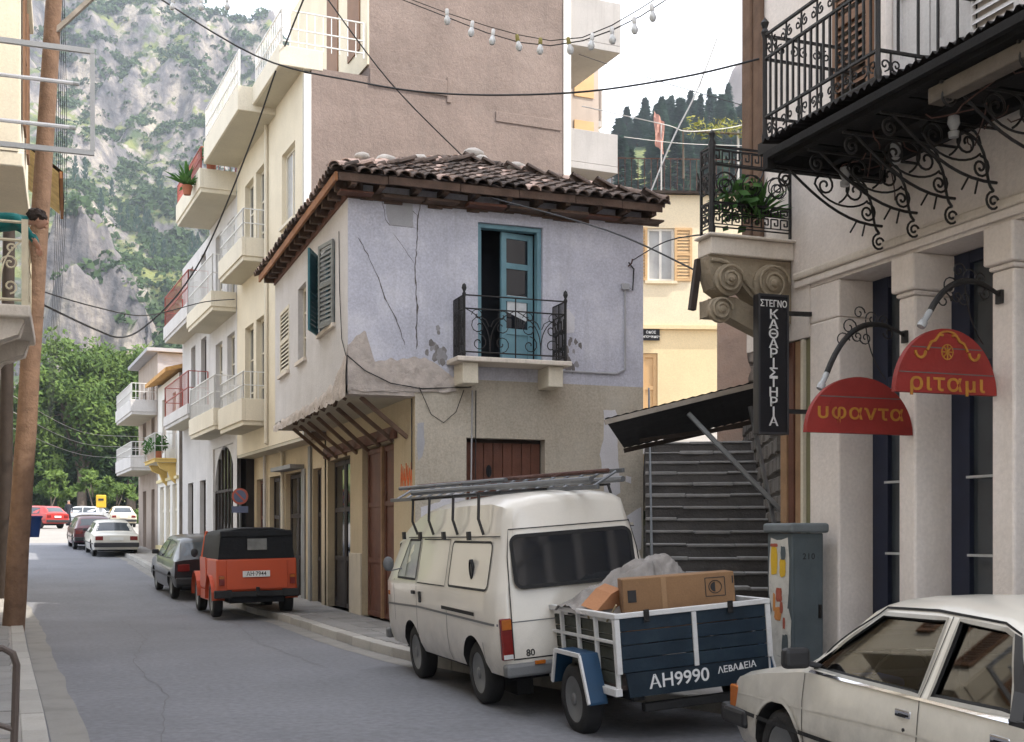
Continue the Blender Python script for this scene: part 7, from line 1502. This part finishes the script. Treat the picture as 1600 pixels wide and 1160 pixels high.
# woman leaning over the left balcony railing; local x points over the street, hips back at the door
J = dict(hip=(-.62, 0, .92), waist=(-.50, 0, 1.04), chest=(-.22, 0, 1.12), neck=(-.05, 0, 1.13), nk2=(.0, 0, 1.12), head=(.07, 0, 1.12), crown=(.10, 0, 1.17), shl=(-.16, -.17, 1.10), ell=(-.02, -.24, .92), wrl=(.08, -.12, .80), hdl=(.10, -.08, .74), shr=(-.16, .17, 1.10), elr=(.04, .24, .97), wrr=(.06, .05, .86), hdr=(.08, .0, .80),
         kl=(-.55, -.1, .48), fl=(-.68, -.1, .06), tl=(-.5, -.1, .03), kr=(-.55, .1, .48), fr=(-.68, .1, .06), tr=(-.5, .1, .03))
E = [('hip', 'waist'), ('waist', 'chest'), ('chest', 'neck'), ('neck', 'nk2'), ('nk2', 'head'), ('head', 'crown'), ('chest', 'shl'), ('shl', 'ell'), ('ell', 'wrl'), ('wrl', 'hdl'), ('chest', 'shr'), ('shr', 'elr'), ('elr', 'wrr'), ('wrr', 'hdr'), ('hip', 'kl'), ('kl', 'fl'), ('fl', 'tl'), ('hip', 'kr'), ('kr', 'fr'), ('fr', 'tr')]
Rr = dict(hip=.15, waist=.125, chest=.13, neck=.055, nk2=.05, head=(.085, .075), crown=.075, shl=.062, ell=.045, wrl=.030, hdl=.025, shr=.062, elr=.045, wrr=.030, hdr=.025, kl=.06, fl=.045, tl=.035, kr=.06, fr=.045, tr=.035)
wl_ = (-.43, 15.62, 4.22)
pw = person('person with dark curly hair in a teal top leaning over the left balcony railing', wl_, J, E, Rr, [teal_cloth, skin, dark_cloth], lambda c: 1 if (c.x > .0 and c.z > 1.02) or (c.x > .02 and c.z < .87) or (c.x > -.03 and c.z > 1.06 and abs(c.y) < .07) else (2 if c.z < .86 and c.x < -.3 else 0))
hd = V(wl_) + V((.075, 0, 1.14)); mb = MB(); mb.ball(hd + V((.022, 0, -.012)), .082, .070, .095, 14, 10); mb.ball(hd + V((.10, 0, -.02)), .022, .014, .026, 8, 6); mb.ball(hd + V((.085, 0, -.075)), .02, .03, .018, 8, 6); mb.ball(hd + V((.0, -.072, -.01)), .018, .01, .03, 8, 6); mb.build('face', skin, pw)
mb = MB(); mb.ball(hd + V((.092, -.028, .006)), .008, .010, .007, 8, 6); mb.ball(hd + V((.092, .028, .006)), .008, .010, .007, 8, 6); mb.build('eye', text_black, pw); mb = MB(); mb.ball(hd + V((.098, 0, -.066)), .006, .022, .006, 8, 6); mb.build('mouth', M('lips', (.35, .10, .08), .6), pw)
mb = MB(); mb.smooth = True; lump(mb, hd + V((-.015, 0, .045)), .105, .10, .085, 4, 24, 14, .35)
for k in range(26): a, e = random.uniform(0, 2 * pi), random.uniform(-.2, 1.4); mb.ball(hd + V((-.02 + .09 * cos(a) * cos(e), .09 * sin(a) * cos(e), .035 + .085 * sin(e))), .028, n=6, k=4)
mb.build('hair', hair, pw)
for wr, s in (((.08, -.12, .80), -1), ((.06, .05, .86), 1)):
    mb = MB(); b = V(wl_) + V(wr) + V((.015, .02 * s, -.06))
    for k in range(4): mb.tube([b + V((-.012 + .012 * k, .0, .01)), b + V((-.01 + .013 * k, .006, -.035)), b + V((-.012 + .013 * k, .014, -.062 + .006 * abs(k - 1)))], [.009, .008, .006], 6)
    mb.tube([b + V((-.02, -.015, .02)), b + V((-.03, -.02, -.005)), b + V((-.032, -.02, -.028))], [.010, .009, .007], 6); mb.build('fingers', skin, pw)
# man standing in the square
J = dict(hip=(0, 0, .92), waist=(0, 0, 1.08), chest=(0, 0, 1.32), neck=(0, 0, 1.47), head=(0, -.01, 1.60), crown=(0, 0, 1.68), shl=(-.19, 0, 1.40), ell=(-.25, .02, 1.12), wrl=(-.22, -.08, .88), hdl=(-.2, -.1, .80), shr=(.19, 0, 1.40), elr=(.25, .02, 1.12), wrr=(.22, -.08, .88), hdr=(.2, -.1, .80), kl=(-.10, -.01, .5), fl=(-.11, .02, .08), tl=(-.12, -.14, .04), kr=(.10, 0, .5), fr=(.12, .03, .08), tr=(.14, -.13, .04))
E = [('hip', 'waist'), ('waist', 'chest'), ('chest', 'neck'), ('neck', 'head'), ('head', 'crown'), ('chest', 'shl'), ('shl', 'ell'), ('ell', 'wrl'), ('wrl', 'hdl'), ('chest', 'shr'), ('shr', 'elr'), ('elr', 'wrr'), ('wrr', 'hdr'), ('hip', 'kl'), ('kl', 'fl'), ('fl', 'tl'), ('hip', 'kr'), ('kr', 'fr'), ('fr', 'tr')]
Rr = dict(hip=(.16, .12), waist=(.15, .11), chest=(.17, .12), neck=.06, head=.095, crown=.075, shl=.075, ell=.055, wrl=.038, hdl=.04, shr=.075, elr=.055, wrr=.038, hdr=.04, kl=.075, fl=.05, tl=.04, kr=.075, fr=.05, tr=.04)
pm = person('person in a dark suit standing in the sunny square before the silver car', (-.05, 93, gz(93)), J, E, Rr, [dark_cloth, skin], lambda c: 1 if c.z > 1.47 or (c.z < .88 and c.z > .74 and abs(c.x) > .15) else 0)
mb = MB(); mb.ball((-.05, 93.02, gz(93) + 1.67), .10, .10, .08, 10, 6); mb.build('hair', M('grey_hair', (.2, .18, .16), .9), pm)
# ------------------------------------------------------------------ trees, hills, mountain, haze
HAZE = 0.00034
CY, SY = cos(R(20)), sin(R(20))
def cdir(px): c = (px - 800) / 1900; return c
def wpos(lat, D): return (lat * CY + D * SY, -lat * SY + D * CY)     # rotated hill frame (lateral, depth) -> world
def fbm(x, y, o=5, s=0):
    v = 0; a = 1; 
    for i in range(o): v += a * noise.noise((x, y, s + i * 7.1)); x *= 2.03; y *= 2.03; a *= .5
    return v
def ridged(x, y, o=4, s=0):
    v = 0; a = 1
    for i in range(o): v += a * (1 - abs(noise.noise((x, y, s + i * 5.3))) * 2); x *= 2.1; y *= 2.1; a *= .5
    return v / 1.9
PROF = [(150, 3), (200, 12), (260, 32), (330, 62), (430, 117), (500, 160), (560, 225), (620, 290), (680, 300), (900, 300)]
def mz(lat, D):
    u = lat / D; px = 800 + 1900 * u
    top = 1.6 + (835 - (8 + .345 * (px - 280) + (14 * fbm(px / 40, 3, 4)))) * 620 / 1900
    top = max(60, top); k = top / 287; z = pl(PROF, D + 26 * fbm(lat / 70, D / 90, 3, 2)) * k
    z += 10 * fbm(lat / 45, D / 45, 5, 1) * min(1, D / 300)
    w_ = min(1, max(0, (D - 430) / 120))
    if w_ > 0: z += w_ * (20 * ridged(lat / 50, z / 70 + D / 160, 4, 9) - 10 + 9 * ridged(lat / 16, z / 40, 3, 4) - 4)
    # rock crag on the lower left
    cl = [(95, 82), (120, 85), (150, 80), (180, 71), (210, 63), (240, 54), (280, 45), (330, 33)]
    pxc = px + 14 * fbm(D / 20, lat / 20, 3, 6)
    if 40 < pxc < 340 and D > 230:
        ct = pl([(40, 55), (80, 78)] + cl, pxc) + 5 * fbm(lat / 9, D / 12, 4, 13) - 2; g = min(1, max(0, (D - 256 + 12 * fbm(lat / 14, D / 14, 5, 3)) / 48)); g = .5 * g + .5 * (math.floor(g * 5) + min(1, (g * 5 % 1) * 2.2)) / 5; h = ct * min(1, g) + (4 * ridged(lat / 9, D / 12, 5, 1) + 2.5 * fbm(lat / 3, D / 4, 3, 5)) * min(1, g)
        if D < 330: z = max(z, h)
        elif D < 380: z = max(z, h * (380 - D) / 50)
    return z
rock_n = M('limestone', (.24, .215, .20), .95, .1, .06, 1.0, .16, fine=0)
nt = rock_n.node_tree; nn, lk_ = nt.nodes, nt.links; bs = nn['Principled BSDF']
for x in nn:
    if x.type == 'BUMP': x.inputs['Distance'].default_value = 2.2; x.inputs['Strength'].default_value = .9
rmap = nn.new('ShaderNodeMapping'); rmap.inputs['Scale'].default_value = (1, 1, .35); rg_ = nn.new('ShaderNodeNewGeometry'); lk_.new(rg_.outputs['Position'], rmap.inputs[0])
rn_ = nn.new('ShaderNodeTexNoise'); rn_.inputs['Scale'].default_value = .07; rn_.inputs['Detail'].default_value = 10; rn_.inputs['Roughness'].default_value = .72; lk_.new(rmap.outputs[0], rn_.inputs['Vector'])
rr_ = nn.new('ShaderNodeValToRGB'); lk_.new(rn_.outputs[0], rr_.inputs[0]); el = rr_.color_ramp.elements
el[0].position = .36; el[0].color = (.035, .036, .042, 1); el[1].position = .62; el[1].color = (.30, .26, .215, 1); e3 = el.new(.48); e3.color = (.115, .105, .105, 1)
old = rr_.outputs[0]
geo = nn.new('ShaderNodeNewGeometry'); sp = nn.new('ShaderNodeSeparateXYZ'); lk_.new(geo.outputs['True Normal'], sp.inputs[0])
n1 = nn.new('ShaderNodeTexNoise'); n1.inputs['Scale'].default_value = .035; n1.inputs['Detail'].default_value = 8; n1.inputs['Roughness'].default_value = .65; lk_.new(geo.outputs['Position'], n1.inputs['Vector'])
ad = nn.new('ShaderNodeMath'); ad.operation = 'MULTIPLY_ADD'; ad.inputs[1].default_value = 1.7; lk_.new(n1.outputs[0], ad.inputs[0]); lk_.new(sp.outputs[2], ad.inputs[2])
mr = nn.new('ShaderNodeMapRange'); mr.inputs[1].default_value = 1.42; mr.inputs[2].default_value = 1.58; lk_.new(ad.outputs[0], mr.inputs[0])
n2 = nn.new('ShaderNodeTexNoise'); n2.inputs['Scale'].default_value = .09; n2.inputs['Detail'].default_value = 7; lk_.new(geo.outputs['Position'], n2.inputs['Vector'])
gm = nn.new('ShaderNodeMapRange'); gm.inputs[1].default_value = .42; gm.inputs[2].default_value = .6; lk_.new(n2.outputs[0], gm.inputs[0])
gx = nn.new('ShaderNodeMixRGB'); gx.inputs[1].default_value = (.035, .058, .018, 1); gx.inputs[2].default_value = (.14, .155, .045, 1); lk_.new(gm.outputs[0], gx.inputs[0])
fx = nn.new('ShaderNodeMixRGB'); lk_.new(mr.outputs[0], fx.inputs[0]); lk_.new(old, fx.inputs[1]); lk_.new(gx.outputs[0], fx.inputs[2]); lk_.new(fx.outputs[0], bs.inputs['Base Color'])
def terrain(name, zf, l0, l1, d0, d1, nl, nd, lw=1.0):
    rows = []
    for j in range(nd + 1):
        D = lerp(d0, d1, j / nd); row = []
        for i in range(nl + 1):
            lat = lerp(l0, l1, i / nl) * (lerp(.55, 1, j / nd) if lw else 1); x, y = wpos(lat, D); row.append((x, y, zf(lat, D)))
        rows.append(row)
    mb = MB(); mb.smooth = True; mb.grid(rows); return mb.build(name, rock_n, kind='structure', angle=75)
terrain('mountain', mz, -330, 150, 150, 760, 330, 300)
def hz(lat, D):
    u = lat / D; px = 800 + 1900 * u; f = min(1, max(0, (px - 850) / 110)); f = f * f * (3 - 2 * f)
    z = pl([(34, 4), (50, 8.5), (80, 16), (120, 29), (170, 47), (220, 70), (260, 82), (330, 88), (420, 80)], D) + 3 * fbm(lat / 30, D / 30, 4, 8)
    return z * f + (1 - f) * (gz(120) - 1.5)
terrain('hillside', hz, -10, 190, 36, 420, 90, 120)
def pkz(lat, D):
    d = sqrt((lat - 79) ** 2 + ((D - 414) * .8) ** 2); return 158 - 2.0 * max(0, d - 3.5) ** 1.35 + 5 * ridged(lat / 6, D / 6, 4, 3) - (60 if d > 40 else 0)
rows = []
for j in range(41): rows.append([(*wpos(79 - 40 + 2 * i, 374 + 2 * j), max(60, pkz(79 - 40 + 2 * i, 374 + 2 * j))) for i in range(41)])
mb = MB(); mb.smooth = True; mb.grid(rows); mb.build('rock_peak', M('peak_rock', (.24, .20, .185), .95, .2, .1, .6, 1, streak=.5), kind='structure')
# scrub scattered over the mountain
rs = random.Random(11); mb = MB(); cnt = 0
for k in range(26000):
    D = rs.uniform(200, 640); lat = rs.uniform(-.40, -.10) * D; px = 800 + 1900 * lat / D
    if not 60 < px < 560: continue
    z = mz(lat, D); zx = mz(lat + 2, D); zd = mz(lat, D + 3); slope = sqrt(((zx - z) / 2) ** 2 + ((zd - z) / 3) ** 2); dn = fbm(lat / 55, D / 55, 4, 20) + .25 * fbm(lat / 14, D / 14, 2, 31)
    if slope > 1.3 and rs.random() < .85: continue
    if 250 < D < 335 and 70 < px < 260 and rs.random() < .75: continue
    if dn < (-.10 if D < 470 else -.08) and rs.random() < .84: continue
    x, y = wpos(lat, D); r = rs.uniform(1.0, 2.6) * (1.5 if dn > .2 else 1); n = 15
    for i in range(n):
        d = V((rs.gauss(0, 1), rs.gauss(0, 1), abs(rs.gauss(0, .8)))).normalized(); p = V((x, y, z)) + d * r * .75; s = r * rs.uniform(.26, .5); u = V((rs.uniform(-1, 1), rs.uniform(-1, 1), rs.uniform(-1, 1))).normalized(); q = u.orthogonal().normalized()
        mb.add([p - u * s, p + q * s * .7, p + u * s, p - q * s * .7], [(0, 1, 2, 3)])
    cnt += 1
mb.build('scrub', scrub_mat, kind='stuff')
# conifers: cypresses on the slope, pines on the right-hand hill
def conifer(h, r, seed, n, spire):
    rnd = random.Random(seed); mb = MB()
    for i in range(n):
        t = rnd.random() ** .8; z = h * (.06 + .94 * t); rr = r * ((1 - t) ** (.55 if spire else 1.15) * (1 if spire else .86 + .14 * cos(t * 55)) + .03) * rnd.uniform(.5, 1.12); a = rnd.uniform(0, 2 * pi); p = V((rr * cos(a), rr * sin(a), z)); d = V((cos(a), sin(a), 1.6 if spire else -.35 + rnd.uniform(-.2, .4))).normalized(); q = d.cross(UZ).normalized(); s = h * rnd.uniform(.035, .07) * (1 if spire else .8)
        mb.add([p - d * s * 1.2, p + q * s * .5, p + d * s * 1.2, p - q * s * .5], [(0, 1, 2, 3)])
    return mb
def conifer_thing(name, label, cat, group, loc, h, r, seed, n, spire, mat):
    t = thing(name, label, cat, loc, group=group); b = conifer(h, r, seed, n, spire); b.v = [v + V(loc) for v in b.v]; b.build('foliage', mat, t); MB().tube([V(loc) - UZ * 1.5, V(loc) + UZ * h * .8], [h * .02, h * .006], 5).build('trunk', bark, t); return t
cyp = None
for px, yb, D in ((118, 335, 415), (133, 322, 425), (158, 352, 400), (188, 340, 405), (199, 330, 420), (226, 322, 425), (233, 330, 420), (240, 358, 395), (256, 360, 395), (272, 352, 400), (309, 332, 425), (214, 345, 405), (300, 352, 400), (314, 415, 360), (175, 300, 440), (290, 425, 350), (250, 300, 445), (330, 300, 440)):
    lat = cdir(px) * D; x, y = wpos(lat, D); z = mz(lat, D) - .5; sc = rs.uniform(.75, 1.2)
    if cyp is None: cyp = conifer_thing('cypress', 'slim dark cypress standing on the grassy mountain slope', 'cypress', 'cypresses on the mountain slope', (x, y, z), 10, 1.5, 5, 170, True, leaf_pine)
    else: dup(cyp, (x, y, z), (0, 0, rs.uniform(0, 6)), (sc * 1.05, sc * 1.05, sc * rs.uniform(.9, 1.2)))
pn = None
for k in range(46):
    px = 965 + (k * 41.7) % 235 + rs.uniform(-4, 4); D = (225 + (k % 4) * 14 + rs.uniform(-6, 6)) if k < 34 else rs.uniform(150, 200); lat = cdir(px) * D; x, y = wpos(lat, D); z = hz(lat, D) - .5
    top = pl([(960, 196), (985, 170), (1020, 160), (1045, 148), (1085, 145), (1110, 140), (1130, 140), (1160, 150), (1200, 150)], px) + rs.uniform(-6, 22) + (45 if k >= 34 else 0); h = max(7, 1.6 + (835 - top) * D / 1900 - z)
    if pn is None: pn = conifer_thing('pine_tree', 'dark blue-green conifer in the row on the right-hand hill', 'conifer', 'conifers on the right-hand hill', (x, y, z), 12, 2.5, 9, 900, False, leaf_pine); pn.scale = (1.25, 1.25, h / 12)
    else: dup(pn, (x, y, z), (0, 0, rs.uniform(0, 6)), (rs.uniform(1.0, 1.45),) * 2 + (h / 12 * rs.uniform(.85, 1.12),))
mb = MB()
for k in range(500):
    px = rs.uniform(970, 1230); D = rs.uniform(60, 170); lat = cdir(px) * D; x, y = wpos(lat, D)
    if fbm(lat / 20, D / 20, 3, 4) > -.1: leafball(mb, (x, y, hz(lat, D) + .4), rs.uniform(.6, 1.6), 14, .5, .8, rs)
mb.build('hill_scrub', scrub_mat, kind='stuff')
# broad-leaved trees at the back of the square
def tree(name, label, cat, loc, H, cw, seed, mat, nclump, nleaf, ls, trunk_r, base=.22, group=None, cd=None):
    rnd = random.Random(seed); t = thing(name, label, cat, loc, group=group); L = V(loc); tm_ = MB(); tm_.tube([L - UZ * .5, L + UZ * H * base, L + UZ * H * .6 + V((rnd.uniform(-.5, .5), 0, 0))], [trunk_r, trunk_r * .8, trunk_r * .35], 9); cm = MB(); cd = cd or cw
    for i in range(nclump):
        a, e = rnd.uniform(0, 2 * pi), rnd.uniform(-.75, 1.45); f = rnd.uniform(.45, 1.0); zc = H * (base + (1 - base) * .46)
        c = L + V((cw * .5 * f * cos(a) * cos(e), cd * .5 * f * sin(a) * cos(e), zc + (H * (1 - base) * .50) * f * sin(e))); r = rnd.uniform(.09, .17) * cw
        if i % 4 == 0: tm_.tube([L + UZ * H * rnd.uniform(base, .5), (L + UZ * zc).lerp(c, .5) + UZ * .3, c], [trunk_r * .35, trunk_r * .2, trunk_r * .06], 5)
        leafball(cm, c, r, nleaf, ls, .75, rnd)
    tm_.build('trunk', bark, t); cm.build('crown', mat, t); return t
tree('plane_tree', 'largest bright green plane tree at the back of the square, right of the pole', 'tree', (*wpos(cdir(128) * 111, 111), 2.3), 17.5, 13, 1, leaf_bright, 90, 190, .27, .5, cd=9)
tree('plane_tree', 'tall plane tree partly hidden by the houses of the far row', 'tree', (*wpos(cdir(205) * 113, 113), 2.3), 17.2, 11, 2, leaf_bright, 80, 190, .27, .5, cd=9)
tree('plane_tree', 'leafy tree showing left of the leaning pole', 'tree', (*wpos(cdir(38) * 112, 112), 2.3), 13.5, 9, 3, leaf_bright, 60, 170, .26, .4)
tree('dark_tree', 'dark shaded tree low in the middle behind the yellow box', 'tree', (*wpos(cdir(150) * 116, 116), 2.3), 12.0, 14, 4, leaf_dark, 70, 160, .3, .4, .1)
tree('dark_tree', 'dark bushy tree behind the red hatchback', 'tree', (*wpos(cdir(60) * 118, 118), 2.3), 10, 12, 5, leaf_dark, 60, 160, .3, .4, .1); tree('dark_tree', 'dark bushy tree at the right end of the square', 'tree', (*wpos(cdir(228) * 117, 117), 2.3), 11, 12, 6, leaf_dark, 60, 160, .3, .4, .1)
for l_, px, D, h, w_, sd_ in (('young feathery-leaved tree just left of the yellow box', 145, 96, 4.6, 3.0, 1), ('leafy sapling between the red and silver cars', 80, 100, 4.4, 3.4, 2), ('leafy sapling right of the yellow box', 182, 99, 3.8, 3.4, 3)): tree('young_tree', l_, 'tree', (*wpos(cdir(px) * D, D), gz(100)), h, w_, 20 + sd_, leaf_bright, 16, 50, .26, .09, .3)
mb = MB()
for k in range(60): x = lerp(2.8, 9, k / 60); leafball(mb, (x, 100.5 + rs.uniform(-.5, .5), 2.9), .8, 40, .2, .8, rs)
mb.build('hedge', leaf_bright, label='low clipped hedge at the back right of the square', cat='hedge')
mb = MB()
for k in range(160): x = rs.uniform(-22, 12); leafball(mb, (x, 122 + rs.uniform(-1, 3), rs.uniform(2.5, 6)), 1.6, 30, .5, .9, rs)
mb.build('undergrowth', leaf_dark, kind='stuff')
# ------------------------------------------------------------------ air
hm = bpy.data.materials.new('haze_air'); hm.use_nodes = True; hn, hl = hm.node_tree.nodes, hm.node_tree.links; hn.remove(hn['Principled BSDF']); pv = hn.new('ShaderNodeVolumePrincipled')
pv.inputs['Color'].default_value = (.80, .88, 1, 1); pv.inputs['Density'].default_value = HAZE; pv.inputs['Anisotropy'].default_value = .3; hl.new(pv.outputs[0], hn['Material Output'].inputs['Volume'])
mb = MB(); mb.box(-940, 940, -440, 1240, -3, 360); hzb = mb.build('haze', hm, kind='stuff')
